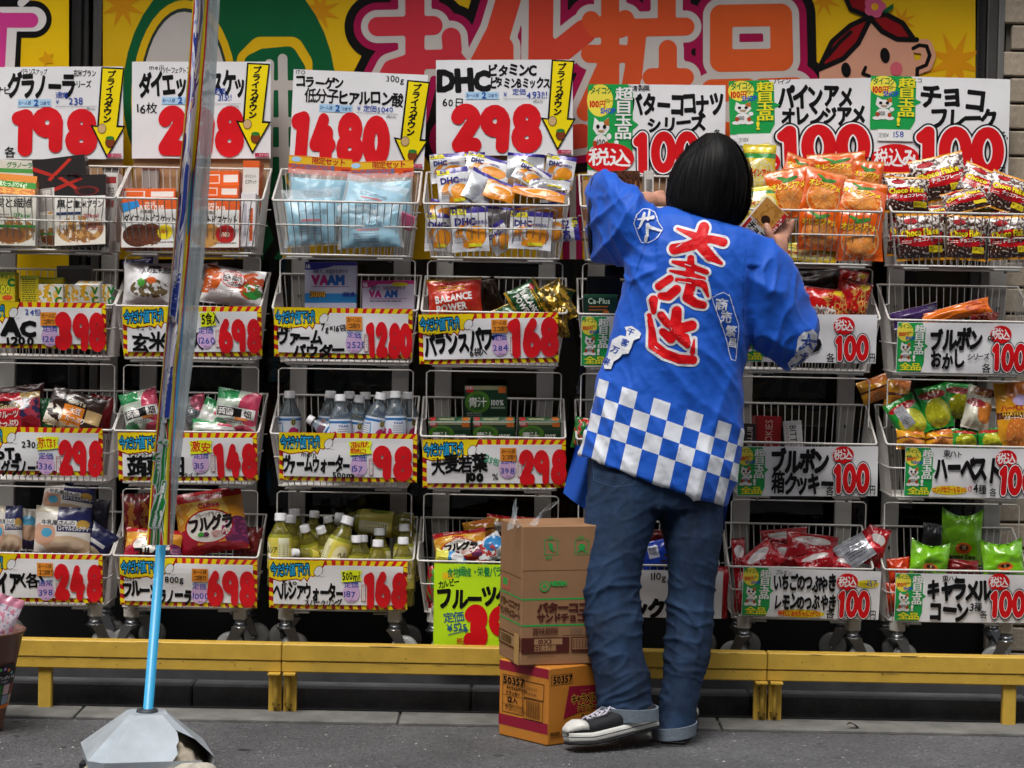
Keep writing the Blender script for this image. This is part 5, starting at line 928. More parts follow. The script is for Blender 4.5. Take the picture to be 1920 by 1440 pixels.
# bottles
CAPM = mat('d4d4d6', .35, name='white_cap')
def bottle(label, cx, cy, h, Y, roll=0, tilt=0, yaw=0, kind=0, group=None):
    """cx, cy: photo position of the cap top; h: height in photo pixels"""
    s = sc(Y); H = h * s; r = H * .165; t = thing('drink_bottle', label, 'bottle', (0, 0, 0), (radians(tilt), radians(roll) - ROLL, 0), group)
    liq = mat('c9d8e0', .06, trans=.9, ior=1.33, coat=.5, name='clear_drink') if kind == 0 else mat('d6cc58', .08, trans=.85, ior=1.33, coat=.5, name='tea')
    b = MB(); b.lathe([(0, 0), (r * .8, 0), (r * .97, .02 * H), (r, .05 * H), (r * .96, .2 * H), (r, .24 * H), (r, .60 * H), (r * .96, .66 * H), (r * .62, .80 * H), (r * .40, .87 * H), (r * .40, .93 * H)], liq, None, 20); b.obj('body', t)
    b = MB(); b.lathe([(0, H), (r * .42, H), (r * .47, .99 * H), (r * .48, .915 * H), (r * .50, .91 * H), (r * .50, .895 * H), (r * .4, .895 * H)], CAPM, None, 20); b.obj('cap', t)
    lab = pmat('c4ccd8', [('r', 0, .0, 1, .16, '3a78b0'), ('r', .02, .0, .22, .9, 'c9d0dc'), ('e', .12, .3, .08, .3, 'b02c64'), ('e', .4, .4, .08, .5, '4aa0c4'), ('e', .62, .3, .09, .3, 'b02c64'), ('e', .9, .4, .08, .5, '4aa0c4'), ('r', 0, .84, 1, .93, '2a66a0')], .3) if kind == 0 else pmat('c4b64a', [('r', .3, .1, .45, .95, 'd6d4b4'), ('r', .8, .1, .95, .95, 'd0cc9a'), ('e', .1, .5, .1, .3, 'd8d0a0'), ('e', .62, .4, .06, .3, '7a8a20'), ('r', 0, .9, 1, 1, '8a8a1a')], .3)
    b = MB(); z0, z1 = (.25, .62) if kind == 0 else (.26, .70); R = r * 1.012
    b.lathe([(R, z0 * H), (R, min(z1, .6) * H)] + ([(R * .97, .66 * H), (R * .85, .72 * H)] if kind else [(R * .98, .64 * H)]), lab, None, 24)
    d = Dec(4); q = 2 * pi * R / s
    for k in range(2):
        x = k * q / 2
        if kind == 0: d.text('0', x + q * .09, h * .02, h * .09, '16304a', .06, w=1.1, lay=((.12, 'cdb83c'), (.04, '16304a'))); d.text('VA', x + q * .08, h * .16, h * .17, 'b0245c', .08, w=.9); d.rect(x + q * .3, h * .05, x + q * .46, h * .34, 'cfd2d8'); d.text('VAAM', x + q * .32, h * .06, h * .045, '2a4a9a', .04, w=.9); [d.rect(x + q * .31, h * (.12 + i * .03), x + q * .45, h * (.132 + i * .03), '8a8e98') for i in range(7)]
        else: d.text('ヘルシア', x + q * .06, h * .1, h * .1, '4a4a10', .03, w=.6); d.text('スパークリング', x + q * .06, h * .24, h * .05, '5a6a10', .02, w=.7); d.rect(x + q * .3, h * .06, x + q * .44, h * .36, 'd0cca0'); [d.rect(x + q * .31, h * (.08 + i * .03), x + q * .43, h * (.09 + i * .03), '7a7a50') for i in range(9)]
    zt = (.62 if kind == 0 else .66) * H
    def surf(x, y): a = x / q * 2 * pi; zz = zt - y * s; rr = R * (1 if zz < .6 * H else 1 - (zz / H - .6) * .9); n = Vector((cos(a), sin(a), 0)); return n * rr + Vector((0, 0, zz)), n
    d.to(b, surf, .00008, .0003, h / 14); b.obj('label', t, None, (0, 0, radians(yaw)))
    Mx = Euler(t.rotation_euler).to_matrix(); t.location = P(cx, cy, Y) - Mx @ Vector((0, 0, H)); return t
G = 'clear drink bottles'
for l, cx, cy, h, Y, r_, t_, y_ in (('standing apart at the left end', 543, 733, 130, .13, 0, 0, 250), ('standing in the back row behind the lying one', 620, 733, 130, .12, 3, 0, 200), ('front row, blue fine print panel to the street', 638, 739, 130, .05, 0, -3, 150), ('back row, cap only showing left of centre', 655, 734, 128, .18, 0, 0, 90),
    ('front row, leaning right between two upright ones', 675, 742, 126, .09, 8, 0, 250), ('back row, cap only showing in the centre', 685, 735, 128, .18, 0, 0, 10), ('front row, leaning right with a large zero on it', 715, 736, 130, .05, 10, -2, 262), ('back row, shadowed cap right of centre', 726, 734, 128, .18, 0, 0, 30), ('front row, second panel of fine print, tallest', 741, 733, 130, .05, 0, -3, 150), ('at the right end in the shade', 765, 735, 128, .13, 0, 0, 260)):
    bottle('clear drink bottle ' + l, cx, cy, h, Y, r_, t_, y_, 0, G)
bottle('clear drink bottle lying slanted in front at the left', 577, 784, 110, .06, -58, -4, 200, 0, G)
# green leaf drink cartons
G = 'green leaf drink cartons'
AO = pmat('143a24', [('e', .3, .5, .3, .35, '4a7a24'), ('e', .3, .5, .2, .25, '2a5a24'), ('r', 0, .88, .9, 1, '8a8a6a'), ('r', .03, .8, .2, 1, 'b01820'), ('r', .8, .78, .98, .98, 'c0641c')], .3)
ao = lambda w, h: T(('青汁', w * .08, h * .36, h * .3, 'd4d8d0', .03, .95), ('100%', w * .62, h * .42, h * .2, 'd4d8d0', .03, .8), ('R', w * .62, h * .64, w * .95, h * .7, '8a9a80'), ('新鮮', w * .04, h * .02, h * .11, 'e0d0d0', .01, .9), ('L', w * .05, h * .82, w * .35, 3, h * .06, 'a8a8a0'))
AT = pmat('1d4a2c', [('r', .02, .2, .16, .9, 'b01820'), ('r', .8, .2, .96, .9, 'c0641c'), ('r', .24, .35, .6, .7, '9a9468'), ('n', .5, .5, .5, .5, 12, .6, 'b8b8b0')], .3)
for i, (l, cx, cy, w_, h_, Y) in enumerate((('standing upright behind the row of three', 911, 754, 80, 62, .13), ('at the left of the row of three', 843, 812, 80, 44, .04), ('in the middle of the row of three', 926, 812, 80, 44, .04), ('at the right of the row of three', 1012, 812, 80, 44, .04))):
    carton('leaf_drink_carton', 'dark green leaf drink carton ' + l, 'carton', cx, cy, w_, h_, .05, Y, 0, 14 if i else -3, (0, -3, 0, 2)[i], AO, pmat('1a4028', [], .35), ao(w_, h_ if not i else 56), AT, G)
bag('snack_bag', 'small green and red bag glimpsed left of the clerk\'s coat', 'snack bag', 1092, 812, 36, 60, .06, 10, -8, 0, .04, pmat('1f6a2c', [('n', .5, .5, .5, .5, 5, .52, 'b02a20')], .25), None, 91, .05)
# boxed cookies
G = 'boxed cookies'
carton('cookie_carton', 'red cookie carton standing on end', 'carton', 1440, 818, 50, 76, .05, .12, 3, -4, 6, pmat('9a1418', [('e', .2, .2, .3, .2, '6a2a14'), ('r', 0, .0, .1, 1, '7a1014')], .35), None, (lambda d: (d.text('COOKIES', 18, 74, 17, 'd0a8a0', .0, w=.78, rot=-90), d)[-1])(Dec(2)), None, G)
carton('cookie_carton', 'white bitter chocolate cookie carton leaning to the left', 'carton', 1488, 824, 34, 70, .05, .09, -4, -4, -4, pmat('c4c2c0', [('r', .0, .9, 1, 1, 'b0aeac')], .35), None, (lambda d: (d.text('BITTER', 24, 8, 15, '2a2420', .01, w=.85, rot=90), d.text('CHOCOLATE', 9, 8, 6, '8a3a30', .0, w=.9, rot=90), d)[-1])(Dec(2)), None, G)
carton('cookie_carton', 'dark bitter cookie carton beside the clerk\'s coat hem', 'carton', 1404, 824, 26, 60, .05, .07, 3, -4, 0, pmat('1e1614', [], .35), None, (lambda d: (d.text('BITTER', 20, 6, 12, 'a8a098', .01, w=.85, rot=90), d)[-1])(Dec(2)), None, G)
# harvest style biscuit bags
G = 'green and yellow biscuit bags'
HG = pmat('1c8a30', [('e', .55, .35, .42, .34, 'a8a81c'), ('e', .5, .78, .46, .1, 'a01418'), ('n', .55, .35, .4, .3, 14, .6, 'c8c030')], .2, 0, .6, .4); HO = pmat('d09018', [('e', .6, .2, .4, .26, 'c8702c'), ('e', .7, .88, .4, .2, 'c8702c'), ('r', 0, .44, 1, .54, '5a2c14'), ('n', .6, .2, .36, .22, 20, .6, 'd8a050')], .2, 0, .6, .35); HW_ = pmat('d0ccb8', [('e', .74, .42, .3, .26, 'c8762c'), ('e', .35, .6, .34, .1, 'a01820'), ('e', .6, .9, .4, .14, '6a3418')], .25, 0, .5, .35)
hv = lambda w, h, c='7a5a10', t='抹茶': T(('ハーベスト', w * .1, h * .1, h * .13, c, .03, 1.15 * w / h), (t, w * .38, h * .19, h * .08, 'e0d0c0', .02, 1))
for i, (l, cx, cy, w_, h_, Y, r_, t_, m, tt) in enumerate((('green, leaning left in front with a grey print panel', 1702, 784, 62, 82, .06, -28, -14, HG, 0), ('green, upright in the middle of the front', 1752, 764, 58, 84, .07, -12, -14, HG, 1), ('dark green, set back in the shade', 1796, 752, 54, 70, .15, 4, -10, HG, 0), ('white, leaning right beside the orange one', 1834, 766, 52, 84, .06, 14, -12, HW_, 2), ('tall orange, at the right picture edge', 1900, 778, 66, 126, .05, -4, -8, HO, 3), ('orange, upright in the shade at the left back', 1682, 740, 48, 60, .16, 6, -8, HO, 0),
    ('orange, lying low at the left', 1708, 824, 56, 40, .04, 2, -20, HO, 0), ('orange, lying low in the centre', 1762, 824, 56, 38, .05, -3, -20, HO, 0), ('green, lying low right of the centre', 1808, 824, 50, 40, .05, 4, -20, HG, 0), ('green, lying low under the white one', 1856, 822, 46, 42, .05, -6, -20, HG, 0))):
    bag('biscuit_bag', 'biscuit bag ' + l, 'snack bag', cx, cy, w_, h_, Y, r_, t_, 0, .045, m, T(('P', [(12, 18), (34, 14), (38, 58), (16, 60)], '8a8c90'), ('L', 16, 22, 16, 8, 4, '4a4a50')) if i == 0 else hv(w_, h_) if tt == 1 else hv(w_, h_, 'b07a10', 'セサミ') if tt == 2 else T(('ハーベスト', 8, 44, 13, 'a8281c', .04, .85), ('HARVEST', 10, 58, 8, 'd8b040', .02), ('バタートースト', 12, 65, 9, 'e8d8c0', .02, .68), ('E', 46, 36, 14, 11, 'b0a0c8', 16)) if tt == 3 else None, 92 + i, .07, G, .04, 1.2)
bag('biscuit_bag', 'orange brown bag showing in the gap between two racks', 'snack bag', 1640, 730, 60, 46, .16, -20, -8, 0, .04, HO, None, 111, .07)
# ================================================================== bottom row
G = 'milk tea pouches'
MT = pmat('d4cdc4', [('r', 0, .86, .4, 1, 'c9bfa4'), ('r', .4, .45, 1, 1, '1f2254'), ('e', .6, .16, .44, .2, 'c0a484'), ('e', .6, .17, .3, .12, 'ccb498'), ('e', .18, .4, .2, .26, 'c89a80'), ('e', .22, .42, .1, .1, '4a98b8'), ('e', .86, .62, .12, .1, 'b08a3a'), ('r', .1, .58, .75, .70, 'd4d2d0')], .28, 0, .4, .2)
mt = lambda w, h: T(('牛乳屋さんの', w * .11, h * .30, h * .11, '26262c', .01, .95 * w / h), ('ロイヤルミルクティー', w * .42, h * .42, h * .11, 'd4d2d0', .03, .58 * w / h))
bag('milk_tea_pouch', 'milk tea pouch standing in front, label facing the street', 'pouch', 118, 993, 104, 88, .05, 3, -8, 3, .04, MT, mt(104, 88), 121, .03, G, .01, .7); bag('milk_tea_pouch', 'milk tea pouch raised behind the front one', 'pouch', 128, 935, 94, 70, .13, 9, -8, 0, .035, MT, mt(94, 70), 122, .03, G, .01, .7)
bag('milk_tea_pouch', 'navy milk tea pouch cut off at the left picture edge', 'pouch', 16, 990, 52, 86, .05, 0, -8, 4, .04, MT, mt(52, 86), 123, .03, G, .01, .7); bag('milk_tea_pouch', 'milk tea pouch turned to its pale side between two labelled ones', 'pouch', 54, 992, 42, 76, .08, 12, -8, 20, .04, pmat('c4bcae', [('e', .4, .7, .3, .14, '4a98b8'), ('r', 0, 0, 1, .3, '26284e'), ('e', .5, .4, .4, .2, 'b89478')], .28), None, 124, .03, G, .01, .8)
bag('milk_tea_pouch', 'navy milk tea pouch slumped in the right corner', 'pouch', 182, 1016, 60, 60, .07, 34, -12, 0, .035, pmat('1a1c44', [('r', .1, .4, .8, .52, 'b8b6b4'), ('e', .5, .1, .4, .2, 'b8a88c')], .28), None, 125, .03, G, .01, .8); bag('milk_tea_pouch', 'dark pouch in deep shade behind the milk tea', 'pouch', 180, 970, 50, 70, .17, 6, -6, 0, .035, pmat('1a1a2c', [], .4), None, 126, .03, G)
G = 'large granola bags'
FG = pmat('c9861c', [('n', .3, .55, .5, .5, 5, .52, 'd8b04c'), ('r', 0, .84, 1, 1, 'a8121c'), ('e', .88, .26, .2, .26, '5a2448'), ('e', .12, .22, .16, .2, 'a0142c'), ('e', .5, .04, .5, .12, '8a1a20'), ('e', .48, .42, .36, .27, 'a8121c'), ('e', .48, .42, .335, .245, 'd8d2c8'), ('n', .85, .3, .2, .2, 14, .55, '8a3058')], .25, 0, .5, .25)
fg = lambda w, h: T(('お得な大容量チャック付', w * .2, h * .06, h * .06, 'e0c8c0', .02, .85), ('Calbee', w * .36, h * .2, h * .1, 'a81420', .05, .95), ('フルーツグラノーラ', w * .3, h * .36, h * .07, '3a2a20', .02, .75), ('フルグラ', w * .17, h * .43, h * .22, '1a1212', .06, .78 * w / h * 1.0), ('E', w * .42, h * .7, w * .05, h * .035, '5a2448', 12), ('E', w * .35, h * .69, w * .05, h * .035, '3a8a30', 12), ('自然な甘さと', w * .5, h * .66, h * .06, 'b02030', .01, .8), ('香ばしさ', w * .52, h * .72, h * .05, 'b02030', .01, .8))
bag('granola_bag', 'large fruit granola bag standing tilted beside the flag', 'food bag', 396, 978, 130, 122, .07, -10, -10, -3, .06, FG, fg(130, 122), 131, .03, G, .01, .6); bag('granola_bag', 'dark red granola bag in the shade behind the flag', 'food bag', 262, 978, 66, 110, .13, -4, -8, 0, .05, pmat('7a1418', [('n', .4, .5, .5, .4, 5, .5, 'a86a2a'), ('r', 0, .84, 1, 1, '6a1014')], .25), None, 132, .03, G)
bag('granola_bag', 'granola bag lying low in front of the flag, lettering half visible', 'food bag', 288, 1022, 110, 64, .05, 4, -24, 0, .05, FG, fg(110, 100), 133, .03, G); bag('granola_bag', 'granola bag edge in shade at the right end of the basket', 'food bag', 466, 1016, 50, 60, .1, 6, -10, 0, .05, pmat('6a1a1c', [], .25), None, 134, .03, G)
G = 'yellow green tea bottles'
for l, cx, cy, h, Y, r_, t_, y_ in (('standing tall in the front left corner', 526, 962, 140, .05, 1, -3, 160), ('in the second row behind the left corner one', 545, 966, 135, .13, 4, 0, 90), ('leaning left with its cap towards the street', 570, 985, 120, .07, -14, 14, 100), ('leaning left behind the lying cap', 600, 988, 118, .06, -18, 16, 120), ('leaning right across the middle, label visible', 654, 968, 150, .05, 18, -4, 255), ('short in front, left of a pair of caps', 668, 1004, 130, .05, 2, -2, 250),
    ('in the middle of the front row', 709, 1012, 130, .04, 2, -2, 250), ('behind the middle front one', 712, 990, 130, .10, 0, -2, 200), ('front right, below another cap', 756, 1007, 130, .04, 0, -2, 250), ('second row at the right', 758, 982, 130, .10, 0, 0, 180), ('in deep shade at the back right', 765, 962, 130, .17, 0, 0, 90), ('leaning in the shade, cap tilted, back centre', 614, 968, 110, .16, -12, 10, 0), ('in deep shade at the back left', 552, 954, 130, .19, 0, 0, 0), ('in deep shade at the back centre', 590, 958, 120, .19, 6, 0, 0), ('behind the short front one', 680, 1003, 126, .085, 2, -2, 200)):
    bottle('yellow green tea bottle ' + l, cx, cy, h, Y, r_, t_, y_, 1, G)
bottle('yellow green tea bottle lying flat with its cap pointing at the street', 548, 1036, 110, .03, -70, 40, 40, 1, G); bottle('yellow green tea bottle lying across the back on top', 628, 972, 150, .15, -84, -4, 120, 1, G)
G = 'small granola bags beside the cartons'
for i, (l, cx, cy, w_, h_, Y, r_, t_, m) in enumerate((('with a white oval label, front', 864, 1026, 100, 66, .06, -8, -24, FG), ('blue and white, beside the carton edge', 918, 1030, 60, 50, .05, -30, -20, pmat('c9ccd0', [('e', .7, .6, .3, .3, '2a78b0'), ('n', .3, .4, .4, .4, 5, .5, 'b03a34')], .25)), ('orange, behind the oval label', 900, 996, 60, 44, .13, -12, -14, HO), ('yellow, at the back', 940, 986, 60, 40, .16, 8, -10, FG), ('blue tagged, low left', 846, 1046, 60, 30, .04, 8, -20, pmat('2a78b0', [('r', 0, 0, .4, 1, 'c8c040'), ('e', .7, .5, .2, .4, 'd0d0d0')], .25)), ('red, seen through the wires at the left', 820, 1096, 40, 70, .05, 4, -4, pmat('a01820', [('n', .5, .5, .5, .5, 5, .5, '4a8a3a')], .25)), ('red, low behind the wires at the left', 822, 1140, 40, 30, .06, 4, -4, pmat('a01820', [], .25)), ('in shade further right above the carton', 1000, 990, 70, 40, .15, 4, -10, FG))):
    bag('granola_bag', 'small granola bag ' + l, 'food bag', cx, cy, w_, h_, Y, r_, t_, 0, .04, m, fg(w_, h_) if i == 0 else None, 140 + i, .04, G, .03)
bag('snack_bag', 'blue bag with a white barcode panel between the clerk\'s legs', 'snack bag', 1236, 1040, 70, 58, .06, -12, -14, 0, .04, pmat('16369a', [('r', .2, .4, .5, .8, 'b0b4c4'), ('n', .8, .2, .3, .3, 7, .5, '3a2a1c')], .22), T(*[('R', 16 + i * 1.7, 14, 16.9 + i * 1.7, 26, '2a2a3a') for i in range(9)]), 151, .05); bag('snack_bag', 'dark red bag in the shade between the clerk\'s legs', 'snack bag', 1230, 1012, 60, 40, .14, 6, -10, 0, .04, pmat('5a1014', [], .3), None, 152, .05)
bag('snack_bag', 'red bag behind the basket wires right of the clerk\'s knee', 'snack bag', 1346, 1110, 40, 100, .06, 4, -6, 0, .04, pmat('a8101c', [], .25), None, 153, .05)
G = 'red jelly sweet bags'
RJ = pmat('b00e1c', [('e', .5, .66, .36, .16, 'd0c8c4'), ('n', .5, .42, .4, .14, 9, .56, 'd0a0a4'), ('r', 0, .95, 1, 1, '8a0a14')], .2, 0, .6, .4); RJ2 = pmat('a8aab0', [('r', .82, 0, 1, 1, 'b00e1c'), ('r', 0, 0, .06, 1, 'b00e1c'), ('r', .2, .1, .75, .9, 'b4b6bc')], .22, .3, .4, .4)
for i, (l, cx, cy, w_, h_, Y, r_, t_, m) in enumerate((('on top in the middle, lettered white oval', 1522, 1026, 100, 56, .10, 8, -30, RJ), ('silver back turned up at the right', 1606, 1032, 88, 56, .06, -32, -30, RJ2), ('front left, peaked towards the street', 1428, 1050, 70, 56, .05, -38, -20, RJ), ('in the front middle under the top one', 1530, 1054, 76, 40, .06, -16, -30, RJ), ('standing at the right end', 1640, 1024, 44, 76, .07, 18, -8, RJ), ('standing in the left corner', 1386, 1046, 26, 76, .08, -4, -8, RJ), ('in the shade at the back', 1470, 1010, 90, 40, .17, -4, -14, RJ), ('behind the peaked one, dotted', 1478, 1044, 70, 46, .10, 14, -24, RJ), ('seen through the wires at the left', 1396, 1110, 40, 80, .05, 2, -4, RJ), ('low at the right front', 1580, 1060, 40, 30, .05, 10, -30, RJ))):
    bag('jelly_sweet_bag', 'red jelly sweet bag ' + l, 'snack bag', cx, cy, w_, h_, Y, r_, t_, 0, .04, m, T(('いちご', w_ * .3, h_ * .27, h_ * .13, 'a01020', .03, .9)) if i == 0 else T(('L', 20, 12, 40, 7, 5, '5a5a60')) if i == 1 else T(('E', 36, 26, 10, 3.5, 'd8c8c8', 14, 40)) if i == 2 else None, 160 + i, .05, G)
G = 'green corn snack bags'
GC = pmat('6fae12', [('e', .52, .32, .2, .12, 'c85a1c'), ('r', 0, .95, 1, 1, '5a9a10'), ('e', .5, .12, .45, .08, '86bc2c')], .2, 0, .6, .4)
gc = lambda w, h: T(('E', w * .52, h * .66, w * .12, h * .06, '3a2010', 14), ('豆', w * .47, h * .62, h * .09, 'e0c090', .01, 1), ('Caramel Corn', w * .12, h * .8, h * .1, '2a2a14', .06, .82))
for i, (l, cx, cy, w_, h_, Y, r_, t_) in enumerate((('standing tall at the back with two pointed corners', 1803, 1012, 78, 92, .14, 3, -6), ('leaning in front at the left', 1742, 1054, 74, 64, .05, 8, -14), ('in front at the right', 1880, 1052, 78, 66, .05, -3, -12))):
    bag('corn_snack_bag', 'bright green corn snack bag ' + l, 'snack bag', cx, cy, w_, h_, Y, r_, t_, 0, .05, GC, gc(w_, h_), 175 + i, .04, G, .04, 1.6, ears=.16)
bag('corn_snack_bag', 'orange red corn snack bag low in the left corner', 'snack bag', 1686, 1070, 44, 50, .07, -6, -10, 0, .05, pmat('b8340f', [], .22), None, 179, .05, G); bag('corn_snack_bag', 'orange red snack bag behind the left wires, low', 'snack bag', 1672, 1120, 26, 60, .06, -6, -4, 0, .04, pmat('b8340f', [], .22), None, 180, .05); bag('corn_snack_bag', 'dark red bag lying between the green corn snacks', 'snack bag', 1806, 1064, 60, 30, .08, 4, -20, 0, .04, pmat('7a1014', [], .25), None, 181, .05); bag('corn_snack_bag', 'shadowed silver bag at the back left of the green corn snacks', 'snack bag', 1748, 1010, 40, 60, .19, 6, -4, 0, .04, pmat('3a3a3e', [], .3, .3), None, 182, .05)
# ================================================================== flag on its weighted base
YF = -.92
t = thing('banner_flag', 'tall printed banner flag seen edge on, on a sky blue pole', 'flag', P(277, 1334, YF))
c0 = Vector(t.location); b = MB(); TEAL = mat('2c9fd0', .35, coat=.2)
b.tube([P(277, 1338, YF) - c0, P(388, -60, YF) - c0], .0125, TEAL, 14); b.obj('pole', t)
ply = lambda y: 277 + (1334 - y) * .0796
def interp(tab, y):
    for (y0, x0), (y1, x1) in zip(tab, tab[1:]):
        if y <= y1: return x0 + (x1 - x0) * max(0, (y - y0)) / (y1 - y0)
    return tab[-1][1]
LE = [(-70, 364), (0, 361), (120, 354), (230, 344), (380, 332), (560, 317), (750, 298), (900, 284), (1022, 275)]
RE = [(-70, 414), (0, 412), (150, 405), (300, 395), (480, 383), (640, 366), (830, 342), (940, 330), (1022, 320)]
MI = [(-70, 397), (0, 392), (200, 377), (380, 361), (560, 346), (700, 333), (850, 322), (1022, 318)]
def prn():
    m = bpy.data.materials.new('flag_print'); m.use_nodes = True; N = m.node_tree.nodes; L = m.node_tree.links; p = N['Principled BSDF']
    tc = N.new('ShaderNodeTexCoord'); mp = N.new('ShaderNodeMapping'); mp.inputs['Scale'].default_value = (2.6, 9, 1); mp.inputs['Rotation'].default_value = (0, 0, .22); L.new(tc.outputs['UV'], mp.inputs[0])
    n1 = N.new('ShaderNodeTexNoise'); n1.inputs['Scale'].default_value = 1; n1.inputs['Detail'].default_value = 1; n1.inputs['Distortion'].default_value = .6; L.new(mp.outputs[0], n1.inputs['Vector'])
    def ramp(stops):
        r = N.new('ShaderNodeValToRGB'); r.color_ramp.interpolation = 'CONSTANT'; e = r.color_ramp.elements
        while len(e) < len(stops): e.new(.5)
        for q, (a, c) in zip(e, stops): q.position = a; q.color = lin(c)
        L.new(n1.outputs[0], r.inputs[0]); return r.outputs[0]
    up = ramp([(0, '2a3f98'), (.38, 'd8dae0'), (.46, '9aa2d0'), (.51, 'dcdce0'), (.59, '2a3f98'), (.65, 'dcdce0'), (.67, 'b04a9c'), (.72, 'e0cc30')])
    lo = ramp([(0, '1f8a40'), (.38, 'd8d8dc'), (.42, '1f7f3c'), (.5, 'dcdcdc'), (.53, 'b81c20'), (.6, '1f7f3c'), (.66, '2a50b0')])
    sp = N.new('ShaderNodeSeparateXYZ'); L.new(tc.outputs['UV'], sp.inputs[0])
    def M(op, a, c): x = N.new('ShaderNodeMath'); x.operation = op; L.new(a, x.inputs[0]); x.inputs[1].default_value = c; return x.outputs[0]
    def mix(f, a, c):
        x = N.new('ShaderNodeMix'); x.data_type = 'RGBA'; L.new(f, x.inputs[0]); L.new(a, x.inputs[6])
        if isinstance(c, str): x.inputs[7].default_value = lin(c)
        else: L.new(c, x.inputs[7])
        return x.outputs[2]
    col = mix(M('LESS_THAN', sp.outputs[1], .22), up, lo); col = mix(M('GREATER_THAN', sp.outputs[0], .72), col, 'dcc81c'); col = mix(M('GREATER_THAN', sp.outputs[0], .9), col, 'b02418'); col = mix(M('LESS_THAN', sp.outputs[0], .16), col, 'b8201c'); col = mix(M('LESS_THAN', sp.outputs[0], .07), col, 'd8c822')
    L.new(col, p.inputs['Base Color']); p.inputs['Roughness'].default_value = .25; p.inputs['Coat Weight'].default_value = .5; return m
def sheet(u, v):
    y = 1022 - v * 1092; x = interp(LE, y) * (1 - u) + interp(MI, y) * u; k = (1 - u)
    Y = YF - .02 - .045 * k - .012 * sin(u * 9 + v * 5) + .02 * noise.noise(Vector((u * 2, v * 5, 3)))
    return P(x + 1.6 * noise.noise(Vector((u * 3, v * 9, 1))), y, Y) - c0
b = MB(); b.grid(sheet, 14, 80, prn()); o = b.obj('banner', t)
CLR = mat('c9d2d4', .14, .25, 5, .9, 9, alpha=.62, spec=.7, coat=.4, name='clear_vinyl', stretch=(6, 6, .7))
def film(u, v):
    y = 1022 - v * 1092; x = interp(MI, y) * (1 - u) + interp(RE, y) * u
    return P(x + 1.2 * noise.noise(Vector((u * 3, v * 8, 7))), y, YF + .02 + .06 * u + .03 * sin(u * pi) + .03 * noise.noise(Vector((u * 2, v * 4, 6)))) - c0
b = MB(); b.grid(film, 10, 70, CLR); b.grid(lambda u, v: film(u, v) + Vector((0, .05 * sin(pi * u) + .004, 0)), 10, 70, CLR); b.obj('clear_sleeve', t)
# lettering that can still be made out near the foot of the flag
d = Dec(7); 
d.brush([[(306, 792), (300, 850), (292, 905)], [(300, 830), (312, 828)], [(290, 860), (296, 852)]], 3.2, '2a8a44', ((1.6, 'd8dadc'), (0, '2a8a44')))
d.brush([[(298, 930), (286, 985)], [(310, 905), (298, 965)], [(290, 960), (306, 935)], [(296, 985), (308, 940)]], 4, '1f7a3c', ((1.8, 'd8dadc'), (0, '1f7a3c')))
d.brush([[(318, 700), (309, 790)], [(326, 690), (316, 780)]], 3.4, '2f44a0', ((1.6, 'd8dadc'), (0, '2f44a0')))
d.brush([[(330, 510), (322, 590)], [(338, 515), (326, 600)], [(324, 560), (334, 540)]], 3.4, '2f44a0', ((1.6, 'd8dadc'), (0, '2f44a0')))
b = MB()
def fs(x, y):
    u = (x - interp(LE, y)) / max(1, interp(MI, y) - interp(LE, y)); return sheet(min(1, max(0, u)), (1022 - y) / 1092), Vector((-.3, -1, 0)).normalized()
d.to(b, fs, .0004, .004, 8); b.obj('lettering', t)
# base: silver plastic pyramid with a broken corner over a concrete core
pb = P(276, 1334, YF); bt = thing('flag_base', 'silver octagonal flag base with one broken corner showing concrete', 'flag base', (pb.x, YF, 0), (0, 0, 0))
SIL = mat('a2abb3', .42, .2, 7, .2, 30, spec=.6, coat=.15, name='silver_plastic'); CRC = mat('a59a88', .9, .25, 22, .9, 60, name='concrete')
def ring(rx, ry, z, ch, dx=0): 
    q = [(-rx, -ry + ch), (-rx + ch, -ry), (rx - ch, -ry), (rx, -ry + ch), (rx, ry - ch), (rx - ch, ry), (-rx + ch, ry), (-rx, ry - ch)]
    a = radians(14); return [Vector((dx + x * cos(a) - y * sin(a), x * sin(a) + y * cos(a), z)) for x, y in q]
ht = pb.z - .003
R0, R1, R2, R3 = ring(.150, .150, .010, .036), ring(.156, .156, .048, .036), ring(.054, .054, ht - .004, .016), ring(.048, .048, ht + .002, .015)
b = MB()
for lo, hi in ((R0, R1), (R1, R2), (R2, R3)):
    for i in range(8):
        j = (i + 1) % 8
        if lo is R1 and i in (2,): 
            # broken facet: only a strip at the top is left
            m1, m2 = lo[i].lerp(hi[i], .72), lo[j].lerp(hi[j], .45); b.add([m1, m2, hi[j], hi[i]], [(0, 1, 2, 3)], SIL); continue
        if lo is R1 and i == 1:
            k = [lo[1], lo[1].lerp(lo[2], .70), lo[1].lerp(lo[2], .78).lerp(hi[2], .16), lo[1].lerp(lo[2], .80).lerp(hi[2], .34), lo[2].lerp(hi[2], .46) + (lo[1] - lo[2]) * .06, lo[2].lerp(hi[2], .66), hi[2], hi[1]]; b.add(k, [tuple(range(8))], SIL); continue
        if lo is R0 and i == 2: continue
        b.add([lo[i], lo[j], hi[j], hi[i]], [(0, 1, 2, 3)], SIL)
b.add(R3, [tuple(range(8))], SIL); b.obj('shell', bt)
b = MB(); b.lathe([(.028, 0), (.026, .006), (.015, .008)], mat('30343a', .5), Matrix.Translation((pb.x - bt.location.x, 0, ht + .003)), 14); b.obj('pole_socket', bt)
b = MB(); b.box((-.05, -.148, .012), (.06, .02, .022), DARK); b.box((-.148, -.04, .012), (.02, .05, .022), DARK); b.box((.03, -.146, .012), (.06, .02, .024), DARK); b.obj('foot_slot', bt)
b = MB()
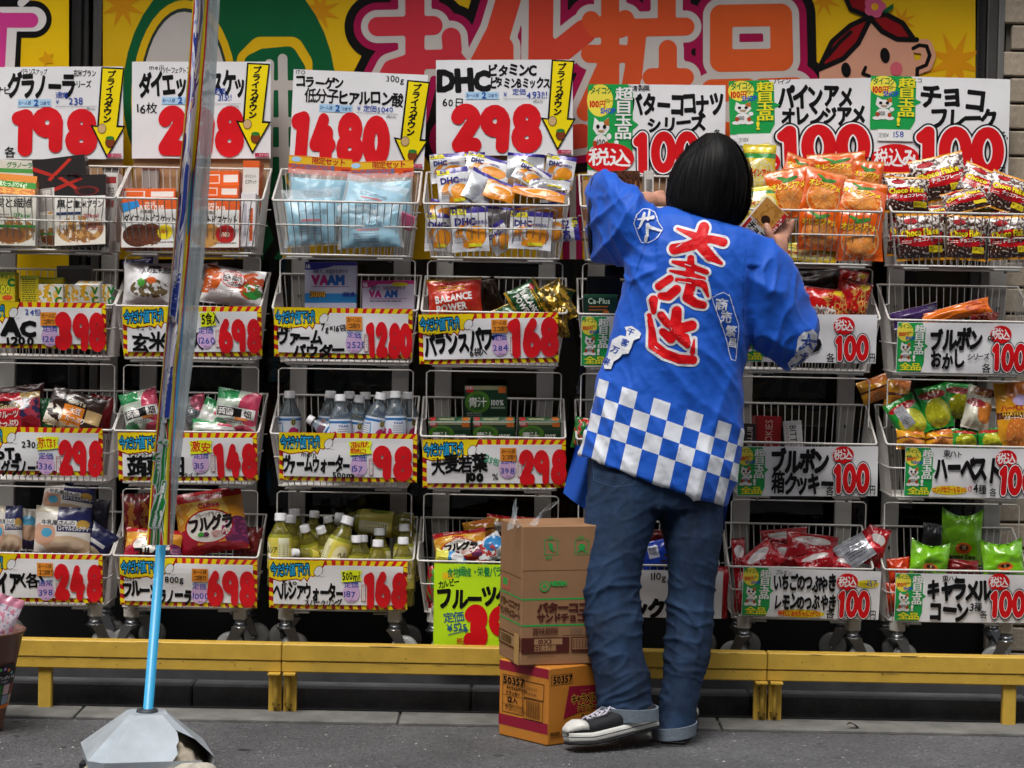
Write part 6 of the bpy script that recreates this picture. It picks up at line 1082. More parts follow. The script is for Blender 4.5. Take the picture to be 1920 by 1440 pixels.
def core(u, v):
    a = u * 2 * pi; r = .152 * (1 - v) + .044 * v; k = 1 / max(abs(cos(a)), abs(sin(a))) ; k = min(k, 1.2)
    n = noise.noise(Vector((cos(a) * 3, sin(a) * 3, v * 4))) * .014 + noise.noise(Vector((cos(a) * 11, sin(a) * 11, v * 12))) * .005
    return Vector((cos(a) * (r * k + n), sin(a) * (r * k + n), .012 + v * (ht - .03) + n * .4))
b.grid(core, 64, 24, CRC); b.obj('concrete_core', bt)
b = MB(); q = P(352, 1430, -.86); 
b.grid(lambda u, v: Vector((cos(u * 2 * pi) * sin(v * pi) * .055, sin(u * 2 * pi) * sin(v * pi) * .03, -cos(v * pi) * .024)) * (1 + .35 * noise.noise(Vector((cos(u * 2 * pi) * 2, sin(u * 2 * pi) * 2, v * 3)))), 28, 16, mat('b9b2a4', .9, .2, 30, .7, 70, name='concrete'))
tag(b.obj('concrete_chunk', None, (P(366, 1432, -1.07).x, -1.07, .02), (0, .1, .3)), 'loose pale concrete chunk lying against the broken flag base', 'rubble')

# bin at the left edge
bx = thing('plastic_bin', 'brown tapered plastic bin at the left picture edge with a picture sticker', 'bin', (P(-62, 1300, -.45).x, -.45, 0))
BR = mat('6b4638', .42, .06, 10, coat=.1, name='brown_plastic'); hz = P(0, 1180, -.45).z; rt, rb = 106 * sc(-.45), 66 * sc(-.45)
b = MB(); b.lathe([(0, .002), (rb, .002), (rb + .002, .01), (rt - .004, hz - .012), (rt + .004, hz - .004), (rt + .004, hz), (rt - .003, hz), (rt - .007, hz - .012), (rb, .02), (0, .02)], BR, None, 48); b.obj('shell', bx)
def bs(x, y, e=.0012):          # sticker coordinates: x along the wall (0..90), y down (0..100)
    a = radians(-62 + x * .75); zz = hz * (.70 - y * .0045); r = rb + (rt - rb) * zz / hz + e; return Vector((cos(a) * r, sin(a) * r, zz)), Vector((cos(a), sin(a), 0))
d = Dec(5); d.poly([(0, 100), (0, 40), (14, 16), (38, 2), (66, 2), (84, 20), (88, 45), (88, 100)], '201c22'); d.rect(2, 48, 46, 70, '2f6a34', 3); d.rect(48, 48, 66, 70, 'c0a0a4', 2); d.rect(68, 48, 86, 70, '7a3434', 2); d.rect(2, 72, 46, 92, '4a6a44', 3); d.rect(48, 72, 66, 92, '8a94a8', 2); d.rect(68, 72, 86, 92, 'b09a84', 2); d.rect(0, 93, 88, 101, 'd8701c', 5)
d.ell(16, 60, 6, 8, '7fae3a', 12); d.ell(32, 62, 7, 6, '16301c', 12); d.text('ガーデンポット', 10, 28, 8, 'd8d4d0', .02, w=1.1); d.text('大小サイズ有り', 12, 38, 6, 'b8b4b8', .01, w=1.1)
for i in range(8): d.ell(5 + i * 9.5, 44 - 34 * sin((i + .6) / 8.6 * pi) * .95, 3.4, 3.4, ('d05a70', '4a90c8', 'c8c04a', '58a858', 'b070b8', 'd88a4a', '70b8c8', 'c8c8cc')[i], 10)
b = MB(); d.to(b, bs, .0001, .0006, 8); b.obj('sticker', bx)
for i, (l, dx, dz, r_, c) in enumerate((('pink and white patterned packet sticking out of the brown bin', 60, -6, 20, 'c07a90'), ('cream packet behind the pink one in the brown bin', 20, 10, -8, 'b8ae9a'))):
    bag('packet', l, 'packet', -62 + dx, 1178 + dz - 12, 70, 96, -.47 + i * .07, r_, -6, 0, .03, pmat('c9bfc6', [('n', .5, .4, .6, .5, 9, .55, c), ('n', .5, .5, .6, .5, 16, .62, '6a6aa8'), ('r', 0, .82, 1, 1, c)], .3, 0, .3, .3), None, 200 + i, .04, 'packets in the brown bin')

# cartons on the ground
def ground_carton(name, label, px, py, Yc, W, D, H, yaw, z0, m, fdec, ldec, fw, lw, hp):
    """corner nearest the street at photo point px, Yc; front face W wide, left face D deep"""
    c = P(px, py, Yc); R = Matrix.Rotation(radians(yaw), 3, 'Z'); t = thing(name, label, 'carton', (c.x, Yc, z0), (0, 0, radians(yaw)), 'cardboard cartons stacked beside the clerk')
    b = MB(); b.box((W / 2, D / 2, H / 2), (W, D, H), m, bev=.003); b.obj('box', t)
    b = MB(); s = W / fw; fdec.to(b, lambda x, y: (Vector((min(fw, max(0, x)) * s, 0, H - min(hp, max(0, y)) * H / hp)), Vector((0, -1, 0))), .0001, .0003); b.obj('front_print', t)
    b = MB(); s2 = D / lw; ldec.to(b, lambda x, y: (Vector((0, D - min(lw, max(0, x)) * s2, H - min(hp, max(0, y)) * H / hp)), Vector((-1, 0, 0))), .0001, .0003); b.obj('side_print', t)
    return t
KB = mat('8f6a4a', .72, .1, 8, .12, 60, name='cardboard'); GRNI, BRI = '2f9a4a', '4a1f1a'
YC = -.52; s = sc(YC)
H1 = P(1026, 1260, YC).z - P(1026, 1405, YC).z; H2 = P(975, 992, YC).z - P(975, 1255, YC).z
# upper: front face drawn in photo pixels measured from its left edge (975) and top (992)
U = lambda x, y: ((x / 2.572 + 900 - 975) / .957, (y / 2.572 + 880 - 993))
d = Dec(11); W2 = 222
def ut(t_, x, y, h, c, b_=0, w=1, **k): a, c_ = U(x, y); d.text(t_, a, c_, h / 2.572, c, b_, w=w, **k)
def ur(x0, y0, x1, y1, c, n=1): a, e = U(x0, y0); f, g = U(x1, y1); d.rect(a, e, f, g, c, n)
ur(195, 505, 860, 508, '6a4a34'); ur(195, 641, 860, 649, GRNI); ur(195, 768, 860, 776, GRNI)
for x in (300, 450):
    ur(x, 358, x + 68, 361, GRNI); ur(x, 428, x + 68, 431, GRNI); ur(x, 358, x + 4, 431, GRNI); ur(x + 64, 358, x + 68, 431, GRNI)
a, e = U(325, 375); d.brush([[(a, e), (a + 2, e + 10), (a + 9, e + 14)], [(a + 4, e + 2), (a + 5, e + 9)]], 2, GRNI); a, e = U(484, 395); d.ell(a, e, 7, 6, GRNI, 14); d.brush([[(a - 8, e + 9), (a, e + 4), (a + 8, e + 9)]], 1.6, GRNI)
ut('上積', 308, 340, 17, GRNI, .01); ut('厳禁', 305, 436, 17, GRNI, .01); ut('注意', 460, 340, 17, GRNI, .01)
a, e = U(304, 583); d.ell(a, e, 10, 10, GRNI, 20); d.ell(a, e, 7.5, 7.5, KB, 20); d.ell(a, e, 4, 4, GRNI, 14); ut('NISSIN', 330, 556, 28, GRNI, .06, .9)
ut('バターココナツ', 270, 664, 46, BRI, .07, 1.18, sh=-.06); ut('サンドチョコレート', 270, 714, 44, BRI, .05, .95, sh=-.06)
ut('賞味期限', 246, 782, 38, BRI, .01, .9); ut('2012', 432, 782, 34, '6a5a52', .0, .9); ur(396, 821, 700, 824, BRI)
ur(195, 830, 430, 902, BRI); ur(258, 836, 396, 864, '9a7856'); ut('10X3', 278, 838, 26, BRI, .04, 1.1); ut('日清製菓', 256, 868, 30, '9a7856', .03, .98); ur(440, 830, 800, 902, BRI); ur(446, 836, 560, 890, '9a7856')
for i in range(22): ur(450 + i * 4.8, 838, 450 + i * 4.8 + (1.5, 3)[i % 3 == 0], 886, BRI)
ut('品質保証登録記号-3100/10235', 222, 912, 15, '5a3a2a', .0, .7)
l = Dec(12); LW = 80; l.rect(0, 147 - 50, 80, 149 - 50, '6a4a34'); l.rect(0, 248 - 113, 80, 251 - 113, GRNI); l.rect(0, 184, 80, 187, GRNI); l.text('バターココナツ', 4, 146, 15, BRI, .06, w=.7, sh=-.05); l.text('サンドチョコレート', 4, 164, 15, BRI, .06, w=.56, sh=-.05); l.rect(8, 105, 38, 130, 'b05a4a'); l.rect(12, 108, 30, 122, GRNI); l.rect(0, 209, 80, 236, BRI); l.rect(4, 212, 60, 232, '9a7856'); l.rect(58, 204, 76, 262, 'b08a58')
for i in range(14): l.rect(8 + i * 3, 214, 9.4 + i * 3, 230, BRI)
ub = ground_carton('cardboard_carton', 'brown cardboard carton with green and brown print, upper of the two by the clerk', 975, 1255, YC + .015, W2 * s, .2, H2, 17, H1 + .002, KB, d, l, W2, LW, 262)
b = MB(); FL = mat('c9d2d6', .08, alpha=.28, bump=.8, bscale=30, spec=.8, name='clear_film')
for k, (x0, y0, x1, y1, wd) in enumerate(((953, 992, 972, 935, 14), (985, 992, 1046, 940, 16), (972, 990, 968, 950, 10))):
    p0, p1 = P(x0, y0, YC + .03), P(x1, y1, YC + .06); ww = wd * s
    b.grid(lambda u, v: p0.lerp(p1, v) + Vector(((u - .5) * ww * (1 - .7 * v) + .006 * sin(v * 5 + k), .01 * sin(u * 4 + v * 6), .012 * noise.noise(Vector((u * 3, v * 3, k))))) - Vector(ub.location), 5, 10, FL)
f_ = b.obj('film_flap', ub); f_.rotation_euler = (0, 0, -radians(17))
ORC = mat('b87424', .6, .08, 8, .1, 60, name='printed_cardboard')
d = Dec(13); l = Dec(14); FW = 330; MR = '8a1830'; h1 = 145; k_ = 1 / .66
q = lambda x: (x / 2.572 + 900 - 1026) * k_; qy = lambda y: y / 2.572 + 880 - 1259
d.rect(q(342), qy(1010), q(478), qy(1012), BK); d.rect(q(342), qy(1058), q(478), qy(1060), BK); d.rect(q(342), qy(1010), q(345), qy(1060), BK); d.rect(q(475), qy(1010), q(478), qy(1060), BK); d.text('50357', q(352), qy(1014), 16.5, BK, .03, w=1.5)
d.poly([(q(458), qy(1072)), (q(640), qy(1080)), (q(760), qy(1070)), (q(740), qy(1190)), (q(620), qy(1196)), (q(520), qy(1205)), (q(425), qy(1228))], MR); d.text('キャラメルクリーム', q(474), qy(1116), 18, BK, .10, w=1.05, lay=((.11, 'd8a040'), (.04, '1a0a0a'))); d.text('クラッカー', q(512), qy(1164), 14, BK, .1, w=1.1, lay=((.11, 'd8a040'), (.04, '1a0a0a'))); d.text('Caramel', q(528), qy(1090), 6, 'b04a40', .02, w=1.4)
d.text('12入', q(540), qy(1212), 9, BK, .03, w=1.5); d.text('株式会社 エヌエス-インターナショナル', q(340), qy(1284), 7.6, BK, .03, w=1.25); d.text('531-0004大阪市北区大淀東', q(342), qy(1302), 6.4, BK, .0, w=1.25)
LW = 150; kk = 150 / 96.; r = lambda x: (x - 78) / 2.572 * kk; 
for y0, y1 in ((990, 1050), (1252, 1318)): l.rect(0, qy(y0) - 4, 150, qy(y1 - 22) - 1, MR)
for a0, c0_, a1, c1_ in ((97, 1055, 200, 1240), (206, 1066, 305, 1148), (206, 1150, 302, 1252)):
    for e in ((a0, c0_, a1, c0_ + 3), (a0, c1_ - 3, a1, c1_), (a0, c0_, a0 + 2, c1_), (a1 - 2, c0_, a1, c1_)): l.rect(r(e[0]), qy(e[1]) - 4, r(e[2]), qy(e[3]) - 4, BK)
l.text('50357', r(100), qy(1060) - 4, 16, BK, .03, w=1.35); l.text('キャラメルクリーム', r(118), qy(1106) - 4, 7.5, BK, .04, w=.95); l.text('クラッカー', r(114), qy(1130) - 4, 8.5, BK, .03, w=1.05); l.text('12入', r(124), qy(1156) - 4, 13, BK, .04, w=1.25); l.text('株式会社エヌエス', r(112), qy(1198) - 4, 6, BK, .01, w=1.3); l.text('インターナショナル', r(112), qy(1214) - 4, 6, BK, .01, w=1.2)
l.rect(r(97), qy(1152) - 4, r(200), qy(1154) - 4, BK); l.rect(r(97), qy(1100) - 4, r(200), qy(1102) - 4, BK); l.rect(r(97), qy(1196) - 4, r(200), qy(1198) - 4, BK); l.text('2011.12.25', r(216), qy(1090) - 4, 7, '4a4030', 0, w=1.1); l.text('99A11281', r(216), qy(1116) - 4, 7, '4a4030', 0, w=1.1)
for i in range(24): l.rect(r(220 + i * 3.1), qy(1158) - 4, r(220 + i * 3.1 + (1, 1.9)[i % 4 == 0]), qy(1240) - 4, BK)
ground_carton('cardboard_carton', 'orange cardboard carton with dark red bands, lower of the two by the clerk', 1026, 1405, -.535, FW * .00093, .205, H1, 40, .001, ORC, d, l, FW, LW, 145)
# ================================================================== the clerk
per = thing('person', 'clerk in a blue festival coat and jeans seen from behind, reaching into the top baskets', 'person', P(1225, 1400, -.42)); per.location.z = 0
pc = Vector(per.location)
def loft(mb, rings, m, n=32, e=2.0, caps=True):
    """rings of (centre, half axis A, half axis B)"""
    vs = []; fs = []
    for c, A, B in rings:
        for i in range(n):
            a = 2 * pi * i / n; ca, sa = cos(a), sin(a); ca = math.copysign(abs(ca) ** (2 / e), ca); sa = math.copysign(abs(sa) ** (2 / e), sa); vs.append(c + A * ca + B * sa)
    k = len(rings)
    for j in range(k - 1):
        for i in range(n): fs.append((j * n + i, j * n + (i + 1) % n, (j + 1) * n + (i + 1) % n, (j + 1) * n + i))
    if caps: fs += [tuple(range(n))[::-1], tuple((k - 1) * n + i for i in range(n))]
    mb.add(vs, fs, m, True)
def sub(rings, k=4):            # smooth in-between rings (Catmull-Rom)
    out = []
    for i in range(len(rings) - 1):
        r = [rings[max(0, i - 1)], rings[i], rings[i + 1], rings[min(len(rings) - 1, i + 2)]]
        for j in range(k):
            t = j / k; w_ = (-.5 * t + t * t - .5 * t ** 3, 1 - 2.5 * t * t + 1.5 * t ** 3, .5 * t + 2 * t * t - 1.5 * t ** 3, -.5 * t * t + .5 * t ** 3)
            out.append(tuple(sum((r[q][d_] * w_[q] for q in range(4)), Vector()) for d_ in range(3)))
    return out + [rings[-1]]
def lr(L, R, Y, D):             # ring from left and right outline points of the photo
    a, c = P(L[0], L[1], Y) - pc, P(R[0], R[1], Y) - pc; return ((a + c) / 2, (c - a) / 2, Vector((0, D, 0)))
def limb(mb, pts, m, n=14):     # capsule chain with its own radius at every joint
    pts = [(Vector(p[:3]), p[3]) for p in pts]; P0, P1 = pts[0], pts[-1]; q = []; d0 = (pts[1][0] - P0[0]).normalized(); d1 = (P1[0] - pts[-2][0]).normalized()
    for a in (80, 55, 28): q.append((P0[0] - d0 * P0[1] * sin(radians(a)), P0[1] * cos(radians(a))))
    q += pts
    for a in (28, 55, 80): q.append((P1[0] + d1 * P1[1] * sin(radians(a)), P1[1] * cos(radians(a))))
    mb.tube([p for p, _ in q], [r for _, r in q], m, n)
def remesh(mb, vox, it):
    o = bpy.data.objects.new('tmp', mb.mesh('tmp')); C.objects.link(o); md = o.modifiers.new('r', 'REMESH'); md.mode = 'VOXEL'; md.voxel_size = vox
    ms = o.modifiers.new('s', 'SMOOTH'); ms.factor = .5; ms.iterations = it
    dg = bpy.context.evaluated_depsgraph_get(); me = bpy.data.meshes.new_from_object(o.evaluated_get(dg)); bpy.data.objects.remove(o); me.materials.clear(); return me
def displace(me, fn):
    n = len(me.vertices); co = np.empty(n * 3, np.float32); no = np.empty(n * 3, np.float32); me.vertices.foreach_get('co', co); me.vertex_normals.foreach_get('vector', no)
    co = co.reshape(-1, 3); no = no.reshape(-1, 3); d = np.array([fn(Vector(c), Vector(k)) for c, k in zip(co.tolist(), no.tolist())], np.float32); co += no * d[:, None]; me.vertices.foreach_set('co', co.ravel()); me.polygons.foreach_set('use_smooth', [True] * len(me.polygons)); me.update()
def toPx(p):                    # photo pixel of a world point
    d = CM.transposed() @ (Vector(p) - CAM); return 960 + F * d.x / -d.z, 720 - F * d.y / -d.z
def tree(me): me.calc_loop_triangles(); return BVHTree.FromPolygons([v.co[:] for v in me.vertices], [t.vertices[:] for t in me.loop_triangles])
def onto(bv):                   # print laid on cloth where it falls on the side facing the street
    def f(x, y):
        o = CAM - pc; d = CM @ Vector(((x - 960) / F, (720 - y) / F, -1)); h = bv.ray_cast(o, d.normalized())
        if h[0] is None: h = bv.find_nearest(P(x, y, -.42) - pc)
        return h[0], (h[1] if h[1].dot(d) < 0 else -h[1])
    return f
def RG(x, y, z=0, k=5): return (1 - abs(noise.noise(Vector((x, y, z))))) ** k - .35     # sharp-crested folds
SKIN = mat('c48f78', .5, .06, 30, .08, 90, spec=.4, name='skin'); N_ = lambda v: noise.noise(v)
# ---- coat
ct = MB(); Yt = -.33
tor = [lr((1266, 384), (1368, 420), -.31, .055), lr((1222, 402), (1420, 440), -.32, .088), lr((1184, 450), (1446, 482), Yt, .112), lr((1170, 510), (1436, 545), Yt, .122), lr((1154, 585), (1410, 634), Yt, .122), lr((1134, 668), (1398, 728), Yt, .125), lr((1113, 748), (1396, 832), Yt, .132), lr((1099, 802), (1386, 890), Yt, .138), lr((1085, 852), (1361, 946), Yt, .142)]
loft(ct, sub(tor), None, 48, 2.3)
def sl(cx, cy, Y, ax, ay, D, dY=0): return (P(cx, cy, Y) - pc, P(cx + ax, cy + ay, Y + dY) - P(cx, cy, Y), Vector((.02, D, .0)))
lsl = [sl(1262, 462, -.33, 6, 52, .085), sl(1215, 436, -.31, 10, 70, .095), sl(1172, 418, -.27, 6, 84, .10), sl(1140, 412, -.21, 0, 88, .10), sl(1118, 408, -.15, -2, 80, .09), sl(1110, 404, -.11, -2, 70, .08)]
loft(ct, sub(lsl), None, 36, 2.2)
rsl = [sl(1380, 478, -.33, 30, -46, .09), sl(1418, 526, -.325, 44, -56, .098), sl(1450, 578, -.31, 46, -52, .10), sl(1478, 622, -.29, 44, -44, .098), sl(1502, 656, -.27, 32, -42, .09), sl(1508, 664, -.265, 22, -30, .07)]
loft(ct, sub(rsl), None, 36, 2.2)
cm = remesh(ct, .0055, 8)
def fold(p, n):
    x, y = toPx(p + pc); v = Vector((x, y, 0)) / 100; f = 0
    bodyw = 1
    # long slanting folds over the back, fanning from the raised shoulder
    a = radians(62); u = (x * cos(a) + y * sin(a)) / 100; w_ = (-x * sin(a) + y * cos(a)) / 100
    f += .006 * N_(Vector((w_ * 1.7 + 3, u * .5, 1.3))) + .0075 * RG(w_ * 1.5 + .7, u * .42 + 2, 2.1) * (1 if y > 480 else .5) + .003 * RG(w_ * 3.4, u * 1.1 + 5, 6.1)
    if x > 1380 and y > 440: # right sleeve: folds running down from the shoulder and creases at the elbow
        k = min(1, (x - 1380) / 40); s_ = (x * .83 - y * .55) / 100; l_ = (x * .55 + y * .83) / 100
        f += k * (.013 * RG(s_ * 1.7 + 1, l_ * .6, 4.2) + .008 * RG(s_ * 3.0 + l_ * 1.6, l_ * 1.9, 7.7))
        f -= k * .016 * math.exp(-((x - 1406 - (y - 560) * -.06) / 11) ** 2) * (1 if y > 500 else 0)
    if x < 1230 and y < 530: f += .012 * RG(v.x * 1.5 + 1.3 * v.y, v.y * .8 - v.x * .4, 9.2) + .007 * RG(v.x * 3.2 - 1.4 * v.y, v.y * 1.6, 6.1) + .006 * N_(Vector((v.x * 2, v.y * 2, 3)))
    if y > 640: f += min(1, (y - 640) / 120) * (.010 * RG(v.x * 1.55 + v.y * .4, v.y * .22, 3.3, 4) + .005 * N_(Vector((v.x * 3, v.y * .5, 8))))
    f += .0016 * N_(p * 38) + .0008 * N_(p * 90)
    return f
displace(cm, fold)
# check pattern coordinates along the slanting hem
e1 = Vector((cos(radians(19.2)), sin(radians(19.2)))); e2 = Vector((-.23, 1)).normalized(); det = e1.x * e2.y - e1.y * e2.x; uvs = []
for v in cm.vertices:
    x, y = toPx(v.co + pc); dx, dy = x - 1085, y - 851; a = (dx * e2.y - dy * e2.x) / det; c = (e1.x * dy - e1.y * dx) / det
    s_ = min(1, max(0, a / 292)); q = 2 * s_ - 1; U_ = (.45 * q + .55 * math.asin(max(-.999, min(.999, q))) / (pi / 2) * 1.25 + 1) * 292 / 2 / 29.5
    uvs.append((U_, max(.001, 1 + (-c - 48) / 33 if c < -48 else c / -48)))
l = cm.uv_layers.new(name='UVMap'); vi = np.empty(len(cm.loops), dtype=np.int32); cm.loops.foreach_get('vertex_index', vi); l.data.foreach_set('uv', np.array(uvs, np.float32)[vi].ravel())
def coat_mat():
    m = bpy.data.materials.new('coat_cloth'); m.use_nodes = True; N = m.node_tree.nodes; L = m.node_tree.links; p = N['Principled BSDF']
    tc = N.new('ShaderNodeTexCoord'); sp = N.new('ShaderNodeSeparateXYZ'); L.new(tc.outputs['UV'], sp.inputs[0])
    def M(op, a, b=None):
        x = N.new('ShaderNodeMath'); x.operation = op
        for i, q in enumerate((a, b)):
            if q is None: continue
            if isinstance(q, (int, float)): x.inputs[i].default_value = q
            else: L.new(q, x.inputs[i])
        return x.outputs[0]
    par = M('GREATER_THAN', M('FRACT', M('MULTIPLY', M('ADD', M('FLOOR', sp.outputs[0]), M('FLOOR', M('ADD', sp.outputs[1], 20))), .5)), .25)
    f = M('MULTIPLY', par, M('LESS_THAN', sp.outputs[1], 4.0)); mx = N.new('ShaderNodeMix'); mx.data_type = 'RGBA'; L.new(f, mx.inputs[0]); mx.inputs[6].default_value = lin('0a54bf'); mx.inputs[7].default_value = lin('d6dae2')
    n = N.new('ShaderNodeTexNoise'); n.inputs['Scale'].default_value = 55; n.inputs['Detail'].default_value = 5; L.new(tc.outputs['Object'], n.inputs['Vector']); b = N.new('ShaderNodeBump'); b.inputs['Strength'].default_value = .35; b.inputs['Distance'].default_value = .003; L.new(n.outputs[0], b.inputs['Height']); L.new(b.outputs[0], p.inputs['Normal'])
    L.new(mx.outputs[2], p.inputs['Base Color']); p.inputs['Roughness'].default_value = .62; p.inputs['Specular IOR Level'].default_value = .35; p.inputs['Sheen Weight'].default_value = .08; return m
cm.materials.append(coat_mat()); coat = mk('happi_coat', cm, per)
bv = tree(cm); z1 = lambda *q: [(1180 + p[0] / 4.5, 380 + p[1] / 4.5) + ((p[2] / 4.5,) if len(p) > 2 else ()) for p in q]
dai = [z1((628, 212, 48), (590, 330, 52)), z1((405, 222, 14), (520, 268, 28), (590, 300, 40)), z1((620, 310, 40), (700, 312, 36), (790, 335, 40)), z1((580, 340, 50), (480, 374, 44), (380, 392, 48)), z1((600, 360, 50), (680, 450, 46), (775, 512, 16))]
uri = [z1((520, 470, 32), (510, 610, 44)), z1((368, 500, 16), (480, 522, 32), (650, 585, 24)), z1((345, 575, 12), (480, 600, 28), (625, 642, 24)), z1((400, 652, 20), (520, 668, 24), (630, 692, 30), (664, 790, 14)), z1((345, 640, 34), (250, 705, 36)), z1((400, 730, 40), (330, 790, 42), (268, 788, 34)), z1((520, 690, 46), (490, 800, 46), (560, 850, 38), (622, 862, 34))]
shu = [z1((205, 822, 42), (208, 920, 26)), z1((170, 950, 22), (192, 1080, 32), (200, 1200, 46), (300, 1275, 42), (420, 1318, 42), (535, 1325, 40)), z1((547, 1150, 8), (532, 1260, 26)), z1((400, 915, 46), (390, 1020, 52)), z1((268, 948, 34), (320, 1020, 34), (400, 1050, 40)), z1((525, 1035, 46), (440, 1060, 46)), z1((285, 1090, 36), (350, 1145, 44)), z1((385, 1070, 48), (440, 1140, 44), (490, 1205, 26)), z1((470, 1140, 40), (490, 1190, 30))]
d = Dec(21); WT = 'd8dade'; RD = 'd20a14'
for st in (dai, uri, shu): d.brush(st, 5, WT, ((4.1, WT),), 70)
for st in (dai, uri, shu): d.brush(st, 5, RD, ((-.6, RD),), 70)
for a in ([(470, 520), (520, 535)], [(380, 622), (500, 632), (640, 655)], [(410, 665), (520, 680)], [(400, 375), (440, 350)], [(620, 460), (660, 500)], [(215, 1215), (240, 1235)], [(535, 760), (600, 765)], [(330, 980), (340, 930)]): d.brush(z1(*a), .7, WT)
z5 = lambda *q: [(1080 + p[0] / 5.144, 240 + p[1] / 5.144) + ((p[2] / 5.144,) if len(p) > 2 else ()) for p in q]
d.brush([z5((655, 830, 12), (645, 890, 16), (605, 968, 8)), z5((590, 885, 6), (740, 870, 18)), z5((705, 810, 9), (690, 890, 12)), z5((690, 930, 12), (690, 1000, 16), (676, 1082, 16)), z5((690, 945, 10), (740, 972, 14), (815, 995, 11))], 2, WT)
d.brush(z5((600, 1030), (565, 920), (580, 840), (640, 790), (700, 795), (760, 822), (790, 920), (840, 980), (790, 1060), (700, 1108), (635, 1104), (602, 1035)), .75, WT)
d.brush(z1((705, 830), (706, 790), (790, 756), (845, 785), (914, 1030), (911, 1150), (885, 1333), (850, 1323), (790, 1060), (706, 832)), .75, WT)
for i, (ch, x, y, h) in enumerate((('商', 730, 800, 24), ('売', 775, 915, 20), ('繁', 815, 1030, 20), ('昌', 828, 1130, 19))): d.text(ch, 1180 + x / 4.5, 380 + y / 4.5, h, WT, .04, rot=8, w=.92)
z7 = lambda *q: [(1060 + p[0] / 3.13, 460 + p[1] / 3.13) + ((p[2] / 3.13,) if len(p) > 2 else ()) for p in q]
d.poly(z7((355, 482), (398, 475), (445, 520), (435, 550), (407, 560), (376, 635), (345, 640), (322, 665), (292, 685), (276, 730), (240, 730), (235, 700), (262, 645), (285, 560), (330, 530), (362, 538), (366, 508)), WT)
for ch, x, y in (('千', 378, 482), ('客', 345, 545), ('万', 290, 585), ('来', 240, 655)): d.text(ch, 1060 + x / 3.13, 460 + y / 3.13, 14, '0a3c9c', .05, rot=25, w=1)
z3 = lambda *q: [(1340 + p[0] / 3.79, 340 + p[1] / 3.79) + ((p[2] / 3.79,) if len(p) > 2 else ()) for p in q]
d.poly(z3((590, 1100), (622, 1068), (690, 1055), (715, 1082), (700, 1150), (660, 1262), (630, 1320), (580, 1328), (530, 1312), (520, 1282), (580, 1220), (585, 1150)), WT)
d.brush([z3((655, 1085, 9), (648, 1140, 13), (600, 1185, 8)), z3((610, 1125, 7), (700, 1130, 10)), z3((650, 1140, 9), (680, 1180, 7)), z3((605, 1215, 7), (640, 1225, 10)), z3((640, 1225, 9), (600, 1270, 10), (545, 1300, 6)), z3((605, 1262, 9), (628, 1305, 11))], 2, '0a3c9c')
b = MB(); d.to(b, onto(bv), .00025, .0008, 7); b.obj('coat_print', coat)
# front panel of the coat hanging below the hem on the left, and its edge on the right
CB_ = mat('0a48a8', .65, .05, 20, .3, 60, name='coat_lining')
b = MB(); tl, tr_, bl, br = P(1080, 835, -.2), P(1112, 838, -.22), P(1056, 925, -.2), P(1100, 958, -.22)
b.grid(lambda u, v: (tl.lerp(tr_, u)).lerp(bl.lerp(br, u), v) + Vector((0, .012 * sin(u * 6 + v * 2), 0)) - pc, 12, 14, CB_); b.obj('front_panel', coat); b = MB(); tl, tr_, bl, br = P(1352, 930, -.24), P(1368, 930, -.26), P(1350, 994, -.24), P(1356, 1002, -.26)
b.grid(lambda u, v: (tl.lerp(tr_, u)).lerp(bl.lerp(br, u), v) - pc, 4, 8, CB_); b.obj('front_panel', coat)
# navy edge of the left sleeve opening
b = MB(); c_, A_, B_ = lsl[-2]; b.tube([c_ + A_ * cos(q / 24 * 2 * pi) * 1.0 + B_ * sin(q / 24 * 2 * pi) * 1.0 for q in range(24)], .0075, mat('10182e', .8), 8, closed=True); b.obj('sleeve_edge', coat)
# hem and seam stitching
d = Dec(22); sm = '0a3f96'; hl = lambda o_: [(1088 + i * 30.2, 852 - o_ + i * 10.5) for i in range(10)]
d.brush(hl(9), .45, '8fa6cc'); d.brush([(1398, 470), (1392, 540), (1394, 600)], .6, sm); d.brush([(1212, 452), (1196, 500), (1180, 548)], .6, sm); d.brush([(1300, 700), (1284, 800), (1262, 905)], .5, sm)
b = MB(); d.to(b, onto(bv), .0002, .0006, 9); b.obj('stitching', coat)
# ---- jeans
jm = MB(); pel = [lr((1120, 760), (1372, 800), -.33, .10), lr((1106, 850), (1370, 880), -.34, .112), lr((1101, 900), (1364, 920), -.345, .112), lr((1104, 945), (1358, 955), -.35, .10)]
loft(jm, sub(pel), None, 40, 2.3)
LLEG = [lr((1106, 880), (1246, 885), -.355, .098), lr((1100, 940), (1240, 945), -.37, .096), lr((1098, 990), (1222, 995), -.385, .09), lr((1094, 1060), (1204, 1063), -.41, .08), lr((1091, 1130), (1200, 1132), -.43, .074), lr((1098, 1180), (1206, 1180), -.45, .073), lr((1108, 1240), (1213, 1240), -.47, .07), lr((1118, 1290), (1222, 1290), -.485, .068), lr((1124, 1332), (1229, 1334), -.495, .066)]
RLEG = [lr((1216, 885), (1366, 890), -.335, .098), lr((1232, 950), (1358, 950), -.34, .096), lr((1246, 1020), (1354, 1020), -.35, .09), lr((1252, 1100), (1344, 1100), -.36, .08), lr((1248, 1160), (1340, 1160), -.375, .076), lr((1242, 1220), (1336, 1215), -.39, .074), lr((1240, 1270), (1324, 1262), -.405, .07), lr((1234, 1330), (1311, 1322), -.42, .066), lr((1224, 1370), (1307, 1362), -.43, .064)]
for g in (LLEG, RLEG): loft(jm, sub(g), None, 32, 2.1)
jj = remesh(jm, .005, 5)
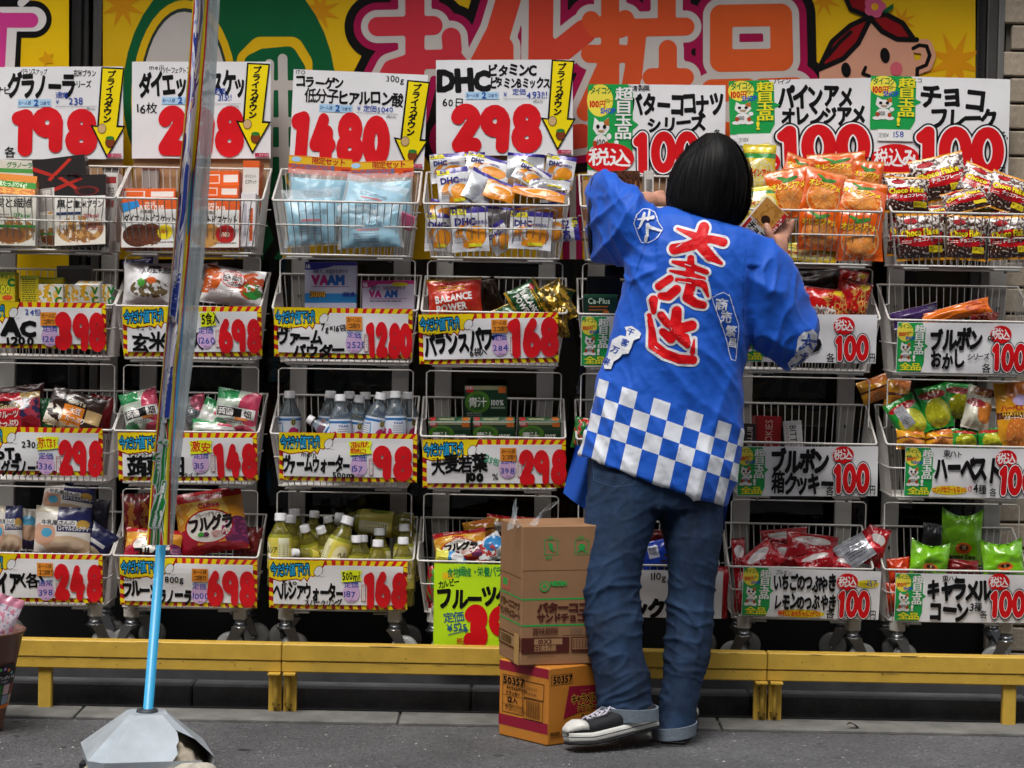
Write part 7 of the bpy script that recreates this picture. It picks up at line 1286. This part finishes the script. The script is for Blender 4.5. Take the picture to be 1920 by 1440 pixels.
def crease(p, n):
    x, y = toPx(p + pc); f = .0035 * N_(Vector((x / 60, y / 60, 2)))
    k = math.exp(-((y - 1120) / 70) ** 2) + .8 * math.exp(-((y - 1210) / 60) ** 2) + 1.1 * math.exp(-((y - 1310) / 45) ** 2) + .5 * math.exp(-((y - 960) / 70) ** 2)
    s_ = 1 if x < 1235 else -1; w_ = (y + s_ * (x - 1160 if s_ > 0 else x - 1295) * .38) / 100
    f += k * (.0066 * RG(x / 105 + s_ * 3, w_ * 1.7 + .3 * N_(Vector((x / 50, y / 50, 4))), 5.5, 12) + .0045 * RG(x / 60, w_ * 3.6, 8.5 + s_, 9)); f += .011 * RG(x / 62 + y / 420, y / 380, 3, 5) * (.35 + .65 * math.exp(-((y - 1020) / 110) ** 2)) + .004 * N_(Vector((x / 26, y / 200, 1)))
    return f + .0008 * N_(p * 80)
displace(jj, crease)
def denim():
    m = bpy.data.materials.new('denim'); m.use_nodes = True; N = m.node_tree.nodes; L = m.node_tree.links; p = N['Principled BSDF']; tc = N.new('ShaderNodeTexCoord')
    n = N.new('ShaderNodeTexNoise'); n.inputs['Scale'].default_value = 7; n.inputs['Detail'].default_value = 8; n.inputs['Roughness'].default_value = .7; L.new(tc.outputs['Object'], n.inputs['Vector'])
    r = N.new('ShaderNodeValToRGB'); r.color_ramp.elements[0].position = .32; r.color_ramp.elements[0].color = lin('0c1524'); r.color_ramp.elements[1].position = .72; r.color_ramp.elements[1].color = lin('2b4466'); L.new(n.outputs[0], r.inputs[0])
    w_ = N.new('ShaderNodeTexWave'); w_.inputs['Scale'].default_value = 260; w_.bands_direction = 'DIAGONAL'; w_.inputs['Distortion'].default_value = 2; L.new(tc.outputs['Object'], w_.inputs['Vector'])
    n2 = N.new('ShaderNodeTexNoise'); n2.inputs['Scale'].default_value = 120; L.new(tc.outputs['Object'], n2.inputs['Vector']); ad = N.new('ShaderNodeMath'); L.new(w_.outputs['Fac'], ad.inputs[0]); L.new(n2.outputs[0], ad.inputs[1])
    b = N.new('ShaderNodeBump'); b.inputs['Strength'].default_value = .35; b.inputs['Distance'].default_value = .002; L.new(ad.outputs[0], b.inputs['Height']); L.new(b.outputs[0], p.inputs['Normal']); L.new(r.outputs[0], p.inputs['Base Color']); p.inputs['Roughness'].default_value = .8; p.inputs['Specular IOR Level'].default_value = .25; return m
DEN = denim(); jj.materials.append(DEN); jeans = mk('jeans', jj, per); bj = tree(jj)
d = Dec(31); st = '3d5578'; d.brush([(1110, 852), (1114, 900), (1150, 912), (1190, 908), (1196, 862)], .7, st); d.brush([(1113, 856), (1117, 897), (1151, 908), (1187, 904), (1193, 864)], .5, st); d.brush([(1200, 1010), (1196, 1110), (1204, 1200), (1216, 1320)], .5, '22364f'); d.brush([(1262, 960), (1264, 1100), (1254, 1220), (1250, 1330)], .5, '22364f')
b = MB(); d.to(b, onto(bj), .0002, .0006, 8); b.obj('stitching', jeans)
CUF = mat('66717c', .85, .12, 25, .5, 160, name='cuff_denim'); SEL = mat('5a3a34', .8)
for L1, L2, R1_, R2_, Y, nm in (((1122, 1321), (1123, 1348), (1235, 1325), (1236, 1346), -.505, 1), ((1221, 1362), (1223, 1384), (1308, 1352), (1305, 1375), -.445, 0)):
    b = MB(); A, B_ = lr(L1, R1_, Y, .072), lr(L2, R2_, Y, .073); Z_ = Vector((0, 0, .0015)); loft(b, [(A[0], A[1] * .93, A[2] * .93), (A[0] + Z_ * 0, A[1] * .995, A[2] * .995), (A[0] - Z_, A[1], A[2]), (B_[0] + Z_, B_[1], B_[2]), (B_[0], B_[1] * .995, B_[2] * .995), (B_[0], B_[1] * .93, B_[2] * .93)], CUF, 40, 2.1, False); b.sm = [False] * len(b.sm)
    o = b.obj('cuff', jeans)
    if nm: b = MB(); s0 = P(1124, 1324, -.53) - pc; dd = Dec(3); dd.rect(1128, 1325, 1139, 1349, SEL); o.data.calc_loop_triangles(); dd.to(b, onto(tree(o.data)), .0002, .0005, 6); b.obj('selvedge', o) if False else None
# ---- body, head, arms and hands: one continuous skin
bd = MB(); V = lambda x, y, Y: tuple(P(x, y, Y) - pc)
def j(x, y, Y, r): return V(x, y, Y) + (r,)
limb(bd, [j(1320, 395, -.31, .05), j(1326, 350, -.295, .052)], None)                                   # neck
hc = P(1330, 325, -.285) - pc; loft(bd, [(hc + Vector((0, 0, z)), Vector((r * .84, 0, 0)), Vector((0, r, 0))) for z, r in ((-.115, .045), (-.1, .06), (-.07, .078), (-.03, .09), (.02, .098), (.05, .085), (.07, .06), (.082, .03))], None, 24)
limb(bd, [tuple(hc + Vector((0, .09, -.005))) + (.008,), tuple(hc + Vector((0, .112, -.035))) + (.014,)], None, 10); limb(bd, [tuple(hc + Vector((-.02, .085, -.068))) + (.009,), tuple(hc + Vector((.02, .085, -.068))) + (.009,)], None, 10)
for s_ in (-1, 1): limb(bd, [tuple(hc + Vector((s_ * .083, .01, .012))) + (.012,), tuple(hc + Vector((s_ * .086, .005, -.03))) + (.011,)], None, 10)
loft(bd, [lr((1240, 430), (1400, 450), -.32, .07), lr((1200, 480), (1420, 500), Yt, .09), lr((1190, 560), (1390, 590), Yt, .095), lr((1180, 650), (1370, 680), Yt, .09), lr((1140, 780), (1350, 810), Yt, .095), lr((1125, 860), (1345, 880), -.34, .1)], None, 24)
limb(bd, [j(1165, 900, -.36, .075), j(1148, 1110, -.42, .055), j(1175, 1330, -.49, .04)], None); limb(bd, [j(1300, 900, -.34, .075), j(1297, 1110, -.36, .055), j(1268, 1370, -.43, .04)], None)
limb(bd, [j(1235, 450, -.32, .055), j(1140, 400, -.17, .046), j(1135, 396, -.13, .044), j(1214, 378, .03, .03)], None)      # left arm into the basket
limb(bd, [j(1400, 480, -.32, .055), j(1492, 610, -.26, .046), j(1490, 605, -.22, .044), j(1462, 505, -.13, .029), j(1458, 482, -.12, .028)], None)   # right arm up to the hand
# right hand: palm, thumb in front of the carton, fingers behind it with tips showing at its edge
limb(bd, [j(1457, 486, -.12, .026), j(1456, 468, -.118, .027), j(1455, 455, -.116, .026)], None); limb(bd, [j(1463, 484, -.115, .022), j(1464, 458, -.110, .022)], None)
limb(bd, [j(1450, 466, -.124, .016), j(1446, 450, -.138, .0135), j(1442, 436, -.142, .0115), j(1437, 423, -.138, .0095)], None, 12)
for x0, y0, pts in ((1466, 452, ((1476, 440, -.098, .0105), (1483, 428, -.100, .0092), (1486, 415, -.104, .0078))), (1464, 448, ((1470, 432, -.092, .0105), (1472, 416, -.09, .009), (1470, 404, -.094, .0078))), (1460, 446, ((1462, 428, -.088, .0105), (1461, 412, -.086, .009), (1458, 400, -.09, .0078))), (1455, 446, ((1453, 432, -.088, .0095), (1450, 420, -.086, .0085), (1448, 410, -.088, .007)))):
    limb(bd, [j(x0, y0, -.112, .0125)] + [j(*p) for p in pts], None, 12)
# left hand reaching between the cartons
limb(bd, [j(1214, 378, .03, .026), j(1236, 381, .07, .028)], None)
for i, (y0, l_) in enumerate(((372, 26), (377, 31), (383, 29), (389, 23))): limb(bd, [j(1236, y0 + 2, .07, .012), j(1236 + l_ * .5, y0, .095, .010), j(1236 + l_ * .8, y0 + 5, .115, .009), j(1236 + l_ * .9, y0 + 11, .13, .0078)], None, 12)
limb(bd, [j(1222, 374, .045, .013), j(1232, 364, .06, .011), j(1242, 362, .075, .009)], None, 12)
bm_ = remesh(bd, .0042, 3); displace(bm_, lambda p, n: .0004 * N_(p * 60)); bm_.materials.append(SKIN); body = mk('body', bm_, per)
b = MB()
for s_ in (-1, 1): b.lathe([(0, -.011), (.008, -.008), (.011, 0), (.008, .008), (0, .011)], mat('dcd8d4', .2), Matrix.Translation(hc + Vector((s_ * .031, .088, .004))), 12); b.lathe([(0, -.006), (.005, -.003), (.0055, 0), (0, .006)], mat('1a1210', .2), Matrix.Translation(hc + Vector((s_ * .031, .096, .004))), 10)
b.obj('eyes', body); d = Dec(41); b = MB(); dn = lambda x, y: (lambda h: (h[0], h[1]))(tree_body.ray_cast(CAM - pc, (CM @ Vector(((x - 960) / F, (720 - y) / F, -1))).normalized())); tree_body = tree(bm_); d.ell(1437.5, 424, 2.6, 4.2, mat('d8ab98', .3), 12, -20)
try: d.to(b, dn, .0001, .0006); b.obj('thumbnail', body)
except TypeError: pass
# ---- hair: a dark cap under separate locks
HAIR = mat('080708', .58, .4, 60, spec=.28, name='black_hair')
hr = sub([lr((1322, 250), (1350, 249), -.30, .022), lr((1296, 270), (1376, 264), -.30, .062), lr((1277, 290), (1393, 285), -.30, .086), lr((1263, 312), (1402, 308), -.298, .100), lr((1254, 340), (1407, 336), -.296, .108), lr((1251, 366), (1405, 372), -.296, .108), lr((1254, 386), (1396, 400), -.298, .104), lr((1264, 394), (1380, 424), -.30, .096), lr((1276, 396), (1370, 424), -.30, .085)], 4)
b = MB(); loft(b, [(c, A * .965, B * .965) for c, A, B in hr], HAIR, 40, 2.1); hair = b.obj('hair', per)
def hp(s_, a, g=1.0):
    i = min(len(hr) - 2, int(s_)); t_ = s_ - i; c, A, B = (hr[i][q].lerp(hr[i + 1][q], t_) for q in range(3)); ca, sa = cos(a), sin(a); k = 2 / 2.1
    return c + A * math.copysign(abs(ca) ** k, ca) * g + B * math.copysign(abs(sa) ** k, sa) * g
b = MB(); rr = random.Random(77)
for cl in range(210):           # locks: bundles of hairs that share a path
    a0 = rr.uniform(0, 2 * pi); face = sin(a0) > .55; top = rr.random() < .45; S0 = rr.uniform(0, 5) if top else rr.uniform(4, 17); S1 = (27.5 if not face else 14) + rr.gauss(-.4, 2.6); G = rr.gauss(1.0, .026); DA = rr.gauss(0, .16); ph = rr.uniform(0, 6); lift = rr.choice((rr.uniform(-.03, .02), rr.uniform(0, .075)))
    for i in range(12):
        a = a0 + rr.gauss(0, .075); s0 = max(0, S0 + rr.uniform(-1, 2)); s1 = S1 + rr.uniform(-1.6, .8); g = G + rr.gauss(0, .006); w_ = rr.uniform(.0006, .0022); da = DA + rr.gauss(0, .035); vs = []; n = 9
        for k in range(n + 1):
            t_ = k / n; s_ = min(31.5, s0 + (s1 - s0) * t_); aa = a + da * t_ * t_ - .06 * (a - a0) * t_; p = hp(s_, aa, g + .012 * sin(t_ * 3 + ph) + lift * t_ * t_); q = hp(s_, aa + .05, g); tg = (q - p).normalized(); ww = w_ * (1 - .75 * t_) * (.4 + .6 * min(1, t_ * 5)); vs += [p - tg * ww, p + tg * ww]
        b.add(vs, [(2 * k, 2 * k + 1, 2 * k + 3, 2 * k + 2) for k in range(n)], HAIR, True)
for i in range(110):            # loose hairs standing off the outline and the crown
    a = rr.uniform(0, 2 * pi); s0 = rr.choice((rr.uniform(0, 5), rr.uniform(6, 26))); p = hp(s0, a, 1.0); q = hp(min(31, s0 + rr.uniform(3, 7)), a + rr.uniform(-.3, .3), rr.uniform(1.04, 1.10)); m_ = p.lerp(q, .5) + Vector((0, 0, rr.uniform(0, .012)))
    b.tube([p, m_, q], [.0005, .0004, .0002], HAIR, 3, caps=False)
o = b.obj('locks', hair)
# ---- shoes
BLKC = mat('15161c', .75, .12, 60, .4, 200, name='canvas'); RUBW = mat('c9c8c2', .5, .12, 30, .1, 60, name='white_rubber'); SOLE = mat('141416', .6, .1, 30, .5, 90, name='sole_rubber'); LACE = mat('b9b4c0', .7)
def shoe(label, loc, M3, edge=RUBW):
    def prof_(x):                # half width along the shoe, heel at 0 and toe at 1
        return .031 + .014 * sin(min(1, x / .75) * pi * .5) if x < .78 else .045 * sqrt(max(.02, 1 - ((x - .78) / .235) ** 2))
    L_ = .268; o = mk('shoe', None, per); b = MB(); f = lambda v: M3 @ v
    def xs(n): return [(.02 + .965 * i / n) for i in range(n + 1)]
    def rings(top, bot, wk, n=18): return [(f(Vector((L_ * x, 0, (top(x) + bot(x)) / 2))), f(Vector((0, prof_(x) * wk, 0))), f(Vector((0, 0, (top(x) - bot(x)) / 2)))) for x in xs(n)]
    up = lambda x: .030 + (.040 + .02 * x if x < .35 else .047 - (x - .35) * .03 if x < .8 else .035 * max(.25, 1 - ((x - .8) / .22) ** 2))
    spring = lambda x: .012 * max(0, x - .75) / .25
    b2 = MB(); loft(b2, rings(lambda x: .034 + spring(x), lambda x: .006 + spring(x), 1.06), edge, 28, 5); b2.obj('sole_edge', o)
    b2 = MB(); loft(b2, rings(lambda x: .008 + spring(x), lambda x: -.001 + spring(x), 1.02), SOLE, 28, 5); b2.obj('outsole', o)
    b2 = MB(); loft(b2, rings(lambda x: .0225 + spring(x), lambda x: .0185 + spring(x), 1.078), mat('1c1f2c', .6), 28, 5); b2.obj('stripe', o)
    loft(b, rings(lambda x: up(x) + spring(x), lambda x: .02 + spring(x), .98), BLKC, 28, 2.4); u_ = b.obj('upper', o)
    b2 = MB(); R = [(f(Vector((L_ * x, 0, .03 + spring(x) + h / 2))), f(Vector((0, prof_(min(.985, x)) * k, 0))), f(Vector((0, 0, h / 2)))) for x, k, h in ((.80, 1.05, .036), (.86, 1.06, .036), (.92, 1.07, .028), (.97, 1.03, .017), (.99, .85, .01))]; loft(b2, R, RUBW, 24, 2.4); b2.obj('toe_cap', o)
    b2 = MB()
    for i in range(6):
        x = .44 + i * .055; z = up(x) + .002; w_ = .018; y0 = w_ * (1 if i % 2 else -1)
        b2.tube([f(Vector((L_ * x, -w_, z - .003))), f(Vector((L_ * (x + .02), 0, z + .003))), f(Vector((L_ * (x + .035), w_, z - .003)))], .0028, LACE, 6); b2.tube([f(Vector((L_ * x, w_, z - .003))), f(Vector((L_ * (x + .02), 0, z + .004))), f(Vector((L_ * (x + .035), -w_, z - .003)))], .0028, LACE, 6)
    for s_ in (-1, 1): b2.tube([f(Vector((L_ * .46, 0, up(.46) + .004))), f(Vector((L_ * .5, s_ * .02, up(.5) + .012))), f(Vector((L_ * .58, s_ * .034, up(.58) + .002))), f(Vector((L_ * .66, s_ * .026, up(.66)))), f(Vector((L_ * .56, s_ * .012, up(.56) + .006)))], .0026, LACE, 6)
    b2.obj('lace', o)
    o.location = Vector(loc) - pc; o['label'] = label; return o
# left: toe down to the left, heel raised
p0, p1 = P(1240, 1364, -.49), P(1063, 1422, -.605); p1.z = .004
ax = (p1 - p0).normalized(); roll = radians(7); sd_ = Vector((0, 0, 1)).cross(ax).normalized(); upv = ax.cross(sd_); sd2 = sd_ * cos(roll) + upv * sin(roll); up2 = ax.cross(sd2)
M3 = Matrix((ax, sd2, up2)).transposed(); shoe('black canvas sneaker with its heel raised', p1 - ax * .268 + Vector((0, 0, .004)), M3)
a = radians(80); ax = Vector((cos(a), sin(a), 0)); M3 = Matrix((ax, Vector((-ax.y, ax.x, 0)), Vector((0, 0, 1)))).transposed(); pr = P(1262, 1398, -.482); shoe('black canvas sneaker flat on the ground, seen from its heel', (pr.x, -.482, .002), M3, mat('3a3a3c', .6))
# carton held in the right hand (a thing of its own)
CK = pmat('b9b6b4', [('r', .0, .42, 1, 1, 'b8823c'), ('n', .5, .75, .6, .3, 5, .55, 'a06c2a'), ('e', .5, .6, .17, .1, '2a120a'), ('r', 0, .4, .3, .46, 'b0aeb0'), ('r', 0, 0, .12, .42, 'b01820'), ('r', .86, .1, 1, .98, 'b01820')], .35)
d = T(('チョコ', 8, 52, 15, '1a1414', .05, .9, 8), ('ココナツ', 12, 66, 9, '1a1414', .03, .8), ('V', '6パック入', 47, 12, 8, 'e0d8d0', .02), ('L', 10, 46, 18, 2, 4, '5a5050'))
carton('biscuit_carton', 'biscuit carton with a chocolate picture held in the clerk\'s right hand', 'carton', 1430, 419, 55, 88, .03, -.132, 41, -4, 4, CK, mat('b9b2ac', .4), d, None)
if _fo is not None: bpy.data.objects.remove(glyph.o)
